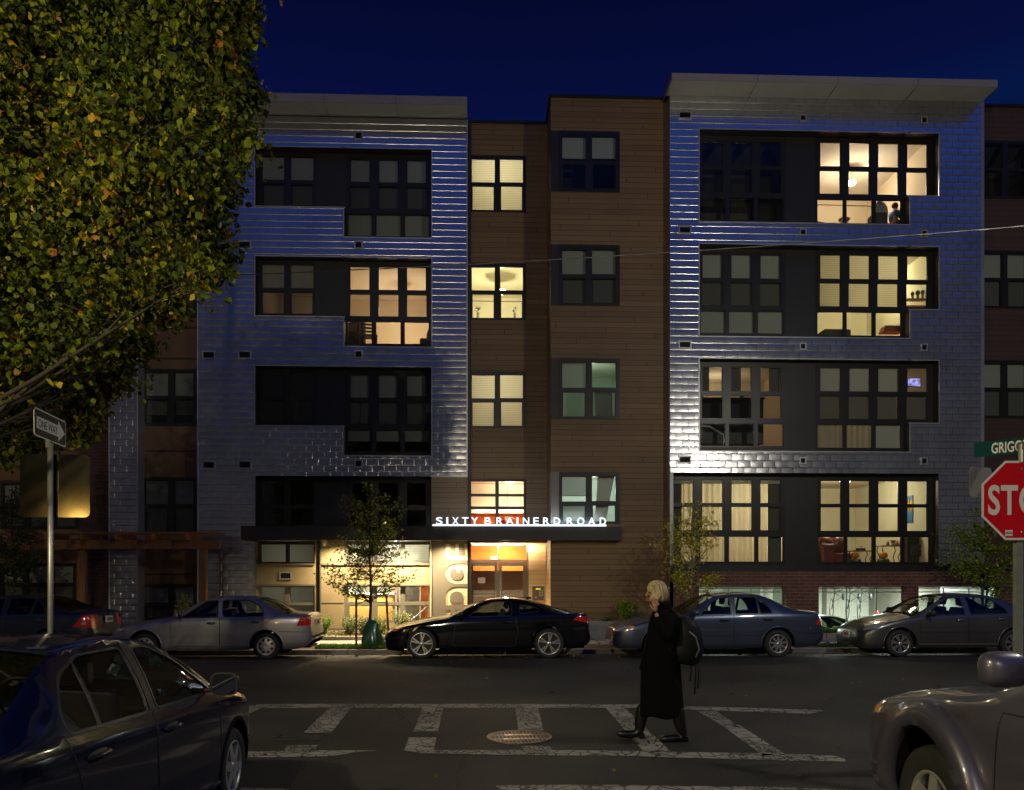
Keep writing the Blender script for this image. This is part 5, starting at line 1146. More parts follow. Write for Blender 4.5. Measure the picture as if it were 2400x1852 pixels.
# k3 right: curtained room and the living room
lamp('POINT', 'curtain_room_light', (PX(1550+400/2.569, YR+2.1), YR+2.0, zrb-.7), 105, (1, .87, .58), .12)
zf3 = zsill
ceiling_lamp((PX(1550+1115/2.569, YR+1.9), YR+2.0, zrb+.14), 92, (1, .88, .58), 'bright ceiling lamp in the living room with the leather sofa', r=.15, drop=.10, es=22)
ys = YR+1.6; t = root('leather_sofa', (PX(1550+1045/2.569, ys), ys, zf3), R(4), 'brown leather sofa in the ground floor living room', 'sofa')
MB().box(-.95, .35, -.38, .38, 0, .36).build('seat', M['leather'], t, bevel=.06); MB().box(-1.0, .38, .2, .48, .1, .88).build('backrest', M['leather'], t, bevel=.11)
MB().box(-.72, -.28, -.62, -.42, 0, .62).build('armrest', M['leather'], t, bevel=.07)
for dx in (-.3, .1): MB().ell((dx, -.02, .6), (.28, .14, .26), 14).build('cushion', M['leather'], t, smooth=True)
for i, xx in enumerate((1165, 1336)):
    xp = PX(1550+xx/2.569, YR+.62); zb_ = PZ(2000, 800+1300/2.569, YR+.62)
    s = root('pot_stand', (xp, YR+.62, zf3), 0, ('low black stand under the left pumpkin', 'low black stand under the right pumpkin')[i], 'plant stand', 'black stands under the pumpkins'); MB().lathe([(0, 0), (.16, 0), (.19, .06), (.15, .17), (0, .17)], n=20).build('stand', M['black'], s, smooth=True)
    p = root('pumpkin', (xp, YR+.62, zf3+.17), 0, ('tall orange pumpkin with curled stem nearest the sofa', 'round orange pumpkin with a short stem nearest the glass side table')[i], 'pumpkin', 'pumpkins on the living room window sill')
    mb = MB(); n = 40; hh, rr_ = (.11, .125) if i == 0 else (.105, .125); prof = []
    base = len(mb.v)
    for a in range(13):
        tt = math.pi*a/12
        for b_ in range(n):
            an = 2*math.pi*b_/n; rd = rr_*math.sin(tt)*(1-.08*abs(math.cos(an*5))) ; mb.v.append((rd*math.cos(an), rd*math.sin(an), hh+hh*math.cos(tt)-(.02*(1-math.sin(tt)) if a < 3 else 0)))
    for a in range(12):
        for b_ in range(n): mb.f.append((a*n+b_, (a+1)*n+b_, (a+1)*n+(b_+1) % n, a*n+(b_+1) % n)); mb.m.append(0)
    mb.build('flesh', M['orange'], p, smooth=True); MB().tube([(0, 0, hh*2-.03), (-.01, 0, hh*2+.02), (-.03*(1-i)-.005, 0, hh*2+.05)], [.018, .013, .01], 8).build('stem', M['woodf'], p, smooth=True)
def side_table(x, y, w, h, lab):
    t = root('side_table', (x, y, zf3), 0, lab, 'table'); MB().box(-w/2, w/2, -.2, .2, h-.03, h).build('tabletop', M['woodf'], t)
    for a in (-1, 1):
        for b_ in (-1, 1): mb = MB(); mb.tube([(a*(w/2-.04), b_*.16, 0), (a*(w/2-.11), b_*.14, h*.4), (a*(w/2-.03), b_*.16, h*.75), (a*(w/2-.06), b_*.16, h-.03)], .012, 6); mb.build('leg', M['black'], t)
    return t
side_table(PX(1550+1205/2.569, YR+1.0), YR+1.05, .62, .42, 'low table with curled iron legs between the two pumpkins')
side_table(PX(1550+1375/2.569, YR+1.3), YR+1.35, .62, .58, 'taller side table carrying bottles and a green plant')
t = root('tissue_box', (PX(1550+1200/2.569, YR+1.0), YR+1.0, zf3+.42), 0, 'dark tissue box with a white tissue on the low table', 'tissue box'); MB().box(-.12, .12, -.06, .06, 0, .07).build('carton', M['char'], t, bevel=.004); mb = MB(); mb.poly([(-.04, 0, .07), (.05, .01, .07), (.02, 0, .15), (-.01, .01, .13)]); mb.poly([(-.03, .02, .07), (.04, -.02, .07), (.04, 0, .16)]); mb.build('tissue', M['white'], t)
zt_ = zf3+.58; xb_ = PX(1550+1395/2.569, YR+1.3)
p = root('potted_plant', (xb_, YR+1.3, zt_), 0, 'leafy green plant among bottles on the taller side table', 'potted plant'); MB().lathe([(0, 0), (.05, 0), (.06, .08), (0, .08)], n=12).build('pot', M['white'], p)
mb = MB(); rr = random.Random(3)
for j in range(60): a_ = rr.uniform(0, 6.28); L = rr.uniform(.05, .13); b0 = Vector((0, 0, .08)); d = Vector((math.cos(a_), math.sin(a_), rr.uniform(.2, 1)))*L; s = Vector((-math.sin(a_), math.cos(a_), 0))*.018; mb.poly([b0, b0+d*.6+s, b0+d, b0+d*.6-s])
mb.build('leaves', M['green_p'], p)
for i, dx in enumerate((-.17, -.12, .10, .15, .20)):
    b_ = root('bottle', (xb_+dx, YR+1.32, zt_), 0, 'small coloured bottle standing beside the plant on the taller side table', 'bottle', 'bottles on the taller side table')
    MB().lathe([(0, 0), (.02, 0), (.02, .09), (.008, .12), (.008, .15+.01*i), (0, .15+.01*i)], n=12).build('glass_body', mat('bottle_%s' % 'abcde'[i], ((.5, .2, .02), (.1, .3, .05), (.6, .3, .05), (.5, .05, .02), (.7, .5, .1))[i], .2), b_, smooth=True)
# generic seascape print on the far right wall
xw_ = xo1-.052; t = root('wall_picture', (xw_-.02, YR+1.5, PZ(2130, 800+1095/2.569, YR+1.5)), 0, 'blue and orange picture hanging on the right wall of the living room', 'picture')
def pic():
    m, tt, b, o = newmat('picture_print'); tc = N(tt, 'ShaderNodeTexCoord'); s = N(tt, 'ShaderNodeSeparateXYZ'); tt.links.new(tc.outputs['Object'], s.inputs[0]); r = N(tt, 'ShaderNodeValToRGB'); e = r.color_ramp
    e.elements[0].position = 0; e.elements[0].color = (.02, .12, .35, 1); e.elements[1].position = .9; e.elements[1].color = (.1, .35, .6, 1)
    for p_, c_ in ((.3, (.03, .25, .5, 1)), (.42, (.75, .3, .03, 1)), (.6, (.85, .5, .1, 1)), (.7, (.15, .3, .45, 1))): q = e.elements.new(p_); q.color = c_
    tt.links.new(s.outputs[2], r.inputs[0]); tt.links.new(r.outputs[0], b.inputs['Base Color']); return m
mb = MB(); mb.box(-.012, .015, -.28, .28, 0, .8); mb.build('canvas', pic(), t)
for j in (-.12, 0, .1): MB().box(-.016, -.013, j-.015, j+.015, .35, .74).build('painted_post', M['black'], t)
t = root('television_cabinet', (PX(1550+1500/2.569, YR+1.1), YR+1.1, zf3), 0, 'tall black television and speaker cabinet in the corner of the living room', 'cabinet')
MB().box(-.2, .18, -.2, .2, 0, .95).build('carcass', M['black'], t, bevel=.02); MB().box(-.14, .28, -.3, -.21, .25, .6).build('speaker', M['char'], t, bevel=.02)
mb = MB(); mb.tube([(.1, -.32, .45), (.2, -.34, .55), (.3, -.33, .4), (.28, -.33, .1), (.35, -.33, .0)], .006, 6); mb.build('cable', M['white'], t)
# bicycles hung on the garage wall, a parked car roof and a fire extinguisher
def bicycle(x, y, lab):
    t = root('bicycle', (x, y, 0), 0, lab, 'bicycle', 'bicycles hung upright in the garage')
    for zc2 in (1.72, .72):
        mb = MB(); 
        pts = [(.0+.10*math.sin(a)*0+.30*math.cos(a)*.55, .3*math.cos(a)*.8, zc2+.32*math.sin(a)) for a in np.linspace(0, 2*math.pi, 33)]; mb.tube(pts, .016, 6, cap=False); w = mb.build('wheel', M['black'], t, smooth=True)
    mb = MB(); mb.tube([(0, 0, 1.72), (.1, 0, 1.25), (.06, 0, .95), (0, 0, .72)], .016, 6); mb.tube([(.1, 0, 1.25), (.35, -.05, 1.35)], .013, 6); mb.tube([(.06, 0, .95), (.32, 0, 1.1), (.1, 0, 1.25)], .013, 6); mb.build('frame', M['black'], t)
    mb = MB(); mb.tube([(.05, -.25, 1.42), (.12, 0, 1.36), (.05, .25, 1.42)], .012, 6); mb.build('handlebar', M['black'], t); MB().ell((.38, 0, 1.12), (.05, .06, .12), 10).build('saddle', M['black'], t, smooth=True)
for i, xx in enumerate((1919+30, 1986, 2013)):
    bicycle(PX(xx, YR+3.6), YR+3.6, ('bicycle hung upright at the left of the middle garage opening', 'bicycle hung upright left of the middle garage post', 'bicycle hung upright right of the middle garage post')[i])
t = root('fire_extinguisher', (PX(2057, YR+3.4), YR+3.4, .45), 0, 'small red fire extinguisher in the middle garage opening', 'extinguisher'); MB().lathe([(0, 0), (.035, 0), (.035, .17), (.015, .20), (.01, .22), (0, .22)], n=16).build('cylinder', mat('red_enamel', (.55, .02, .02), .3), t, smooth=True)
# ---------------------------------------------------------------- vehicles
def pchip(keys):
    xs = np.array([k[0] for k in keys], float); ys = np.array([k[1] for k in keys], float)
    h = np.diff(xs); d = np.diff(ys)/h; m = np.zeros(len(xs))
    for i in range(1, len(xs)-1):
        if d[i-1]*d[i] > 0: w1, w2 = 2*h[i]+h[i-1], h[i]+2*h[i-1]; m[i] = (w1+w2)/(w1/d[i-1]+w2/d[i])
    m[0] = d[0]; m[-1] = d[-1]
    def f(x):
        x = float(min(max(x, xs[0]), xs[-1])); i = int(min(max(np.searchsorted(xs, x)-1, 0), len(xs)-2)); t = (x-xs[i])/h[i]
        return float((2*t**3-3*t**2+1)*ys[i]+(t**3-2*t**2+t)*h[i]*m[i]+(-2*t**3+3*t**2)*ys[i+1]+(t**3-t**2)*h[i]*m[i+1])
    return f
TYRE = mat('tyre_rubber', (.018, .018, .018), .8, var=.3, scale=30)
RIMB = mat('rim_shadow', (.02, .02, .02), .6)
CHROME = mat('chrome', (.7, .7, .7), .12, 1.0)
CGLASS = mat_glass('car_glass', (.66, .70, .67), ior=1.45, k=.75)
CGLASSD = mat_glass('car_glass_dark', (.36, .39, .37), ior=1.45, k=.75)
SEAT = mat('seat_cloth', (.04, .038, .034), .9, var=.2); SEATL = mat('grey_seat_cloth', (.13, .135, .115), .9, var=.2)
REDL = mat('red_lens', (.55, .01, .008), .12, coat=1); AMB = mat('amber_lens', (.7, .22, .02), .12, coat=1); CLR = mat('clear_lens', (.55, .55, .52), .08, .6, coat=1)
class Car:
    def __init__(s, S):
        s.S = S; L = s.L = S['L']; s.top = pchip(S['top']); s.belt = pchip(S['belt']); s.w = pchip(S['w']); s.bot = pchip(S['bot']); s.rw = pchip(S['rw']); s.crown = pchip(S['crown'])
    def sec(s, x):
        w, zb, zt, zs = s.w(x), s.belt(x), s.top(x), s.bot(x); cr = s.crown(x); zr = zt-cr
        zb = min(zb, zr-.015); yr = min(s.rw(x), w*.93); yb = w*s.S.get('by', .955); zm = zs+(zb-zs)*.50
        side = [(w*.93, zs), (w*.985, zs+.09), (w, zm), (w*.988, zb-(zb-zs)*.12), (yb, zb)]
        return side, (yr, zr), zt
    def ring(s, x):
        side, (yr, zr), zt = s.sec(x); pts = []
        fy = pchip([(i, p[0]) for i, p in enumerate(side)]); fz = pchip([(i, p[1]) for i, p in enumerate(side)])
        for t in np.linspace(0, 4, s.NS+1): pts.append((fy(t), fz(t)))
        yb, zb = pts[-1]
        for j in range(1, s.NG+1):
            t = j/s.NG; bul = .018*math.sin(math.pi*t)*min(1, (zr-zb)/.3); pts.append((yb+(yr-yb)*t+bul, zb+(zr-zb)*t))
        for j in range(1, s.NT+1):
            t = j/s.NT; pts.append((yr*(1-t), zr+(zt-zr)*(1-(1-t)**2.6)))
        return pts
    NS, NG, NT = 9, 4, 7
    def sy(s, x, z):
        p = s.ring(x)[:s.NS+s.NG+1]; return float(np.interp(z, [q[1] for q in p], [q[0] for q in p]))
    def build(s, name, loc, rz, label, cat, group=None, paint=None, res=.06):
        S, L = s.S, s.L; t = root(name, loc, rz, label, cat, group); s.t = t
        xs = set(np.round(np.concatenate([np.linspace(0, .12, 5), np.arange(.12, L-.12, res), np.linspace(L-.12, L, 5)]), 4))
        for k in ('wsh', 'rwn'): xs |= {round(v, 4) for v in S[k]}
        xs = sorted(xs); xs = [x for i, x in enumerate(xs) if i == 0 or x-xs[i-1] > .004]
        bm = bmesh.new(); row = bm.faces.layers.int.new('row'); grid = []
        for x in xs:
            r = s.ring(x); grid.append([[bm.verts.new((x, -y, z)) for y, z in r], None]); 
            grid[-1][1] = [bm.verts.new((x, y, z)) for y, z in r[:-1]]+[grid[-1][0][-1]]
        n = len(grid[0][0])
        for i in range(len(xs)-1):
            for j in range(n-1):
                a, b = grid[i][0], grid[i+1][0]; f = bm.faces.new((a[j], b[j], b[j+1], a[j+1])); f[row] = j
                a, b = grid[i][1], grid[i+1][1]; f = bm.faces.new((a[j], a[j+1], b[j+1], b[j])); f[row] = j
        for i, sg in ((0, 1), (len(xs)-1, -1)):
            a, b = grid[i]
            for j in range(n-1):
                q = [a[j], a[j+1], b[j+1], b[j]]; q = [v for k, v in enumerate(q) if v not in q[:k]]
                if sg < 0: q.reverse()
                if len(q) > 2: f = bm.faces.new(q); f[row] = 999
        def cut(poly, r0, r1, ymin=0.0, mark=None, circ=False, side=0):
            px, pz = [p[0] for p in poly], [p[1] for p in poly]; x0, x1, z0, z1 = min(px)-.001, max(px)+.001, min(pz)-.001, max(pz)+.001
            def cand():
                out_ = []
                for f in bm.faces:
                    if not (r0 <= f[row] < r1): continue
                    c = [v.co for v in f.verts]
                    if side and c[0].y*side < 0: continue
                    if max(p.x for p in c) < x0 or min(p.x for p in c) > x1 or max(p.z for p in c) < z0 or min(p.z for p in c) > z1: continue
                    if ymin and min(abs(p.y) for p in c) < ymin: continue
                    out_.append(f)
                return out_
            for i in range(len(poly)):
                a, b = poly[i], poly[(i+1) % len(poly)]; d = Vector((b[0]-a[0], 0, b[1]-a[1]))
                if d.length < 1e-5: continue
                no = Vector((d.z, 0, -d.x)).normalized(); fs = cand(); es = {e for f in fs for e in f.edges}; vs = {v for f in fs for v in f.verts}
                bmesh.ops.bisect_plane(bm, geom=list(fs)+list(es)+list(vs), plane_co=(a[0], 0, a[1]), plane_no=no, dist=1e-5)
            area = sum(poly[i][0]*poly[(i+1) % len(poly)][1]-poly[(i+1) % len(poly)][0]*poly[i][1] for i in range(len(poly))); sg = 1 if area > 0 else -1
            res_ = []
            for f in cand():
                c = f.calc_center_median(); ok = True
                for i in range(len(poly)):
                    a, b = poly[i], poly[(i+1) % len(poly)]
                    if ((b[0]-a[0])*(c.z-a[1])-(b[1]-a[1])*(c.x-a[0]))*sg < -1e-6: ok = False; break
                if ok: res_.append(f)
            return res_
        part = bm.faces.layers.int.new('part'); names = ['body']; mats = [paint]
        def setp(fs, nm, m_):
            names.append(nm); mats.append(m_)
            for f in fs: f[part] = len(names)-1
        # wheel arches
        for wx in S['wheels']:
            ra = S['arch']; za = S['wr']; poly = [(wx+ra*math.cos(R(a)), za+ra*math.sin(R(a))*S.get('archz', 1)) for a in range(0, 181, 12)]+[(wx-ra, .0), (wx+ra, .0)]
            fs = cut(poly, 0, s.NS); bmesh.ops.delete(bm, geom=fs, context='FACES')
        for poly in S['win']:
            fs = cut(poly, s.NS-1, s.NS+s.NG)
            for sg in (-1, 1): setp([f for f in fs if f.calc_center_median().y*sg > 0], 'side_window', S.get('gm', CGLASS))
        def split(fs, nm, m_):
            for sg in (-1, 1): setp([f for f in fs if f.calc_center_median().y*sg > 0], nm, m_)
        for poly, m_, ym in S.get('head', []): split([f for f in cut(poly, 0, 1000, ym)], 'headlight', m_)
        for poly, m_, ym in S.get('tail', []): split([f for f in cut(poly, 0, 1000, ym)], 'taillight', m_)
        nd = 0
        for poly in S['doors']:
            fs = [f for f in cut(poly, 0, s.NS+s.NG) if f[part] == 0]; split(fs, 'door', paint)
        # windscreen and rear window
        g0 = s.NS+s.NG
        for key, nm in (('wsh', 'windscreen'), ('rwn', 'rear_window')):
            a, b = S[key]; setp([f for f in bm.faces if g0 <= f[row] < 999 and f[part] == 0 and a-1e-4 < f.calc_center_median().x < b+1e-4], nm, S.get('gm', CGLASS))
        inset = {}
        bm.normal_update(); me0 = bpy.data.meshes.new('tmp'); bm.to_mesh(me0); cos = [v.co.copy() for v in bm.verts]; nos = [v.normal.copy() for v in bm.verts]
        faces = [[] for _ in names]
        for f in bm.faces: faces[f[part]].append([v.index for v in f.verts])
        bm.verts.index_update(); made = {}
        bm.faces.index_update()
        faces = [[] for _ in names]
        for f in bm.faces: faces[f[part]].append([v.index for v in f.verts])
        cos = [v.co.copy() for v in bm.verts]; nos = [v.normal.copy() for v in bm.verts]
        doors = []
        for pi, nm in enumerate(names):
            if not faces[pi]: continue
            idx = {}; vv = []; nn = []
            for f in faces[pi]:
                for i in f:
                    if i not in idx: idx[i] = len(vv); vv.append(cos[i]+(-nos[i]*.008 if 'window' in nm or nm == 'windscreen' else nos[i]*.002 if 'light' in nm else Vector((0, 0, 0)))); nn.append(nos[i])
            me = bpy.data.meshes.new(nm); me.from_pydata([tuple(v) for v in vv], [], [[idx[i] for i in f] for f in faces[pi]])
            o = link(nm, me, mats[pi], t, smooth=True); me.normals_split_custom_set_from_vertices([tuple(q) for q in nn])
            if nm == 'body': s.body = o
            if nm == 'door': doors.append(o)
        bm.free(); bpy.data.meshes.remove(me0); s.doors = doors
        # ribbons that follow the surface: seams, window rubbers, mouldings
        def ribbon(nm, pts, wd, m_, off=.003, parent=None, closed=False, sides=(-1, 1), dense=.05):
            q = []
            P_ = list(pts)+([pts[0]] if closed else [])
            for i in range(len(P_)-1):
                a, b = Vector(P_[i]), Vector(P_[i+1]); k = max(1, int((b-a).length/dense))
                for j in range(k): q.append(a+(b-a)*j/k)
            q.append(Vector(P_[-1]))
            for sd in sides:
                mb = MB(); pr = None; 
                for i, p in enumerate(q):
                    d = (q[min(i+1, len(q)-1)]-q[max(i-1, 0)]).normalized(); nrm = Vector((-d.y, d.x))*wd/2; cur = []
                    for k in (-1, 1):
                        x_, z_ = p.x+nrm.x*k, p.y+nrm.y*k; y_ = s.sy(x_, z_); cur.append((x_, sd*(y_+off), z_)); cur.append((x_, sd*(y_-.01), z_))
                    if pr:
                        for a, b in ((0, 2), (1, 0), (2, 3)): mb.quad(pr[a], cur[a], cur[b], pr[b])
                    pr = cur
                mb.build(nm, m_, parent or t, smooth=(nm == 'arch_lip'))
        s.ribbon = ribbon
        SEAM = M['black']
        for poly in S['win']: ribbon('window_rubber', poly, S.get('rubw', .022), S.get('rubm', SEAM), .004, closed=True)
        for poly in S['doors']: ribbon('door_seam', poly, .009, SEAM, .002, closed=True)
        for (pts, wd, m_, off) in S.get('strips', []): ribbon('side_moulding', pts, wd, m_ or paint, off)
        for wx in S['wheels']:
            ra = S['arch']; az = S.get('archz', 1); fl = S.get('flare', (.03, .008))
            pts = [(wx+(ra+fl[0]/2)*math.cos(R(a)), S['wr']+(ra*az+fl[0]/2)*math.sin(R(a))) for a in range(-2, 183, 4)]; ribbon('arch_lip', pts, fl[0], paint, fl[1], dense=.3)
            if S.get('flare2'):
                pass
        # wheels
        for wx in S['wheels']:
            for sd in (-1, 1):
                y0 = sd*(s.w(wx)*.985); s.wheel(t, wx, y0, sd)
        # wheel housings
        for wx in S['wheels']:
            mb = MB(); ra = S['arch']+.03; W_ = s.w(wx)-.04
            for i in range(12):
                a0, a1 = R(-10+i*200/12), R(-10+(i+1)*200/12); p0 = (wx+ra*math.cos(a0), S['wr']+ra*math.sin(a0)); p1 = (wx+ra*math.cos(a1), S['wr']+ra*math.sin(a1)); mb.quad((p0[0], -W_, p0[1]), (p1[0], -W_, p1[1]), (p1[0], W_, p1[1]), (p0[0], W_, p0[1]))
            mb.build('wheel_housing', M['black'], t)
        mb = MB(); zf = s.bot(L/2)+.02; w_ = s.w(L/2)*.93
        xa, xb = S['wheels'][0]+S['arch'], S['wheels'][1]-S['arch']; mb.box(xa, xb, -w_, w_, zf, zf+.05); mb.box(.12, xa, -w_*.55, w_*.55, zf, zf+.05); mb.box(xb, L-.12, -w_*.55, w_*.55, zf, zf+.05); mb.build('underbody', M['black'], t)
        # cabin
        sc_ = S.get('seatm', SEAT); zs_ = s.bot(L/2)+.12; xf = S['seat']; hgt = s.top(xf)-zs_
        for sd in (-.36, .36):
            mb = MB(); mb.box(xf-.50, xf+.05, sd-.25, sd+.25, zs_, zs_+.24); st = mb.build('seat', sc_, t, bevel=.05, weld=False)
            Mx = Matrix.Translation((xf+.08, sd, zs_+.2)) @ Matrix.Rotation(R(16), 4, 'Y'); b = MB().box(-.06, .06, -.24, .24, 0, hgt*.56, M=Mx).build('backrest', sc_, st, bevel=.05)
            Mx = Matrix.Translation((xf+.10+hgt*.18, sd, zs_+.2+hgt*.57)) @ Matrix.Rotation(R(10), 4, 'Y'); MB().box(-.045, .045, -.13, .13, 0, hgt*.17, M=Mx).build('headrest', sc_, st, bevel=.04)
        xr = S.get('rseat', xf+.95); mb = MB(); mb.box(xr-.35, xr+.1, -.62, .62, zs_, zs_+.25); st = mb.build('seat', sc_, t, bevel=.05); Mx = Matrix.Translation((xr+.1, 0, zs_+.2)) @ Matrix.Rotation(R(22), 4, 'Y'); MB().box(-.06, .06, -.60, .60, 0, hgt*.50, M=Mx).build('backrest', sc_, st, bevel=.05)
        mb = MB(); mb.box(S['wsh'][0]-.05, S['wsh'][0]+.42, -s.w(1.5)*.86, s.w(1.5)*.86, zs_+.1, s.belt(S['wsh'][0]+.1)-.04); mb.build('dashboard', M['black'], t, bevel=.04)
        a = [(xf-.52+.05*math.sin(v)*.0+.18*math.sin(v)*.45, -.36+.18*math.cos(v), s.belt(xf)-.04+.17*math.sin(v)) for v in np.linspace(0, 6.283, 21)]; MB().tube(a, .013, 6, cap=False).build('steering_wheel', M['black'], t, smooth=True)
        # mirrors
        if S.get('mirror', True):
            for sd in (-1, 1):
                mx = S['mir'][0]; mz = S['mir'][1]; sz_ = S.get('mirs', 1.0); y_ = s.sy(mx, mz-.02)
                mb = MB(); base = []
                for i in range(9):
                    a = i/8; rr = math.sin(math.pi*min(.97, .12+a*.85))**.5
                    base.append((a, rr))
                rings = []; nb = 12
                fwd = S.get('mirflip', 1)
                for (a, rr) in [(-.05, .05), (-.02, .25), (0, .42), (.12, .68), (.3, .86), (.55, .96), (.8, 1), (1, .97)]:
                    ring = []
                    for k in range(nb*2):
                        an = math.pi*k/nb; c, d = math.cos(an), math.sin(an); c = math.copysign(abs(c)**.6, c); d = math.copysign(abs(d)**.6, d)
                        ring.append((mx-.05*sz_+a*.10*sz_*fwd, sd*(y_+S.get('mirout', 0)+.045*sz_+.105*sz_+.105*rr*c*sz_), mz+.035*sz_+S.get('mirh', .072)*rr*d*sz_))
                    rings.append(ring)
                b0 = len(mb.v)
                for r_ in rings: mb.v += r_
                m2 = nb*2
                for i in range(len(rings)-1):
                    for k in range(m2): mb.f.append((b0+i*m2+k, b0+i*m2+(k+1) % m2, b0+(i+1)*m2+(k+1) % m2, b0+(i+1)*m2+k)); mb.m.append(0)
                mb.f.append(tuple(b0+k for k in range(m2))); mb.m.append(0)
                mo = mb.build('mirror', S.get('mirm', paint), t, smooth=True)
                bm_ = bmesh.new(); bm_.from_mesh(mo.data); bmesh.ops.recalc_face_normals(bm_, faces=bm_.faces); bm_.to_mesh(mo.data); bm_.free()
                cy_ = sum(p[1] for p in rings[-1])/m2; cz_ = sum(p[2] for p in rings[-1])/m2
                g = MB(); g.poly([(p[0]+.001*fwd, p[1], p[2]) for p in rings[-1]]); g.build('mirror_bezel', M['black'], mo)
                g = MB(); g.poly([(p[0]+.004*fwd, cy_+(p[1]-cy_)*.88, cz_+(p[2]-cz_)*.86) for p in rings[-1]]); g.build('mirror_glass', mat('mirror_silver', (.75, .78, .76), .03, 1.0) if 'mg' not in M else M['mg'], mo)
                mb = MB(); mb.box(mx-.03, mx+.03, min(sd*(y_-.01), sd*(y_+.09+S.get('mirout', 0))), max(sd*(y_-.01), sd*(y_+.09+S.get('mirout', 0))), mz-.16 if sz_ > 1.2 else mz-.03, mz+.0); mb.build('mirror_foot', S.get('mirm', paint), mo, bevel=.01)
        # handles
        for (hx, hz, hw) in S.get('handles', []):
            for sd in (-1, 1):
                y_ = s.sy(hx, hz)+.001; mb = MB(); n0, n1 = (y_, y_+.012) if sd > 0 else (-y_-.012, -y_)
                mb.ell((hx, sd*y_, hz), (hw*.62, .012, .032), 14); d_ = min(doors, key=lambda o: abs(np.mean([v.co.x for v in o.data.vertices])-hx)+(9 if np.mean([v.co.y for v in o.data.vertices])*sd < 0 else 0)) if doors else t
                hc = mb.build('handle_cup', SEAM, d_, smooth=True); mb = MB(); mb.tube([(hx-hw/2, sd*(y_+.005), hz), (hx-hw*.35, sd*(y_+.028), hz+.004), (hx+hw*.35, sd*(y_+.028), hz+.004), (hx+hw/2, sd*(y_+.005), hz)], .013, 8); mb.build('handle', S.get('hm', paint), d_, smooth=True)
        # plates
        for (px_, pz_, back, m_) in S.get('plates', []):
            p = MB().box(px_-.012, px_+.012, -.155, .155, pz_-.075, pz_+.075).build('number_plate', M['pl'], t)
            for i in range(6): MB().box(*( (px_+.013, px_+.016) if back else (px_-.016, px_-.013)), -.12+i*.042, -.12+i*.042+.026, pz_-.035, pz_+.035).build('figure', m_, p)
        return t
    def wheel(s, t, x, y, sd):
        S = s.S; r = S['wr']; rr = S['rim']; wd = .20; y1 = y-sd*wd
        w = root('wheel', (x, y, r), 0); w.parent = t
        mb = MB(); prof = [(rr, -.015), (rr+.02, -.004), (r-.035, -.0), (r-.012, -.015), (r, -.05), (r, -wd+.05), (r-.012, -wd+.01), (rr, -wd)]
        mb.lathe([(a, b*sd) for a, b in prof], axis='y', n=40); mb.build('tyre', TYRE, w, smooth=True)
        mb = MB(); mb.lathe([(a, b*sd) for a, b in [(rr+.004, -.012), (rr-.012, -.006), (rr-.02, -.03), (rr-.03, -.13)]], axis='y', n=40); rim = mb.build('rim', S['rimm'], w, smooth=True)
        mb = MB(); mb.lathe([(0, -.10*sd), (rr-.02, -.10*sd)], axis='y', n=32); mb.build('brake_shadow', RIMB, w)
        if S['style'] == 'cover':
            mb = MB(); n = S['nsp']; K = 8; base = len(mb.v)
            # dished cover with n openings
            for i in range(n*K):
                a0, a1 = 2*math.pi*i/(n*K), 2*math.pi*(i+1)/(n*K); hole = 2 <= (i % K) < 6
                radii = [(0.0, -.012), (rr*.30, -.008), (rr*.58, -.012), (rr*.84, -.018), (rr*.97, -.008)]
                for j in range(4):
                    if hole and j == 2: continue
                    (ra, ya), (rb_, yb_) = radii[j], radii[j+1]; pa = lambda q, ag, yy: (q*math.cos(ag), yy*sd, q*math.sin(ag))
                    mb.quad(pa(ra, a0, ya), pa(rb_, a0, yb_), pa(rb_, a1, yb_), pa(ra, a1, ya))
            mb.build('hub_cover', S['rimm'], w, smooth=False)
        else:
            n = S['nsp']; pr = S.get('pair', 0)
            for i in range(n):
                for q in ((-1, 1) if pr else (0,)):
                    a = 2*math.pi*i/n+.2; ai = a+q*pr*.30; ao = a+q*pr; wi, wo_ = S['spw']; c = lambda rad, ang, off, yy: (rad*math.cos(ang)-off*math.sin(ang), yy*sd, rad*math.sin(ang)+off*math.cos(ang))
                    ri, ro = rr*.20, rr*.95; f = [c(ri, ai, -wi/2, -.012), c(ri, ai, wi/2, -.012), c(ro, ao, wo_/2, -.014), c(ro, ao, -wo_/2, -.014)]; bk = [c(ri, ai, -wi/2, -.05), c(ri, ai, wi/2, -.05), c(ro, ao, wo_/2, -.045), c(ro, ao, -wo_/2, -.045)]
                    mb = MB(); mb.quad(*f)
                    for k in range(4): mb.quad(f[k], f[(k+1) % 4], bk[(k+1) % 4], bk[k])
                    mb.build('spoke', S['rimm'], w)
            mb = MB(); mb.lathe([(0, -.006*sd), (rr*.16, -.008*sd), (rr*.22, -.02*sd), (rr*.24, -.05*sd)], axis='y', n=24); mb.build('hub', S['rimm'], w, smooth=True)
            mb = MB()
            for i in range(5): a = 2*math.pi*i/5+.5; mb.ell((rr*.30*math.cos(a), -.010*sd, rr*.30*math.sin(a)), (.012, .006, .012), 8)
            if S['style'] == 'bolts': mb.build('wheel_nuts', M['black'], w)
M['mg'] = mat('mirror_silver', (.75, .78, .76), .03, 1.0)
M['pl'] = mat('plate_white', (.75, .72, .62), .4)
ALLOY = mat('alloy', (.62, .62, .60), .28, .9, var=.08); ALLOYD = mat('painted_alloy', (.50, .50, .48), .35, .6)
P_red = mat('plate_red', (.5, .05, .05), .5); P_dk = mat('plate_dark', (.05, .05, .05), .5)
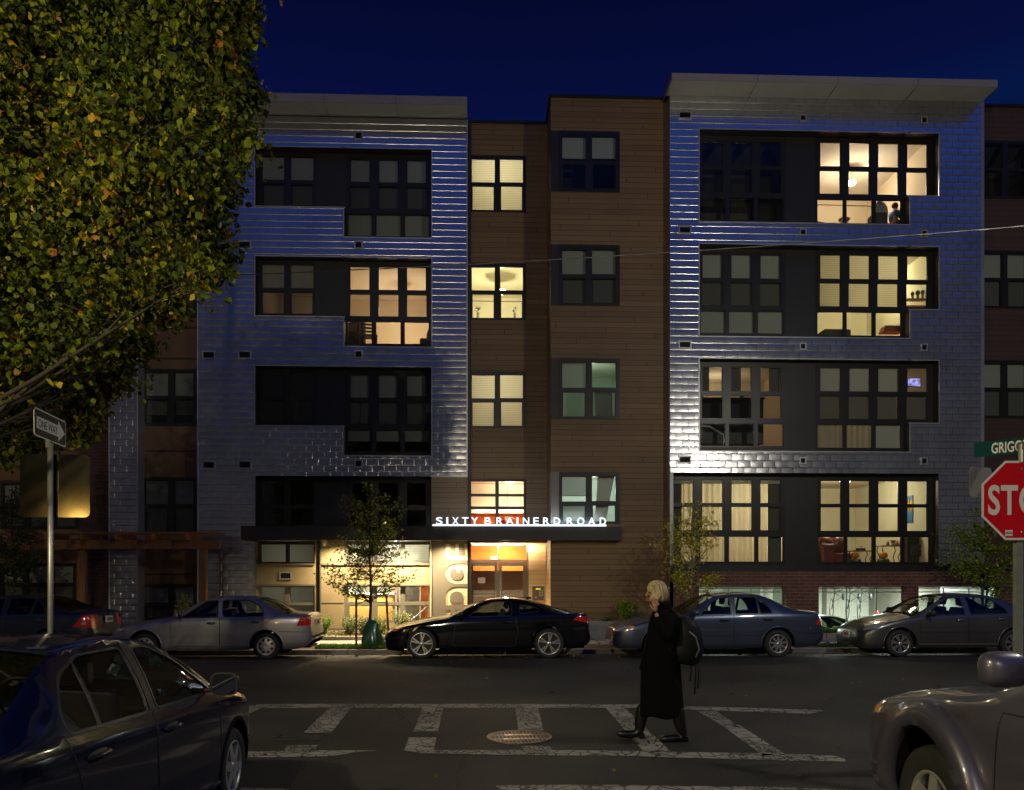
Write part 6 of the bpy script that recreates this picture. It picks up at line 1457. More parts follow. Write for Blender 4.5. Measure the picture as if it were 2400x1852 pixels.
def rr_poly(pts, r=.05, n=3):
    """round the corners of a convex window outline"""
    out_ = []; N_ = len(pts)
    for i in range(N_):
        a, b, c = Vector(pts[i-1]), Vector(pts[i]), Vector(pts[(i+1) % N_]); d1 = (a-b); d2 = (c-b); k = min(r, d1.length*.4, d2.length*.4); p0 = b+d1.normalized()*k; p2 = b+d2.normalized()*k
        for j in range(n+1): t = j/n; out_.append(tuple(p0*(1-t)**2+b*2*t*(1-t)+p2*t*t))
    return out_
def planw(W_, L, nose=.62, tail=.70, nl=.45, tl=.4): return [(0, W_*nose), (.04, W_*(nose+.12)), (.14, W_*(nose+.24)), (nl, W_*.965), (1.1, W_), (L-1.1, W_), (L-tl, W_*.965), (L-.12, W_*(tail+.20)), (L-.03, W_*(tail+.1)), (L, W_*tail)]
# silver sedan -------------------------------------------------
L = 4.45
silver = dict(L=L, wheels=(.84, 3.46), wr=.295, rim=.195, arch=.36, style='cover', nsp=8, rimm=ALLOYD, seat=2.15, seatm=SEAT,
    top=[(0, .50), (.02, .58), (.08, .66), (.3, .76), (.8, .86), (1.28, .935), (1.34, .95), (1.7, 1.15), (2.0, 1.30), (2.25, 1.365), (2.7, 1.392), (3.1, 1.365), (3.3, 1.32), (3.65, 1.15), (3.92, 1.035), (4.0, 1.02), (4.32, 1.0), (4.38, .96), (4.41, .75), (4.45, .55)],
    belt=[(0, .44), (.1, .58), (.5, .72), (1.2, .85), (1.5, .89), (2.5, .915), (3.5, .945), (4.0, .95), (4.32, .93), (4.40, .72), (4.45, .5)], w=planw(.85, L), bot=[(0, .28), (.1, .20), (.5, .2), (4.0, .22), (4.3, .28), (4.45, .42)],
    rw=[(0, .45), (.3, .6), (1.25, .74), (1.4, .72), (1.9, .62), (2.3, .57), (3.1, .56), (3.6, .62), (4.0, .70), (4.45, .6)], crown=[(0, .02), (1.25, .04), (1.5, .05), (2.2, .035), (3.1, .035), (3.8, .04), (4.45, .02)], wsh=(1.36, 2.12), rwn=(3.22, 3.94),
    win=[rr_poly([(1.62, .925), (2.42, .935), (2.36, 1.295), (2.12, 1.275)], .03), rr_poly([(2.52, .94), (3.42, .965), (3.30, 1.16), (3.05, 1.29), (2.46, 1.305)], .08)],
    doors=[[(1.42, .30), (2.46, .30), (2.46, .93), (2.46, .93), (1.40, .90)], [(2.47, .30), (3.10, .30), (3.36, .62), (3.40, .955), (2.47, .93)]],
    strips=[([(1.2, .54), (2.42, .545)], .045, None, .014), ([(2.5, .547), (3.03, .55)], .045, None, .014), ([(.3, .40), (4.2, .42)][:0] or [(3.75, .62), (4.36, .60)], .012, M['black'], .002)],
    head=[([(.0, .56), (.22, .60), (.30, .70), (.05, .66)], CLR, .3)], tail=[([(4.12, .74), (4.60, .74), (4.60, .93), (4.2, .93)], REDL, .42)], mir=(1.58, .95), handles=[(2.28, .80, .17), (3.24, .83, .17)], hm=CHROME, plates=[(4.425, .78, True, P_dk)])
CAR_Y = 17.9
def xat(u, Y=CAR_Y): return PX(u, Y)
silver_paint = mat_paint('silver_paint', (.34, .335, .375), .7, .33)
c = Car(silver); x0 = xat(280+1495/4.368)-3.46
c.build('parked_car', (x0, CAR_Y+.85, -.045), 0, 'silver grey four-door sedan parked left of the small tree with green bag', 'car', 'cars parked along the far kerb', silver_paint)
MB().box(4.27, 4.30, -.55, -.45, .74, .93)
for sd in (-1, 1): c.ribbon('indicator', [(4.2, .88), (4.36, .87)], .06, AMB, .004, sides=(sd,))
# black coupe ---------------------------------------------------
L = 4.63
coupe = dict(L=L, wheels=(.86, 3.68), wr=.335, rim=.245, arch=.385, style='spoke', nsp=5, pair=.16, spw=(.03, .035), rimm=ALLOY, seat=2.45, rseat=3.15,
    top=[(0, .48), (.03, .56), (.12, .64), (.4, .74), (.9, .86), (1.35, .93), (1.46, .955), (1.8, 1.12), (2.1, 1.25), (2.4, 1.33), (2.75, 1.355), (3.1, 1.33), (3.5, 1.24), (3.95, 1.10), (4.3, 1.035), (4.5, 1.03), (4.55, .98), (4.6, .75), (4.63, .5)],
    belt=[(0, .42), (.1, .56), (.5, .72), (1.3, .86), (1.6, .89), (2.6, .92), (3.5, .98), (4.1, .99), (4.48, .97), (4.57, .74), (4.63, .45)], w=planw(.92, L), bot=[(0, .30), (.1, .19), (.5, .17), (4.0, .2), (4.4, .24), (4.63, .36)],
    rw=[(0, .5), (.3, .62), (1.4, .78), (1.55, .75), (2.1, .64), (2.5, .58), (3.2, .57), (3.8, .64), (4.3, .74), (4.63, .65)], crown=[(0, .03), (1.4, .05), (1.6, .05), (2.4, .04), (3.3, .04), (4.0, .04), (4.63, .02)], wsh=(1.48, 2.28), rwn=(3.15, 4.12),
    win=[rr_poly([(1.88, .93), (2.86, .955), (2.84, 1.255), (2.44, 1.26), (2.16, 1.15)], .05), rr_poly([(3.02, 1.0), (3.38, 1.03), (3.50, 1.085), (3.28, 1.165), (3.03, 1.20)], .06)],
    doors=[[(1.55, .30), (2.92, .28), (2.99, .6), (2.93, .945), (1.62, .905)]], gm=CGLASS,
    strips=[([(1.2, .26), (3.3, .25)], .03, None, .012)],
    head=[([(.25, .60), (.60, .76), (.56, .79), (.20, .66)], AMB, .45)], tail=[([(4.22, .86), (4.50, .80), (4.60, .84), (4.52, .93), (4.30, .935)], REDL, .45)], mir=(1.72, .95), handles=[(2.76, .80, .18)], plates=[(4.60, .62, True, P_dk)])
black_paint = mat_paint('black_paint', (.0035, .0035, .005), .0, .10)
c = Car(coupe); x0 = xat(890+418/4.282)-.86
c.build('parked_car', (x0, CAR_Y+.92, -.045), 0, 'glossy black two-door coupe parked in front of the lit entrance', 'car', 'cars parked along the far kerb', black_paint)
MB().box(3.22, 3.34, -.02, .02, 1.30, 1.345).build('aerial_fin', black_paint, c.t, bevel=.01)
# blue grey sedan -----------------------------------------------
L = 4.80
blue = dict(L=L, wheels=(.98, 3.68), wr=.315, rim=.205, arch=.37, style='spoke', nsp=9, spw=(.055, .03), rimm=ALLOY, seat=2.45,
    top=[(0, .48), (.02, .60), (.08, .68), (.35, .78), (.9, .90), (1.42, .985), (1.5, 1.0), (1.85, 1.19), (2.15, 1.35), (2.45, 1.425), (2.9, 1.45), (3.3, 1.425), (3.5, 1.38), (3.85, 1.22), (4.12, 1.11), (4.25, 1.09), (4.62, 1.05), (4.68, 1.0), (4.74, .7), (4.80, .55)],
    belt=[(0, .42), (.08, .6), (.5, .76), (1.4, .91), (1.7, .935), (2.7, .96), (3.6, .985), (4.2, .99), (4.62, .97), (4.72, .66), (4.8, .5)], w=planw(.89, L), bot=[(0, .26), (.1, .21), (.5, .21), (4.2, .23), (4.6, .3), (4.8, .42)],
    rw=[(0, .5), (.3, .62), (1.4, .76), (1.6, .74), (2.1, .64), (2.5, .60), (3.3, .59), (3.8, .66), (4.2, .74), (4.8, .64)], crown=[(0, .03), (1.4, .05), (1.7, .05), (2.5, .035), (3.3, .035), (4.1, .04), (4.8, .02)], wsh=(1.52, 2.30), rwn=(3.45, 4.18),
    win=[rr_poly([(1.92, .965), (2.62, .975), (2.62, 1.345), (2.42, 1.335), (2.22, 1.24)], .03), rr_poly([(2.72, .98), (3.24, .99), (3.24, 1.35), (2.72, 1.355)], .02), rr_poly([(3.27, .99), (3.56, 1.0), (3.50, 1.12), (3.35, 1.28), (3.27, 1.31)], .02)],
    doors=[[(1.62, .30), (2.66, .30), (2.665, .96), (1.64, .93)], [(2.68, .30), (3.24, .30), (3.52, .60), (3.68, .98), (2.68, .965)]], rubm=M['frame'],
    strips=[([(1.62, .50), (2.63, .505)], .012, M['black'], .002), ([(2.72, .505), (3.32, .505)], .012, M['black'], .002), ([(2.635, .98), (2.635, 1.34)], .045, mat('pillar_vinyl', (.12, .11, .12), .5), .003), ([(2.705, .985), (2.705, 1.345)], .03, mat('pillar_vinyl_b', (.12, .11, .12), .5), .003), ([(4.05, .56), (4.66, .55)], .014, M['black'], .002)],
    head=[([(.02, .58), (.42, .64), (.46, .72), (.06, .69)], CLR, .38)], tail=[([(4.55, .74), (4.9, .74), (4.9, .88), (4.58, .86)], REDL, .5)], mir=(1.78, .985), handles=[(2.45, .845, .19), (3.44, .86, .19)], hm=M['black'], plates=[(4.75, .8, True, P_dk)])
bp_ = mat_paint('blue_grey_paint', (.065, .085, .135), .6, .30)
c = Car(blue); x0 = xat(1400+1690/3.971)-3.68
c.build('parked_car', (x0, CAR_Y+.89, -.045), 0, 'blue grey four-door sedan parked behind the woman crossing', 'car', 'cars parked along the far kerb', bp_)
for sd in (-1, 1): c.ribbon('indicator', [(.30, .685), (.42, .70)], .05, AMB, .005, sides=(sd,))
# grey sedan on the right ---------------------------------------
L = 4.46
grey = dict(L=L, wheels=(.86, 3.48), wr=.31, rim=.205, arch=.365, style='bolts', nsp=7, pair=.13, spw=(.022, .028), rimm=ALLOY, seat=2.20,
    top=[(0, .46), (.02, .56), (.07, .64), (.3, .76), (.7, .87), (1.05, .94), (1.12, .955), (1.55, 1.18), (1.85, 1.33), (2.15, 1.405), (2.6, 1.435), (3.0, 1.41), (3.25, 1.36), (3.6, 1.19), (3.85, 1.08), (3.95, 1.06), (4.30, 1.04), (4.37, 1.0), (4.42, .7), (4.46, .5)],
    belt=[(0, .40), (.1, .56), (.5, .74), (1.1, .88), (1.5, .915), (2.5, .94), (3.4, .97), (4.0, .98), (4.3, .95), (4.40, .66), (4.46, .45)], w=planw(.86, L), bot=[(0, .24), (.1, .19), (.5, .2), (4.0, .22), (4.3, .26), (4.46, .4)],
    rw=[(0, .5), (.3, .6), (1.1, .74), (1.3, .73), (1.9, .62), (2.2, .58), (3.1, .57), (3.5, .63), (3.9, .70), (4.46, .6)], crown=[(0, .03), (1.1, .05), (1.5, .05), (2.2, .035), (3.1, .035), (3.8, .04), (4.46, .02)], wsh=(1.14, 2.0), rwn=(3.15, 3.88),
    win=[rr_poly([(1.46, .945), (2.36, .96), (2.34, 1.345), (2.08, 1.335), (1.80, 1.20)], .05), rr_poly([(2.48, .965), (3.36, .985), (3.28, 1.12), (3.02, 1.31), (2.74, 1.355), (2.47, 1.355)], .05)],
    doors=[[(1.30, .30), (2.40, .30), (2.41, .955), (1.30, .915)], [(2.43, .30), (3.05, .30), (3.30, .60), (3.38, .98), (2.43, .955)]],
    strips=[([(1.33, .585), (2.38, .585)], .03, None, .012), ([(2.45, .585), (3.12, .585)], .03, None, .012), ([(1.28, .30), (3.1, .30)], .02, M['frame_grey'], .006)],
    head=[([(.10, .60), (.50, .70), (.56, .80), (.22, .715)], CLR, .36)], tail=[([(4.2, .78), (4.5, .78), (4.5, .95), (4.25, .95)], REDL, .45)], mir=(1.50, .965), mirm=M['black'], handles=[(2.22, .84, .17), (3.18, .86, .17)], hm=ALLOY, plates=[(.0, .48, False, P_red)])
gp_ = mat_paint('grey_paint', (.11, .105, .105), .7, .30)
c = Car(grey); x0 = xat(1960+755/4.964)-.86
c.build('parked_car', (x0, CAR_Y+.86, -.045), 0, 'dark grey four-door sedan parked at the right in front of the garage', 'car', 'cars parked along the far kerb', gp_)
for sd in (-1, 1): c.ribbon('indicator', [(.42, .745), (.52, .77)], .035, AMB, .005, sides=(sd,))
for zz in (.66, .70): c.ribbon('grille_bar', [(.03, zz-.1), (.06, zz-.1)], .02, M['black'], .006)
# dark blue sedan far left --------------------------------------
dark = dict(blue); dark.update(L=4.58, wheels=(.9, 3.62), rimm=ALLOYD, nsp=7, head=[([(.02, .58), (.42, .64), (.46, .72), (.06, .69)], CLR, .38)],
    top=[(0, .48), (.02, .60), (.08, .68), (.35, .78), (.9, .90), (1.38, .965), (1.46, .98), (1.8, 1.17), (2.1, 1.33), (2.4, 1.40), (2.8, 1.425), (3.2, 1.39), (3.45, 1.32), (3.8, 1.18), (4.05, 1.09), (4.15, 1.08), (4.42, 1.06), (4.47, 1.0), (4.53, .7), (4.58, .55)],
    belt=[(0, .42), (.08, .6), (.5, .76), (1.4, .89), (1.7, .925), (2.7, .96), (3.6, .985), (4.1, 1.0), (4.42, .99), (4.52, .66), (4.58, .5)], w=planw(.89, 4.58), bot=[(0, .26), (.1, .21), (.5, .21), (4.0, .23), (4.4, .3), (4.58, .42)],
    rw=[(0, .5), (.3, .62), (1.4, .76), (1.6, .74), (2.1, .64), (2.5, .60), (3.2, .59), (3.7, .66), (4.1, .74), (4.58, .64)], crown=[(0, .03), (1.4, .05), (1.7, .05), (2.5, .035), (3.2, .035), (4.0, .04), (4.58, .02)], wsh=(1.48, 2.26), rwn=(3.3, 4.02),
    strips=[], tail=[([(4.15, .72), (4.7, .70), (4.7, .985), (4.36, .985)], REDL, .44)], plates=[(4.545, .86, True, P_dk)], gm=CGLASSD, hm=None)
dark['hm'] = M['black']
dp_ = mat_paint('navy_paint', (.012, .016, .035), .4, .28)
c = Car(dark); x0 = xat(247, 18.7)-4.50
c.build('parked_car', (x0, CAR_Y+.89, -.045), 0, 'dark navy sedan with red tail lamp parked at the far left', 'car', 'cars parked along the far kerb', dp_)
for sd in (-1, 1): c.ribbon('reverse_lamp', [(4.33, .80), (4.42, .80)], .06, CLR, .004, sides=(sd,))
c = Car(grey); c.build('parked_car', (PX(2035, 24.6)-4.45, 24.2, -.8), 0, 'dark car parked inside the garage seen through the middle opening', 'car', None, mat_paint('garage_car_paint', (.01, .011, .011), .3, .3))
# navy sedan in the left foreground ------------------------------
L = 4.30
navy = dict(L=L, wheels=(.84, 3.39), wr=.305, rim=.20, arch=.36, style='spoke', nsp=6, spw=(.09, .055), rimm=ALLOYD, seat=2.12, seatm=SEATL, rseat=3.0,
    top=[(0, .52), (.02, .62), (.08, .70), (.3, .82), (.7, .93), (1.0, 1.0), (1.07, 1.02), (1.45, 1.20), (1.8, 1.36), (2.1, 1.435), (2.5, 1.46), (2.95, 1.44), (3.2, 1.39), (3.5, 1.27), (3.8, 1.14), (3.9, 1.12), (4.12, 1.10), (4.20, 1.04), (4.26, .7), (4.30, .52)],
    belt=[(0, .46), (.1, .62), (.5, .82), (1.0, .91), (1.4, .95), (2.4, .99), (3.2, 1.03), (3.8, 1.05), (4.12, 1.02), (4.22, .68), (4.30, .48)], w=planw(.85, L), bot=[(0, .26), (.1, .2), (.5, .2), (3.9, .22), (4.1, .28), (4.30, .4)],
    rw=[(0, .5), (.3, .62), (1.0, .74), (1.2, .73), (1.8, .63), (2.1, .58), (3.0, .57), (3.4, .62), (3.9, .70), (4.30, .6)], crown=[(0, .03), (1.0, .05), (1.4, .05), (2.1, .035), (3.0, .035), (3.8, .04), (4.30, .02)], wsh=(1.09, 1.95), rwn=(3.05, 3.82),
    win=[rr_poly([(1.30, .965), (2.30, 1.0), (2.22, 1.365), (2.02, 1.355), (1.72, 1.23)], .05), rr_poly([(2.42, 1.0), (3.34, 1.045), (3.30, 1.16), (3.12, 1.30), (2.86, 1.375), (2.36, 1.375)], .06)],
    doors=[[(1.22, .30), (2.36, .30), (2.37, .99), (1.24, .95)], [(2.38, .30), (2.98, .30), (3.22, .62), (3.38, 1.035), (2.38, .995)]], rubw=.013, rubm=mat('window_rubber', (.03, .03, .03), .35),
    strips=[([(2.36, 1.0), (2.29, 1.375)], .075, M['black'], .0035)], head=[([(.10, .66), (.50, .78), (.56, .86), (.22, .78)], CLR, .36)], tail=[([(4.0, .78), (4.4, .78), (4.4, 1.0), (4.05, 1.0)], REDL, .42)], mir=(1.42, 1.00), mirs=.95, mirh=.090, mirm=M['black'], handles=[(2.16, .86, .19), (3.12, .90, .19)], plates=[(4.27, .8, True, P_dk)])
np_ = mat_paint('navy_blue_paint', (.0022, .0036, .022), .0, .12)
FWX = -2.16*CT+6.35*ST; FWY = 6.35*CT+2.16*ST
c = Car(navy); c.build('parked_car', (FWX-.84, FWY+.84, 0), R(-90), 'navy blue sedan in the left foreground parked along the side street', 'car', 'cars parked on the side street', np_, res=.045)
# rear quarter divider bar
c.ribbon('window_bar', [(3.02, 1.02), (2.93, 1.355)], .022, M['black'], .001)
# silver lilac off-roader at the right foreground -----------------
L = 4.80
suv = dict(L=L, wheels=(.92, 3.70), wr=.385, rim=.23, arch=.47, archz=1.08, mirflip=-1, flare=(.15, .07), style='spoke', nsp=5, spw=(.10, .075), rimm=ALLOYD, seat=2.35, rseat=3.3, mirs=1.1,
    top=[(0, .62), (.02, .88), (.06, .955), (.2, 1.02), (.6, 1.10), (1.2, 1.175), (1.42, 1.225), (1.5, 1.25), (1.9, 1.50), (2.15, 1.68), (2.4, 1.75), (3.2, 1.79), (4.2, 1.76), (4.5, 1.68), (4.65, 1.3), (4.72, .9), (4.80, .6)],
    belt=[(0, .56), (.1, .87), (.5, 1.0), (1.4, 1.09), (2.4, 1.12), (3.6, 1.14), (4.5, 1.12), (4.72, .8), (4.8, .55)], w=planw(.93, L, .72, .85), bot=[(0, .42), (.1, .34), (.5, .36), (4.4, .38), (4.8, .5)],
    rw=[(0, .55), (.3, .70), (1.4, .82), (1.6, .80), (2.2, .70), (3.2, .70), (4.4, .72), (4.8, .7)], crown=[(0, .03), (1.4, .06), (1.8, .05), (2.4, .04), (4.2, .04), (4.8, .02)], wsh=(1.52, 2.28), rwn=(4.5, 4.64),
    win=[rr_poly([(1.84, 1.13), (2.72, 1.15), (2.70, 1.63), (2.36, 1.62), (2.1, 1.46)], .04), rr_poly([(2.84, 1.15), (3.68, 1.16), (3.64, 1.66), (2.83, 1.65)], .04), rr_poly([(3.78, 1.17), (4.36, 1.17), (4.28, 1.62), (3.78, 1.65)], .05)],
    doors=[[(1.56, .42), (2.76, .42), (2.78, 1.12), (1.60, 1.085)], [(2.79, .42), (3.28, .42), (3.6, .8), (3.72, 1.14), (2.79, 1.12)]], gm=CGLASSD,
    strips=[([(1.60, .62), (2.74, .60)], .012, M['black'], .003), ([(2.80, .60), (3.2, .60)], .012, M['black'], .003)], head=[([(.0, .82), (.26, .86), (.34, .985), (.04, .93)], CLR, .40)], tail=[([(4.5, .9), (4.85, .9), (4.85, 1.3), (4.55, 1.3)], REDL, .6)],
    mirout=.055, mirh=.082, mir=(1.98, 1.30), handles=[(2.55, .98, .2), (3.5, 1.0, .2)], plates=[(.01, .5, False, P_dk)])
sp_ = mat_paint('lilac_silver_paint', (.10, .092, .135), .45, .36)
SWX = 2.50*CT+4.9*ST; SWY = 4.9*CT-2.50*ST
c = Car(suv); c.build('parked_car', (SWX+.93, SWY+.92, 0), R(-90), 'pale lilac silver off-roader in the right foreground with flared wheel arch', 'car', 'cars parked on the side street', sp_, res=.045)
for sd in (-1, 1): c.ribbon('indicator', [(.20, .87), (.26, .92)], .04, AMB, .006, sides=(sd,))
tx = text('badge', 'Sport Trac 4WD', .065, CHROME, (1.80, -c.sy(2.0, .66)-.006, .655), (R(90), 0, 0), c.t, extrude=.003, spacing=1.1)
# ---------------------------------------------------------------- street lamps outside the frame
for i, (x, y, z, pw_, colr) in enumerate(STREET_LAMPS):
    t = root('street_lamp', (x+(1.4 if x > 0 else -1.2), y, 0), 0, ('tall street lamp on the right corner outside the picture', 'tall street lamp far behind the camera', 'low orange lamp beside the big tree', 'tall warm street lamp at the left near the camera', 'orange street lamp far to the left')[i], 'street lamp', 'street lamps')
    dx = x-t.location.x
    MB().tube([(0, 0, 0), (0, 0, z-.4), (dx*.35, 0, z-.02), (dx, 0, z+.06)], [.09, .065, .045, .04], 12).build('pole', M['galv'], t, smooth=True)
    mb = MB(); mb.ell((dx, 0, z+.08), (.32, .16, .09), 14); mb.build('head', M['frame_grey'], t, smooth=True)
    mb = MB(); mb.lathe([(0, -.13), (.08, -.11), (.13, -.03)], axis_o=(dx, 0, z+.06), n=16); mb.build('lens', mat_emit('lamp_lens_%d' % i, colr, 40), t, smooth=True)
    lamp('POINT', 'lamp_glow', (dx, 0, z-.22), pw_, colr, .14, parent=t)
# ---------------------------------------------------------------- foliage
def leaf_mesh(name, pts, dirs, size, cols, rng, shape='oval', fold=.25):
    """numpy leaf cloud: each leaf = 4 triangles folded on its midrib; one colour per leaf"""
    n = len(pts); d = dirs/np.linalg.norm(dirs, axis=1, keepdims=True)
    r = rng.normal(size=(n, 3)); s = np.cross(d, r); s /= np.linalg.norm(s, axis=1, keepdims=True); u = np.cross(s, d)
    L = size*rng.uniform(.55, 1.32, n)[:, None]; Wd = L*(.42 if shape == 'oval' else .22)
    curl = rng.uniform(-.35, .35, n)[:, None]
    a = pts; b = pts+d*L*.45+u*L*curl*.3; c = pts+d*L+u*L*curl
    l = pts+d*L*.42+s*Wd+u*Wd*fold; r2 = pts+d*L*.42-s*Wd+u*Wd*fold; l2 = pts+d*L*.78+s*Wd*.6+u*Wd*fold; r3 = pts+d*L*.78-s*Wd*.6+u*Wd*fold
    V = np.stack([a, l, l2, c, r3, r2, b], axis=1).reshape(-1, 3)
    base = np.arange(n)[:, None]*7; F_ = np.concatenate([base+np.array([0, 6, 2, 1]), base+np.array([6, 3, 3, 2])*1], axis=1)
    tri = np.array([[0, 6, 1], [1, 6, 2], [2, 6, 3], [0, 5, 6], [5, 4, 6], [4, 3, 6]])
    T = (base[:, :, None]+tri[None]).reshape(-1)
    me = bpy.data.meshes.new(name); me.vertices.add(len(V)); me.vertices.foreach_set('co', V.reshape(-1)); nf = n*6
    me.loops.add(nf*3); me.loops.foreach_set('vertex_index', T.astype(np.int32)); me.polygons.add(nf); me.polygons.foreach_set('loop_start', (np.arange(nf)*3).astype(np.int32)); me.polygons.foreach_set('loop_total', np.full(nf, 3, np.int32)); me.update(calc_edges=True)
    at = me.color_attributes.new('Col', 'FLOAT_COLOR', 'POINT'); cc = np.concatenate([cols, np.ones((n, 1))], axis=1); at.data.foreach_set('color', np.repeat(cc, 7, axis=0).reshape(-1).astype(np.float32))
    me.polygons.foreach_set('use_smooth', [False]*nf)
    return me
BARK = mat('bark', (.030, .022, .016), .9, var=.4, scale=20, bump=.8, stretch=(1, 1, .2)); LEAF = mat_leaf('leaf'); 
def pal(rng, n, cols, p, var=.35):
    k = rng.choice(len(cols), size=n, p=p); c = np.array(cols)[k]; return np.clip(c*rng.uniform(1-var, 1+var, (n, 1)), 0, 1)
def branchy(mb, rng, p, d, L, r, lev, tips, gravity=0.0, spread=.6, seg=4, kids=3):
    pts = [Vector(p)]; d = Vector(d).normalized(); rr = [r]
    for i in range(seg):
        d = (d+Vector(rng.normal(size=3))*.14+Vector((0, 0, gravity))).normalized(); pts.append(pts[-1]+d*L/seg); rr.append(r*(1-.55*(i+1)/seg))
        if lev <= 1: tips.append((pts[-1].copy(), d.copy()))
    mb.tube(pts, rr, 6 if r > .02 else 4, cap=False)
    if lev > 0:
        for k in range(kids):
            f = rng.uniform(.35, 1.0); i = min(seg-1, int(f*seg)); q = pts[i]+(pts[i+1]-pts[i])*(f*seg-i); nd = (d+Vector(rng.normal(size=3))*spread).normalized(); branchy(mb, rng, q, nd, L*rng.uniform(.5, .75), r*.5, lev-1, tips, gravity, spread, seg, kids)
# big tree, upper left: trunk stands left of the frame, limbs reach over the side street
def big_tree():
    rng = np.random.default_rng(4); Yt = 8.0; base = Vector((-6.6, 7.6, .1)); t = root('linden_tree', base, 0, 'large autumn tree with green and yellow leaves filling the upper left', 'tree')
    mb = MB(); tips = []; tr_ = [base, base+Vector((.05, 0, 2.2)), base+Vector((.2, .05, 4)), base+Vector((.35, 0, 6.5)), base+Vector((.5, .2, 9.5)), base+Vector((.6, .2, 11.5))]; mb.tube(tr_, [.19, .16, .14, .11, .07, .03], 12, cap=False)
    blobs = []; I = lambda u, v, r, y=Yt, ry=1.0: blobs.append((P(u, v, y), r*y/F, ry))
    for b in ((60, 60, 330), (330, 60, 260), (120, 330, 330), (380, 290, 215), (60, 600, 300), (285, 545, 215), (50, 820, 200), (200, 800, 138), (20, 960, 130), (-120, 400, 420), (-140, 800, 300), (150, -200, 380), (440, -120, 180), (425, 130, 150), (455, 480, 70), (120, 930, 105), (320, 700, 55), (-150, 0, 450), (550, 60, 36), (575, 225, 24), (540, 330, 36), (512, 425, 36), (510, 600, 30), (478, 640, 26), (400, 715, 26), (330, 800, 26), (262, 880, 30), (210, 950, 28), (190, 1000, 28), (530, 150, 36), (490, 530, 30), (560, 10, 30)): I(*b, y=(Yt+rng.uniform(-.4, .9)) if b[1] < 760 else 11.6)
    for i, b in enumerate(blobs):
        c = b[0]; j = min(4, max(1, int((c.z-1.5)/2))); s = tr_[j]; s = s+Vector((0, 0, rng.uniform(-.4, .4)))
        mid = (s+c)/2+Vector((rng.uniform(-.3, .3), rng.uniform(.3, .8), rng.uniform(0, .5))); mb.tube([s, mid, c], [.035, .022, .008], 7, cap=False)
        for k in range(4):
            d = Vector(rng.normal(size=3)); d.normalize(); q = mid+(c-mid)*rng.uniform(.1, 1); e = c+d*b[1]*.85; mb.tube([q, (q+e)/2+Vector(rng.normal(size=3))*.08, e], [.014, .009, .004], 4, cap=False)
    mb.build('trunk', BARK, t, world=True, smooth=True)
    pts = []; nb = []
    for (c, r, ry) in blobs:
        n = int((min(190, 900*r)+740*r*r)*(1.5 if c.y > 11 else 1)) ; q = rng.normal(size=(n, 3)); q /= np.linalg.norm(q, axis=1, keepdims=True); rad = r*rng.uniform(.2, 1.0, (n, 1))**.5*(1+.22*(rng.uniform(size=(n, 1)) > .93))
        # twigs: leaves gather in sprays
        pts.append(np.array(c)+q*rad*np.array([1, .8, 1]))
    pts = np.concatenate(pts)
    # sprays: each seed carries a few leaves along a drooping twig
    K = 3; seeds = np.repeat(pts, K, axis=0)+rng.normal(size=(len(pts)*K, 3))*.075; d = rng.normal(size=(len(seeds), 3))*.8+np.array([.15, -.15, -.75])
    n = len(seeds)
    yel = np.clip(.30+.25*np.sin(seeds[:, 0]*2.1+seeds[:, 2]*1.7), .08, .6); rnd = rng.uniform(size=n)
    g = pal(rng, n, [(.060, .085, .004), (.105, .130, .005), (.035, .055, .005), (.15, .165, .006)], [.3, .3, .2, .2]); yv = pal(rng, n, [(.34, .25, .01), (.40, .23, .015), (.28, .27, .012), (.30, .12, .02), (.5, .45, .22)], [.35, .25, .25, .11, .04])
    cols = np.where((rnd < yel*.42)[:, None], yv, g)
    me = leaf_mesh('crown', seeds-np.array(base), d, .078, cols, rng); link('crown', me, LEAF, t)
    return t
big_tree()
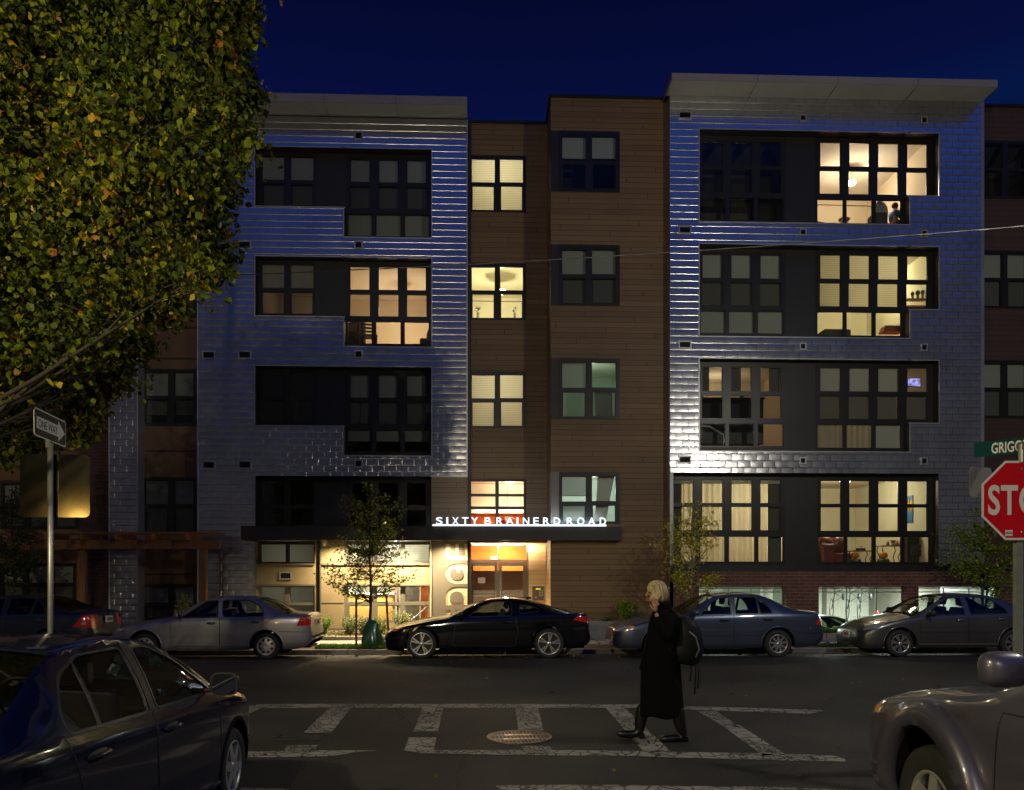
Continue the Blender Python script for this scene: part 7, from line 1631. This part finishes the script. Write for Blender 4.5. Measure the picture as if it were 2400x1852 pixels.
def small_tree(u, Y, label, cols, p, crowns, topv, n_=900, size=.055, seed=1, stakes=(), zb=.0, leanx=0.0, r0=.035, wood=BARK, name='street_tree'):
    """slender young tree; crowns = (u, v, ru, rv) measured lobes at distance Y"""
    rng = np.random.default_rng(seed); base = P(u, 1349, Y); base.z = zb; t = root(name, base, 0, label, 'tree', None)
    top = P(u, topv, Y); mb = MB(); tr_ = [base]; nseg = 7
    for i in range(1, nseg+1): f = i/nseg; tr_.append(base+(top-base)*f+Vector((leanx*f+rng.uniform(-.03, .03), rng.uniform(-.03, .03), 0)))
    mb.tube(tr_, [r0*(1-.75*i/nseg) for i in range(nseg+1)], 8, cap=False); pts = []; dirs = []
    for (cu_, cv_, ru, rv) in crowns:
        c = P(cu_, cv_, Y); rx, rz = ru*Y/F, rv*Y/F; c.y += rng.uniform(-.3, .3); nbr = 10
        s0 = min(tr_[1:], key=lambda q: abs(q.z-(c.z-rz*.9))+.01)
        for k in range(nbr):
            q = rng.normal(size=3); q /= np.linalg.norm(q); e = c+Vector((q[0]*rx, q[1]*rx*.8, q[2]*rz))*rng.uniform(.55, 1.0)
            cand = [w_ for w_ in tr_[2:] if w_.z < e.z+.05] or [tr_[2]]; s = cand[max(0, len(cand)-1-int(rng.integers(0, 2)))]; s = s+Vector((0, 0, rng.uniform(-.1, .1)))
            m_ = (s+e)/2+Vector((rng.normal()*.05, rng.normal()*.05, -.08)); mb.tube([s, m_, e], [.012, .008, .003], 4, cap=False)
            m = int(n_/len(crowns)/nbr); f = rng.uniform(.35, 1.05, (m, 1)); a_ = np.array(s)[None]*(1-f)**2+2*np.array(m_)[None]*f*(1-f)+np.array(e)[None]*f*f
            pts.append(a_+rng.normal(size=(m, 3))*np.array([.075, .075, .05])); dirs.append(rng.normal(size=(m, 3))*.7+q*.5+np.array([0, 0, -.25]))
    mb.build('trunk', wood, t, world=True, smooth=True); pts = np.concatenate(pts); dirs = np.concatenate(dirs)
    me = leaf_mesh('crown', pts-np.array(base), dirs, size, pal(rng, len(pts), cols, p), rng, fold=.2); link('crown', me, LEAF, t); return t, rng, tr_
YT = 20.35
gA = [(.13, .19, .012), (.19, .25, .015), (.28, .29, .02)]; 
tA, rg, trA = small_tree(868, YT, 'young green street tree tied to two stakes left of the black coupe', gA, [.45, .4, .15], [(868, 1160, 55, 35), (830, 1200, 60, 40), (905, 1195, 50, 42), (860, 1235, 80, 30), (800, 1300, 45, 40), (850, 1320, 70, 45), (910, 1300, 60, 50), (945, 1345, 40, 25), (790, 1350, 40, 25), (900, 1260, 60, 30), (845, 1280, 65, 35)], 1140, n_=3300, size=.062, seed=2, r0=.042)
small_tree(1622, YT+.1, 'thin yellowing street tree behind the blue grey sedan', [(.62, .56, .02), (.34, .40, .015), (.75, .60, .03), (.48, .50, .03)], [.3, .25, .2, .25], [(1590, 1215, 50, 30), (1640, 1200, 45, 35), (1560, 1270, 35, 30), (1655, 1270, 35, 35), (1575, 1325, 45, 22), (1650, 1240, 45, 30), (1590, 1255, 40, 35), (1672, 1355, 14, 12), (1580, 1348, 14, 8)], 1180, n_=2000, size=.058, seed=5, r0=.03, wood=mat('pale_bark', (.20, .17, .11), .9, var=.3, scale=20))
small_tree(2312, YT+.2, 'leafy green street tree behind the stop sign at the right', [(.13, .22, .015), (.20, .28, .02), (.42, .38, .02)], [.45, .43, .12], [(2270, 1225, 45, 35), (2240, 1260, 45, 30), (2330, 1250, 60, 40), (2260, 1300, 55, 35), (2340, 1310, 60, 35), (2295, 1345, 50, 28), (2370, 1340, 40, 25), (2235, 1320, 40, 25), (2385, 1280, 30, 40)], 1200, n_=3000, size=.062, seed=8, r0=.035)
small_tree(30, 21.2, 'dark leafy tree at the far left edge beyond the sign pole', [(.03, .05, .012), (.05, .07, .014)], [.6, .4], [(20, 1180, 60, 50), (40, 1250, 55, 45), (0, 1310, 70, 40), (60, 1290, 35, 40), (-40, 1200, 70, 60)], 1140, n_=3000, size=.065, seed=9)
# stakes, ties and watering bag
def stake(u, vt, Y, lab, lean=0):
    b = P(u, 1349, Y); zt = PZ(u, vt, Y); o = MB().tube([(0, 0, 0), (lean, 0, zt)], .028, 7).build('tree_stake', M['timber'] if False else mat('stake_wood_%d' % u, (.16, .085, .04), .85, var=.3, scale=12), loc=(b.x, b.y, 0)); tag(o, lab, 'stake', 'stakes beside the street trees')
stake(835, 1398, YT-.1, 'dark wooden stake left of the green watering bag'); stake(912, 1392, YT-.1, 'leaning wooden stake right of the green watering bag', -.07)
stake(1591, 1385, YT, 'pale wooden stake left of the thin yellowing tree'); stake(1657, 1387, YT, 'pale wooden stake right of the thin yellowing tree'); stake(2281, 1395, YT, 'wooden stake left of the leafy tree at the right'); stake(2338, 1380, YT, 'wooden stake right of the leafy tree at the right')
pA = P(868, 1349, YT); zA_ = PZ(868, 1408, YT); a_ = P(835, 1349, YT-.1); b_ = P(912, 1349, YT-.1)
o = MB().tube([(a_.x, a_.y, PZ(835, 1417, YT)), (pA.x-.1, pA.y-.05, zA_), (pA.x, pA.y-.06, zA_+.0), (pA.x+.1, pA.y-.05, zA_-.03), (b_.x-.05, b_.y, PZ(912, 1412, YT))], .010, 6).build('tree_tie', M['black'], smooth=True); tag(o, 'dark strap tying the young tree to its two stakes', 'tie')
t = root('watering_bag', (pA.x+.02, pA.y, 0), 0, 'glossy dark green watering bag around the foot of the young tree', 'watering bag')
mb = MB(); rng = np.random.default_rng(1); n = 26; rows = [(0, .27), (.06, .285), (.2, .26), (.4, .205), (.58, .155), (.66, .11), (.70, .05)]
for i, (z, r) in enumerate(rows):
    for k in range(n): a = 2*math.pi*k/n; q = 1+.10*math.sin(a*5+i*.9)+.05*rng.normal(); mb.v.append((r*q*math.cos(a)+.02, r*q*.75*math.sin(a), z+.015*rng.normal()*(i > 0)))
for i in range(len(rows)-1):
    for k in range(n): mb.f.append((i*n+k, i*n+(k+1) % n, (i+1)*n+(k+1) % n, (i+1)*n+k)); mb.m.append(0)
mb.build('bag', mat('green_plastic', (.012, .085, .035), .25, var=.3, coat=.5), t, smooth=True)
mb = MB(); mb.tube([(-.12, -.05, .66), (-.14, -.06, .74), (-.09, -.06, .75), (-.08, -.05, .66)], .01, 6); mb.build('strap', M['black'], t)
# shrubs in front of the storefront
def shrub(u, vb, vt, w, Y, lab, cols, p, seed, n_=900, size=.05, shape='oval', name='shrub', grp='shrubs in the planting bed'):
    rng = np.random.default_rng(seed); b = P(u, vb, Y); top = PZ(u, vt, Y); hh = top-b.z; rx = w*Y/F; t = root(name, b, 0, lab, 'shrub', grp); mb = MB(); pts = []; dirs = []
    for k in range(26):
        a = rng.uniform(0, 6.28); q = Vector((math.cos(a)*rng.uniform(.1, 1)*rx, math.sin(a)*rng.uniform(.1, 1)*rx*.8, hh*rng.uniform(.45, 1.0))); mb.tube([(0, 0, 0), (q.x*.5, q.y*.5, q.z*.6), tuple(q)], [.007, .005, .002], 4, cap=False)
        m = n_//26; f = rng.uniform(.2, 1.05, (m, 1)); pts.append(np.array(q)[None]*f+rng.normal(size=(m, 3))*.04); dirs.append(rng.normal(size=(m, 3))*.5+np.array([q.x/rx*.5, q.y/rx*.5, .7]))
    mb.build('stems', BARK, t); pts = np.concatenate(pts); dirs = np.concatenate(dirs); pts[:, 2] = np.clip(pts[:, 2], .01, None)
    link('foliage', leaf_mesh('foliage', pts, dirs, size, pal(rng, len(pts), cols, p), rng, shape), LEAF, t)
sc = [(.16, .20, .07), (.34, .34, .22), (.08, .13, .03)]
YS_ = 22.35
for i, (u, vb, vt, w, lab, col, pp) in enumerate(((758, 1492, 1446, 18, 'bushy green shrub behind the boot of the silver sedan', [(.12, .22, .03), (.22, .30, .08)], [.6, .4]), (820, 1492, 1440, 26, 'large pale-leaved shrub left of the tree trunk', sc, [.4, .35, .25]), (852, 1490, 1448, 15, 'small pale shrub just behind the watering bag', sc, [.3, .5, .2]), (893, 1490, 1446, 19, 'rounded spiky green shrub right of the tree trunk', [(.10, .17, .03), (.2, .26, .07)], [.6, .4]), (942, 1480, 1432, 26, 'tall pale flowering shrub above the bonnet of the black coupe', sc, [.25, .6, .15]), (1000, 1492, 1462, 20, 'low pale shrub hidden behind the black coupe', sc, [.4, .4, .2]))):
    shrub(u, vb, vt, w, YS_, lab, col, pp, 20+i, n_=1000, size=.045, shape='thin' if i in (3,) else 'oval')
shrub(1463, 1458, 1408, 21, 22.05, 'bright yellow-green bamboo-like shrub on the concrete wall', [(.30, .42, .02), (.18, .30, .02)], [.6, .4], 40, n_=700, size=.09, shape='thin')
shrub(1480, 1458, 1432, 34, 22.0, 'grey-green low shrub beside the bright shrub', [(.20, .22, .14), (.12, .15, .07)], [.6, .4], 41, n_=900, size=.04)
shrub(1420, 1458, 1446, 26, 22.0, 'low trailing plant along the top of the concrete wall', [(.16, .19, .08)], [1], 42, n_=400, size=.035)
shrub(430, 1490, 1395, 20, 22.3, 'tall thin grassy shrub by the pergola post', [(.16, .20, .05), (.3, .26, .10)], [.6, .4], 43, n_=700, size=.09, shape='thin')
shrub(262, 1500, 1440, 22, 21.9, 'dark green shrub beside the far left sedan', [(.03, .07, .015)], [1], 44, n_=900, size=.05)
for i, (u, w) in enumerate(((1935, 24), (1975, 20), (2010, 22))): shrub(u, 1490, 1474, w, 22.05, ('low green plants behind the boot of the blue grey sedan', 'low green plants below the middle garage opening', 'low green plants above the bonnet of the dark grey sedan')[i], [(.07, .15, .02), (.12, .2, .03)], [.6, .4], 50+i, n_=700, size=.06, shape='thin')
# low walls along the bed
def wallx(name, x0, x1, y, h, mat_, label, cat, seg=None, dep=.2):
    t = root(name, ((x0+x1)/2, y, .05), 0, label, cat); x = x0; mb = MB()
    while x < x1-.02:
        Ls = (seg*random.uniform(.7, 1.3)) if seg else x1-x; e = min(x1, x+Ls); mb.box(x-t.location.x, e-.012-t.location.x, 0, dep, -.1, h-.05+(random.uniform(-.008, .008) if seg else 0)); x = e
    mb.build('stones' if seg else 'wall', mat_, t, bevel=.015)
st = mat('granite_blocks', (.30, .27, .22), .85, var=.35, scale=10, bump=.5)
wallx('stone_edging', PX(-100, 21.9), PX(1090, 21.9), 21.9, .17, st, 'row of rough stone blocks edging the bed left of the entrance', 'stone edging', .42)
wallx('concrete_wall', PX(1368, 21.9), PX(1900, 21.9), 21.75, .56, mat('rough_concrete', (.24, .23, .21), .9, var=.4, scale=9, bump=.8), 'low rough concrete wall between the black coupe and blue grey sedan', 'wall', dep=.3)
wallx('stone_edging', PX(1910, 21.9), PX(2500, 21.9), 21.8, .22, st, 'row of pale stone blocks edging the bed below the garage openings', 'stone edging', .36)
# ground cover: low plants and leaf litter
def litter(name, x0, x1, y0, y1, z, n, size, cols, p, up, seed, lab):
    rng = np.random.default_rng(seed); pts = np.stack([rng.uniform(x0, x1, n), rng.uniform(y0, y1, n), z+rng.uniform(0, .02, n)], axis=1); d = rng.normal(size=(n, 3))*np.array([1, 1, .2])+np.array([0, 0, up]); me = leaf_mesh(name, pts, d, size, pal(rng, n, cols, p), rng, 'thin' if up else 'oval'); o = link(name, me, LEAF); o['kind'] = 'stuff'; tag(o, lab, 'ground cover')
litter('grass', PX(745, 20.4), PX(960, 20.4), 19.95, 20.8, .0, 5200, .06, [(.06, .12, .02), (.12, .17, .04)], [.6, .4], 1.4, 60, 'low grass and weeds around the foot of the young tree')
litter('grass', PX(1900, 20.4), PX(2060, 20.4), 19.95, 20.8, .0, 1500, .05, [(.05, .09, .02), (.10, .12, .04)], [.6, .4], 1.2, 61, 'sparse grass in the verge between the two right-hand sedans')
litter('ground_cover', PX(740, 22.4), PX(1080, 22.4), 22.0, 23.3, .17, 3500, .06, [(.16, .12, .06), (.14, .20, .05), (.3, .26, .16)], [.4, .4, .2], .5, 62, 'low plants and dead leaves covering the storefront bed')
litter('fallen_leaves', -9, 12, 17.4, 19.7, -.06, 260, .06, [(.3, .2, .05), (.2, .1, .03)], [.5, .5], 0, 63, 'scattered fallen leaves lying in the gutter')
litter('fallen_leaves', -4, 8, 6, 17.2, .003, 110, .05, [(.22, .16, .05), (.14, .08, .03)], [.5, .5], 0, 64, 'few fallen leaves scattered over the road')
# ---------------------------------------------------------------- signs on poles
def octa(r, n=8, off=math.pi/8): return [(r*math.cos(off+2*math.pi*i/n), r*math.sin(off+2*math.pi*i/n)) for i in range(n)]
def plate(pts, th=.004):
    mb = MB(); n = len(pts); mb.v = [(x, -th, z) for x, z in pts]+[(x, 0, z) for x, z in pts]; mb.f = [tuple(range(n-1, -1, -1)), tuple(range(n, 2*n))]+[(i, (i+1) % n, n+(i+1) % n, n+i) for i in range(n)]; mb.m = [0]*len(mb.f); return mb
def rrect(w, h, r, n=5): return [(sx*(w/2-r)+r*math.cos(a), sz*(h/2-r)+r*math.sin(a)) for sx, sz, a0 in ((1, 1, 0), (-1, 1, 90), (-1, -1, 180), (1, -1, 270)) for a in [R(a0+90*i/n) for i in range(n+1)]]
RF = mat('reflective_white', (.78, .77, .72), .5, var=.06, scale=8); RFR = mat('sign_red', (.62, .006, .014), .45, spec=.25, var=.12, scale=6); RFG = mat('sign_green', (.001, .058, .058), .7, spec=.15, var=.1); RFK = mat('sign_black', (.012, .012, .012), .5)
ALU = mat('bare_aluminium', (.085, .08, .06), .13, 1.0, var=.25, scale=5)
def cam_pt(xc, d, z): return Vector((xc*CT+d*ST, d*CT-xc*ST, z))
# stop sign
d = 7.66; ps = cam_pt((2394-1200)/F*d, d, .12)
zc_s = CH+(1349-1173)*d/F
t = root('sign_post', (ps.x+.02, ps.y+.05, .12), 0, 'green-grey steel post carrying the stop sign at the right edge', 'post')
mb = MB()
for a, b, c_, d_ in ((-.03, .03, 0, .006), (-.03, -.024, .006, .03), (.024, .03, .006, .03), (-.05, -.03, .024, .03), (.03, .05, .024, .03)): mb.box(a, b, c_, d_, 0, zc_s+.24)
mb.build('channel', mat('green_steel', (.30, .33, .27), .5, .5, var=.3, scale=20), t)
ST_ = root('stop_sign', (ps.x, ps.y, zc_s), R(-3), 'red octagonal stop sign cut by the right edge of the picture', 'stop sign')
RS = .405
plate(octa(RS)).build('plate', RF, ST_); p = plate(octa(RS-.022), .001); o = p.build('red_face', RFR, ST_); o.location = (0, -.0045, 0)
text('lettering', 'STOP', .385, RF, (0, -.0075, -.128), (R(90), 0, 0), ST_, extrude=.0008, offset=.009, align='CENTER', spacing=1.06, sx=.67)
for xz in ((-.0, .30), (0, -.30)): MB().ell((xz[0], -.008, xz[1]), (.012, .006, .012), 10).build('bolt', M['steel'], ST_, smooth=True)
sk = MB().box(-.155, -.085, -.0065, -.0055, -.335, -.28).build('sticker', RF, ST_)
mb = MB()
for i in range(5): mb.tube([(-.15+i*.013, -.0075, -.32), (-.145+i*.013, -.0075, -.295), (-.14+i*.013, -.0075, -.318)], .0018, 4)
mb.build('scribble', RFK, sk)
t = root('traffic_sign', (ps.x-.22, ps.y+.28, zc_s+.20), R(20), 'corner of a pale metal sign showing behind the stop sign', 'sign'); plate(rrect(.3, .3, .04)).build('plate', mat('grey_sign_back', (.22, .22, .20), .6), t)
# street name blade, running away from the camera along the side street
GS = root('street_name_sign', (ps.x+.0, ps.y, zc_s+.50), 0, 'green street name sign reading GRIGGS ST above the stop sign', 'street sign')
bx0 = P(2288, 1055, 7.9).x; hz_ = .074
ln = .95; ang = math.atan2(.46, ln)
bl = MB().box(-.55, .62, -.002, .002, -hz_, hz_).build('blade', RFG, GS); bl.rotation_euler = (0, 0, R(-46)); bl.location = (.17, 0, .035)
tx = text('lettering', 'GRIGGS ST', .142, RF, (-.40, -.004, -.049), (R(90), 0, 0), bl, extrude=.0006, offset=.003, spacing=1.0, sx=.60)
mb = MB(); mb.tube([(0, 0, -.14), (0, 0, .03)], .028, 10); mb.box(-.012, .012, -.04, .04, -.02, .05); mb.build('bracket', M['galv'], GS)
# one way sign and the back of another on the left pole
po = cam_pt((118-1200)/F*9.6, 9.6, .12); t = root('sign_post', po, 0, 'galvanised steel pole of the one way sign at the left', 'post')
zt1 = CH+(1349-1035)*9.6/F
mb = MB(); mb.tube([(0, 0, 0), (0, 0, zt1-.12)], .032, 14); mb.build('pole', M['galv'], t, smooth=True)
OW = root('one_way_sign', (po.x, po.y+.0, zt1+.16), R(97), 'black and white one way sign with arrow on the left pole', 'traffic sign')
plate(rrect(.93, .32, .045)).build('plate', RF, OW); o = plate(rrect(.90, .29, .035), .001).build('black_face', RFK, OW); o.location = (0, -.0045, 0)
ar = [(-.40, -.068), (.22, -.068), (.22, -.125), (.42, 0), (.22, .125), (.22, .068), (-.40, .068)]; o = plate(ar, .001).build('arrow', RF, OW); o.location = (0, -.006, 0)
text('lettering', 'ONE WAY', .135, RFK, (-.36, -.0078, -.047), (R(90), 0, 0), OW, extrude=.0004, offset=.002, sx=.88)
MB().box(-.035, .035, .001, .04, -.24, -.10).build('clamp', M['black'], OW)
SBk = root('traffic_sign', (po.x+.02, po.y+.07, CH+(1349-1139)*9.68/F), R(4), 'bare metal back of a square sign on the left pole catching yellow light', 'sign')
plate(rrect(.79, .75, .06)).build('plate', ALU, SBk)
# ---------------------------------------------------------------- overhead cables
def cable(name, pts, r, label, mat_):
    c0, c1 = Vector(pts[0]), Vector(pts[-1]); sag = pts[1]; q = []
    for i in range(61):
        f = i/60; p = c0+(c1-c0)*f; p.z -= sag*4*f*(1-f); q.append(p)
    mb = MB(); b = [q[i]+Vector((0, .008*math.sin(i*1.9), .008*math.cos(i*1.9))) for i in range(61)]; mb.tube(q, r, 6); mb.tube(b, r*.7, 6); o = mb.build(name, mat_, smooth=True); tag(o, label, 'cable')
wire = mat('wire_sheath', (.20, .19, .18), .4, .3, var=.3)
a = P(2520, 520, 13.0); b = P(250, 655, 15.5); cable('overhead_cable', [a, .12, b], .007, 'thin overhead cable crossing in front of the building', wire)
# ---------------------------------------------------------------- the woman crossing
WP = GP(1545, 1735); WP.z = 0
WM = root('person', WP, 0, 'blonde woman in a long black coat and boots walking left, hand at her ear', 'person')
# body: x forward = -X (walking left); near side = -Y
bv = [(-.00,0,.92),(.03,0,1.10),(.07,0,1.28),(.06,0,1.40),(.00,0,1.47),(-.035,0,1.54),(-.05,0,1.61),(-.045,0,1.67),
      (.03,-.085,.88),(.10,-.09,.50),(.225,-.09,.12),(.20,-.09,.05),(.10,-.09,.03),
      (-.03,.085,.88),(-.12,.09,.50),(-.21,.09,.13),(-.235,.09,.06),(-.34,.09,.05),
      (.07,-.165,1.37),(.03,-.26,1.14),(-.06,-.21,1.31),(-.065,-.155,1.40),
      (.07,.165,1.37),(.08,.24,1.10),(-.04,.27,.90),(-.06,.27,.82)]
be = [(0,1),(1,2),(2,3),(3,4),(4,5),(5,6),(6,7),(0,8),(8,9),(9,10),(10,11),(11,12),(0,13),(13,14),(14,15),(15,16),(16,17),(3,18),(18,19),(19,20),(20,21),(3,22),(22,23),(23,24),(24,25)]
brd = [.11,.09,.10,.06,.046,.062,.085,.07,.075,.05,.03,.03,.02,.075,.05,.03,.03,.02,.022,.02,.02,.022,.022,.02,.02,.022]
SKW = mat('face_skin', (.34, .17, .11), .5, var=.08)
skinmesh('body', bv, be, brd, SKW, WM)
# face features on the profile
mb = MB(); mb.ell((-.135, 0, 1.585), (.02, .014, .022), 10); mb.ell((-.125, 0, 1.60), (.014, .012, .03), 10); mb.build('nose', SKW, WM, smooth=True)
mb = MB(); mb.ell((-.118, 0, 1.548), (.014, .022, .007), 10); mb.ell((-.116, 0, 1.538), (.014, .02, .007), 10); mb.build('lips', mat('lip_skin', (.3, .09, .07), .4), WM, smooth=True)
for sd in (-1, 1): MB().ell((-.113, sd*.034, 1.618), (.012, .013, .008), 10).build('eye', M['black'], WM, smooth=True)
# near hand closed at the ear: palm, four fingers of different length and a thumb
def hand(o, parent):
    hv = [(0,0,0),(-.002,-.004,.045),(-.02,.0,.075)]; he = [(0,1),(1,2)]; hr = [.022,.026,.022]
    for i, (dx, L) in enumerate(((-.032, .066), (-.012, .075), (.008, .070), (.026, .055))):
        b = len(hv); hv += [(dx, -.003, .080), (dx-.006, .008, .080+L*.45), (dx-.012, .030, .080+L*.80), (dx-.014, .045, .080+L*.92)]; he += [(2, b), (b, b+1), (b+1, b+2), (b+2, b+3)]; hr += [.0095, .0088, .008, .007]
    b = len(hv); hv += [(-.035, -.004, .035), (-.055, .008, .062), (-.062, .02, .085)]; he += [(1, b), (b, b+1), (b+1, b+2)]; hr += [.012, .0095, .008]
    return skinmesh('hand', [tuple(Vector(o)+Vector(p)) for p in hv], he, hr, SKW, parent)
hand((-.066, -.150, 1.405), WM)
fh = skinmesh('hand', [(-.06,.27,.80),(-.065,.27,.75),(-.072,.285,.70),(-.075,.268,.69),(-.07,.25,.695),(-.09,.26,.74),(-.10,.262,.715)], [(0,1),(1,2),(1,3),(1,4),(0,5),(5,6)], [.026,.028,.010,.010,.009,.011,.008], SKW, WM)
# coat: lofted, open hem, with folds
def coat():
    K = mat('black_wool', (.0018, .0018, .0022), .9, spec=.12, var=.5, scale=14, bump=.5); 
    lv = [(.265,.035,.245,.20),(.40,.03,.235,.195),(.60,.02,.225,.19),(.80,.015,.215,.185),(.95,.02,.205,.18),(1.08,.035,.185,.17),(1.20,.055,.18,.18),(1.30,.065,.175,.205),(1.37,.062,.150,.195),(1.415,.05,.11,.13),(1.44,.035,.085,.09),(1.49,.03,.080,.082)]
    n = 44; mb = MB(); rg_ = random.Random(4)
    for i, (z, cx, rx, ry) in enumerate(lv):
        for k in range(n):
            a = 2*math.pi*k/n; fold = 1+(.045*math.sin(a*7+z*2)+.03*math.sin(a*11-z*5))*max(0, (1.2-z)); mb.v.append((cx+rx*fold*math.cos(a), ry*fold*math.sin(a), z+(.012*math.sin(a*5) if i == 0 else 0)))
    for i in range(len(lv)-1):
        for k in range(n): mb.f.append((i*n+k, i*n+(k+1) % n, (i+1)*n+(k+1) % n, (i+1)*n+k)); mb.m.append(0)
    o = mb.build('coat', K, WM, smooth=True); s = o.modifiers.new('s', 'SOLIDIFY'); s.thickness = .012; b = o.modifiers.new('b', 'SUBSURF'); b.levels = b.render_levels = 1
    # scarf / raised collar
    mb = MB(); mb.lathe([(.075, 1.42), (.105, 1.43), (.10, 1.47), (.085, 1.515), (.07, 1.52)], axis_o=(.035, 0, 0), n=24); mb.build('collar', K, WM, smooth=True)
    # sleeves
    skinmesh('sleeve', [(.06,-.13,1.36),(.065,-.185,1.33),(.03,-.27,1.12),(-.05,-.225,1.28),(-.062,-.175,1.365)], [(0,1),(1,2),(2,3),(3,4)], [.075,.072,.062,.055,.050], K, WM)
    skinmesh('sleeve', [(.06,.13,1.36),(.065,.185,1.33),(.08,.25,1.10),(-.02,.275,.92),(-.055,.272,.84)], [(0,1),(1,2),(2,3),(3,4)], [.075,.072,.062,.055,.050], K, WM)
    # loose flap of the coat front
    mb = MB(); f_ = [(-.16, 1.05), (-.20, .92), (-.235, .80), (-.22, .775), (-.17, .82), (-.13, .95)]; mb.poly([(x, -.09, z) for x, z in f_]); mb.poly([(x, -.07, z) for x, z in reversed(f_)]); 
    for i in range(6): a_, b_ = f_[i], f_[(i+1) % 6]; mb.quad((a_[0], -.09, a_[1]), (b_[0], -.09, b_[1]), (b_[0], -.07, b_[1]), (a_[0], -.07, a_[1]))
    mb.build('coat_flap', K, WM)
coat()
BT = mat('black_leather', (.006, .006, .006), .3, var=.4, scale=20)
for nm, top, ank, heel, toe, y in (('rear', (.16,.40), (.215,.14), (.245,.045), (-.005,.025), -.09), ('front', (-.15,.40), (-.20,.15), (-.195,.065), (-.43,.085), .09)):
    if nm == 'front': V = [(top[0], y, top[1]), (-.175, y, .27), ank+(0,), heel+(0,), (-.30, y, .05), (-.42, y, .055), (-.455, y, .075)]
    else: V = [(top[0], y, top[1]), (.19, y, .27), ank+(0,), heel+(0,), (.12, y, .035), (.02, y, .03), (-.01, y, .035)]
    V = [(v[0], y, v[1]) if (len(v) == 3 and v[2] == 0) else v for v in V]
    skinmesh('boot', V, [(i, i+1) for i in range(6)], [.082, .078, .066, .058, .050, .042, .018], BT, WM)
    hx, hz_b = (V[3][0]+.02, 0.0); MB().box(hx-.03, hx+.03, y-.03, y+.03, 0, .06).build('boot_heel', BT, WM, bevel=.008)
# hair: bob built of many strands over a cap
def hair():
    rg_ = random.Random(9); t_ = MB(); hm = mat('blond_hair', (.46, .36, .19), .42, var=.35, scale=60, stretch=(1, 1, .1)); hd = mat('dark_blond_hair', (.22, .16, .08), .5)
    t_.ell((-.030, 0, 1.655), (.105, .088, .095), 18); t_.ell((.02, 0, 1.60), (.085, .088, .10), 16); t_.build('hair', hm, WM, smooth=True)
    mb = MB(); m2 = MB()
    for i in range(620):
        a = rg_.uniform(0, 2*math.pi); e = rg_.uniform(.25, 1.35); c = Vector((-.025, 0, 1.645)); q = Vector((math.cos(a)*math.cos(e)*.108, math.sin(a)*math.cos(e)*.092, math.sin(e)*.100)); s = c+Vector((-.02, 0, .100))+Vector((rg_.uniform(-.03, .03), rg_.uniform(-.01, .01), -.005)); p1 = c+q*1.02
        out_ = Vector((math.cos(a)*.112, math.sin(a)*.098, 0)); 
        if out_.x < -.075: continue
        zb_ = 1.525+.035*(rg_.random())+(.05 if out_.x > .03 else -.01); p2 = Vector((c.x+out_.x*1.05+.01, out_.y*1.05, 1.60)); p3 = Vector((c.x+out_.x*.98-(.03 if out_.x < .02 else -.02), out_.y*.97, zb_))
        (mb if rg_.random() < .72 else m2).tube([s, p1, p2, p3], [.002, .0042, .0040, .0012], 4, cap=False)
    mb.build('hair', hm, WM, smooth=True); m2.build('hair', hd, WM, smooth=True)
hair()
# backpack
BP = root('backpack', (WP.x+.255, WP.y-.01, .84), 0, 'dark backpack with dangling straps carried by the woman', 'backpack')
bpm = mat('dark_nylon', (.004, .0055, .0055), .6, spec=.2, var=.4, scale=12, bump=.3)
mb = MB(); n = 26; rows = [(0,.02,.10,.12),(.04,.01,.155,.155),(.14,.02,.175,.165),(.28,.01,.165,.165),(.40,-.015,.135,.155),(.47,-.04,.10,.13),(.505,-.06,.05,.08)]
for (z, cx, rx, ry) in rows:
    for k in range(n):
        a = 2*math.pi*k/n; c_, s_ = math.cos(a), math.sin(a); mb.v.append((cx+rx*math.copysign(abs(c_)**.75, c_), ry*math.copysign(abs(s_)**.75, s_), z))
for i in range(len(rows)-1):
    for k in range(n): mb.f.append((i*n+k, i*n+(k+1) % n, (i+1)*n+(k+1) % n, (i+1)*n+k)); mb.m.append(0)
mb.f.append(tuple(range(n-1, -1, -1))); mb.f.append(tuple((len(rows)-1)*n+k for k in range(n))); mb.m += [0, 0]
b_ = mb.build('pack', bpm, BP, smooth=True); b_.rotation_euler = (0, R(9), 0)
mb = MB(); mb.ell((.16, 0, .17), (.05, .11, .13), 14); mb.build('front_pocket', bpm, BP, smooth=True)
mb = MB(); mb.tube([(.03, -.165, .36), (.10, -.175, .30), (.14, -.165, .17), (.10, -.17, .08)], .009, 6); mb.build('piping', mat('grey_piping', (.10, .11, .11), .4), BP, smooth=True)
for y in (-.10, .10): MB().tube([(-.06, y, .48), (-.16, y*1.2, .60), (-.26, y*1.35, .52), (-.28, y*1.5, .36), (-.17, y*1.5, .16), (-.06, y*1.2, .06)], .020, 6, sx=.4).build('shoulder_strap', bpm, BP, smooth=True)
for x, L in ((.05, .20), (.10, .34), (.135, .28)): MB().tube([(x, -.10, .04), (x+.015, -.11, -.05), (x+.005, -.11, -L+.02)], .008, 6).build('loose_strap', bpm, BP, smooth=True)
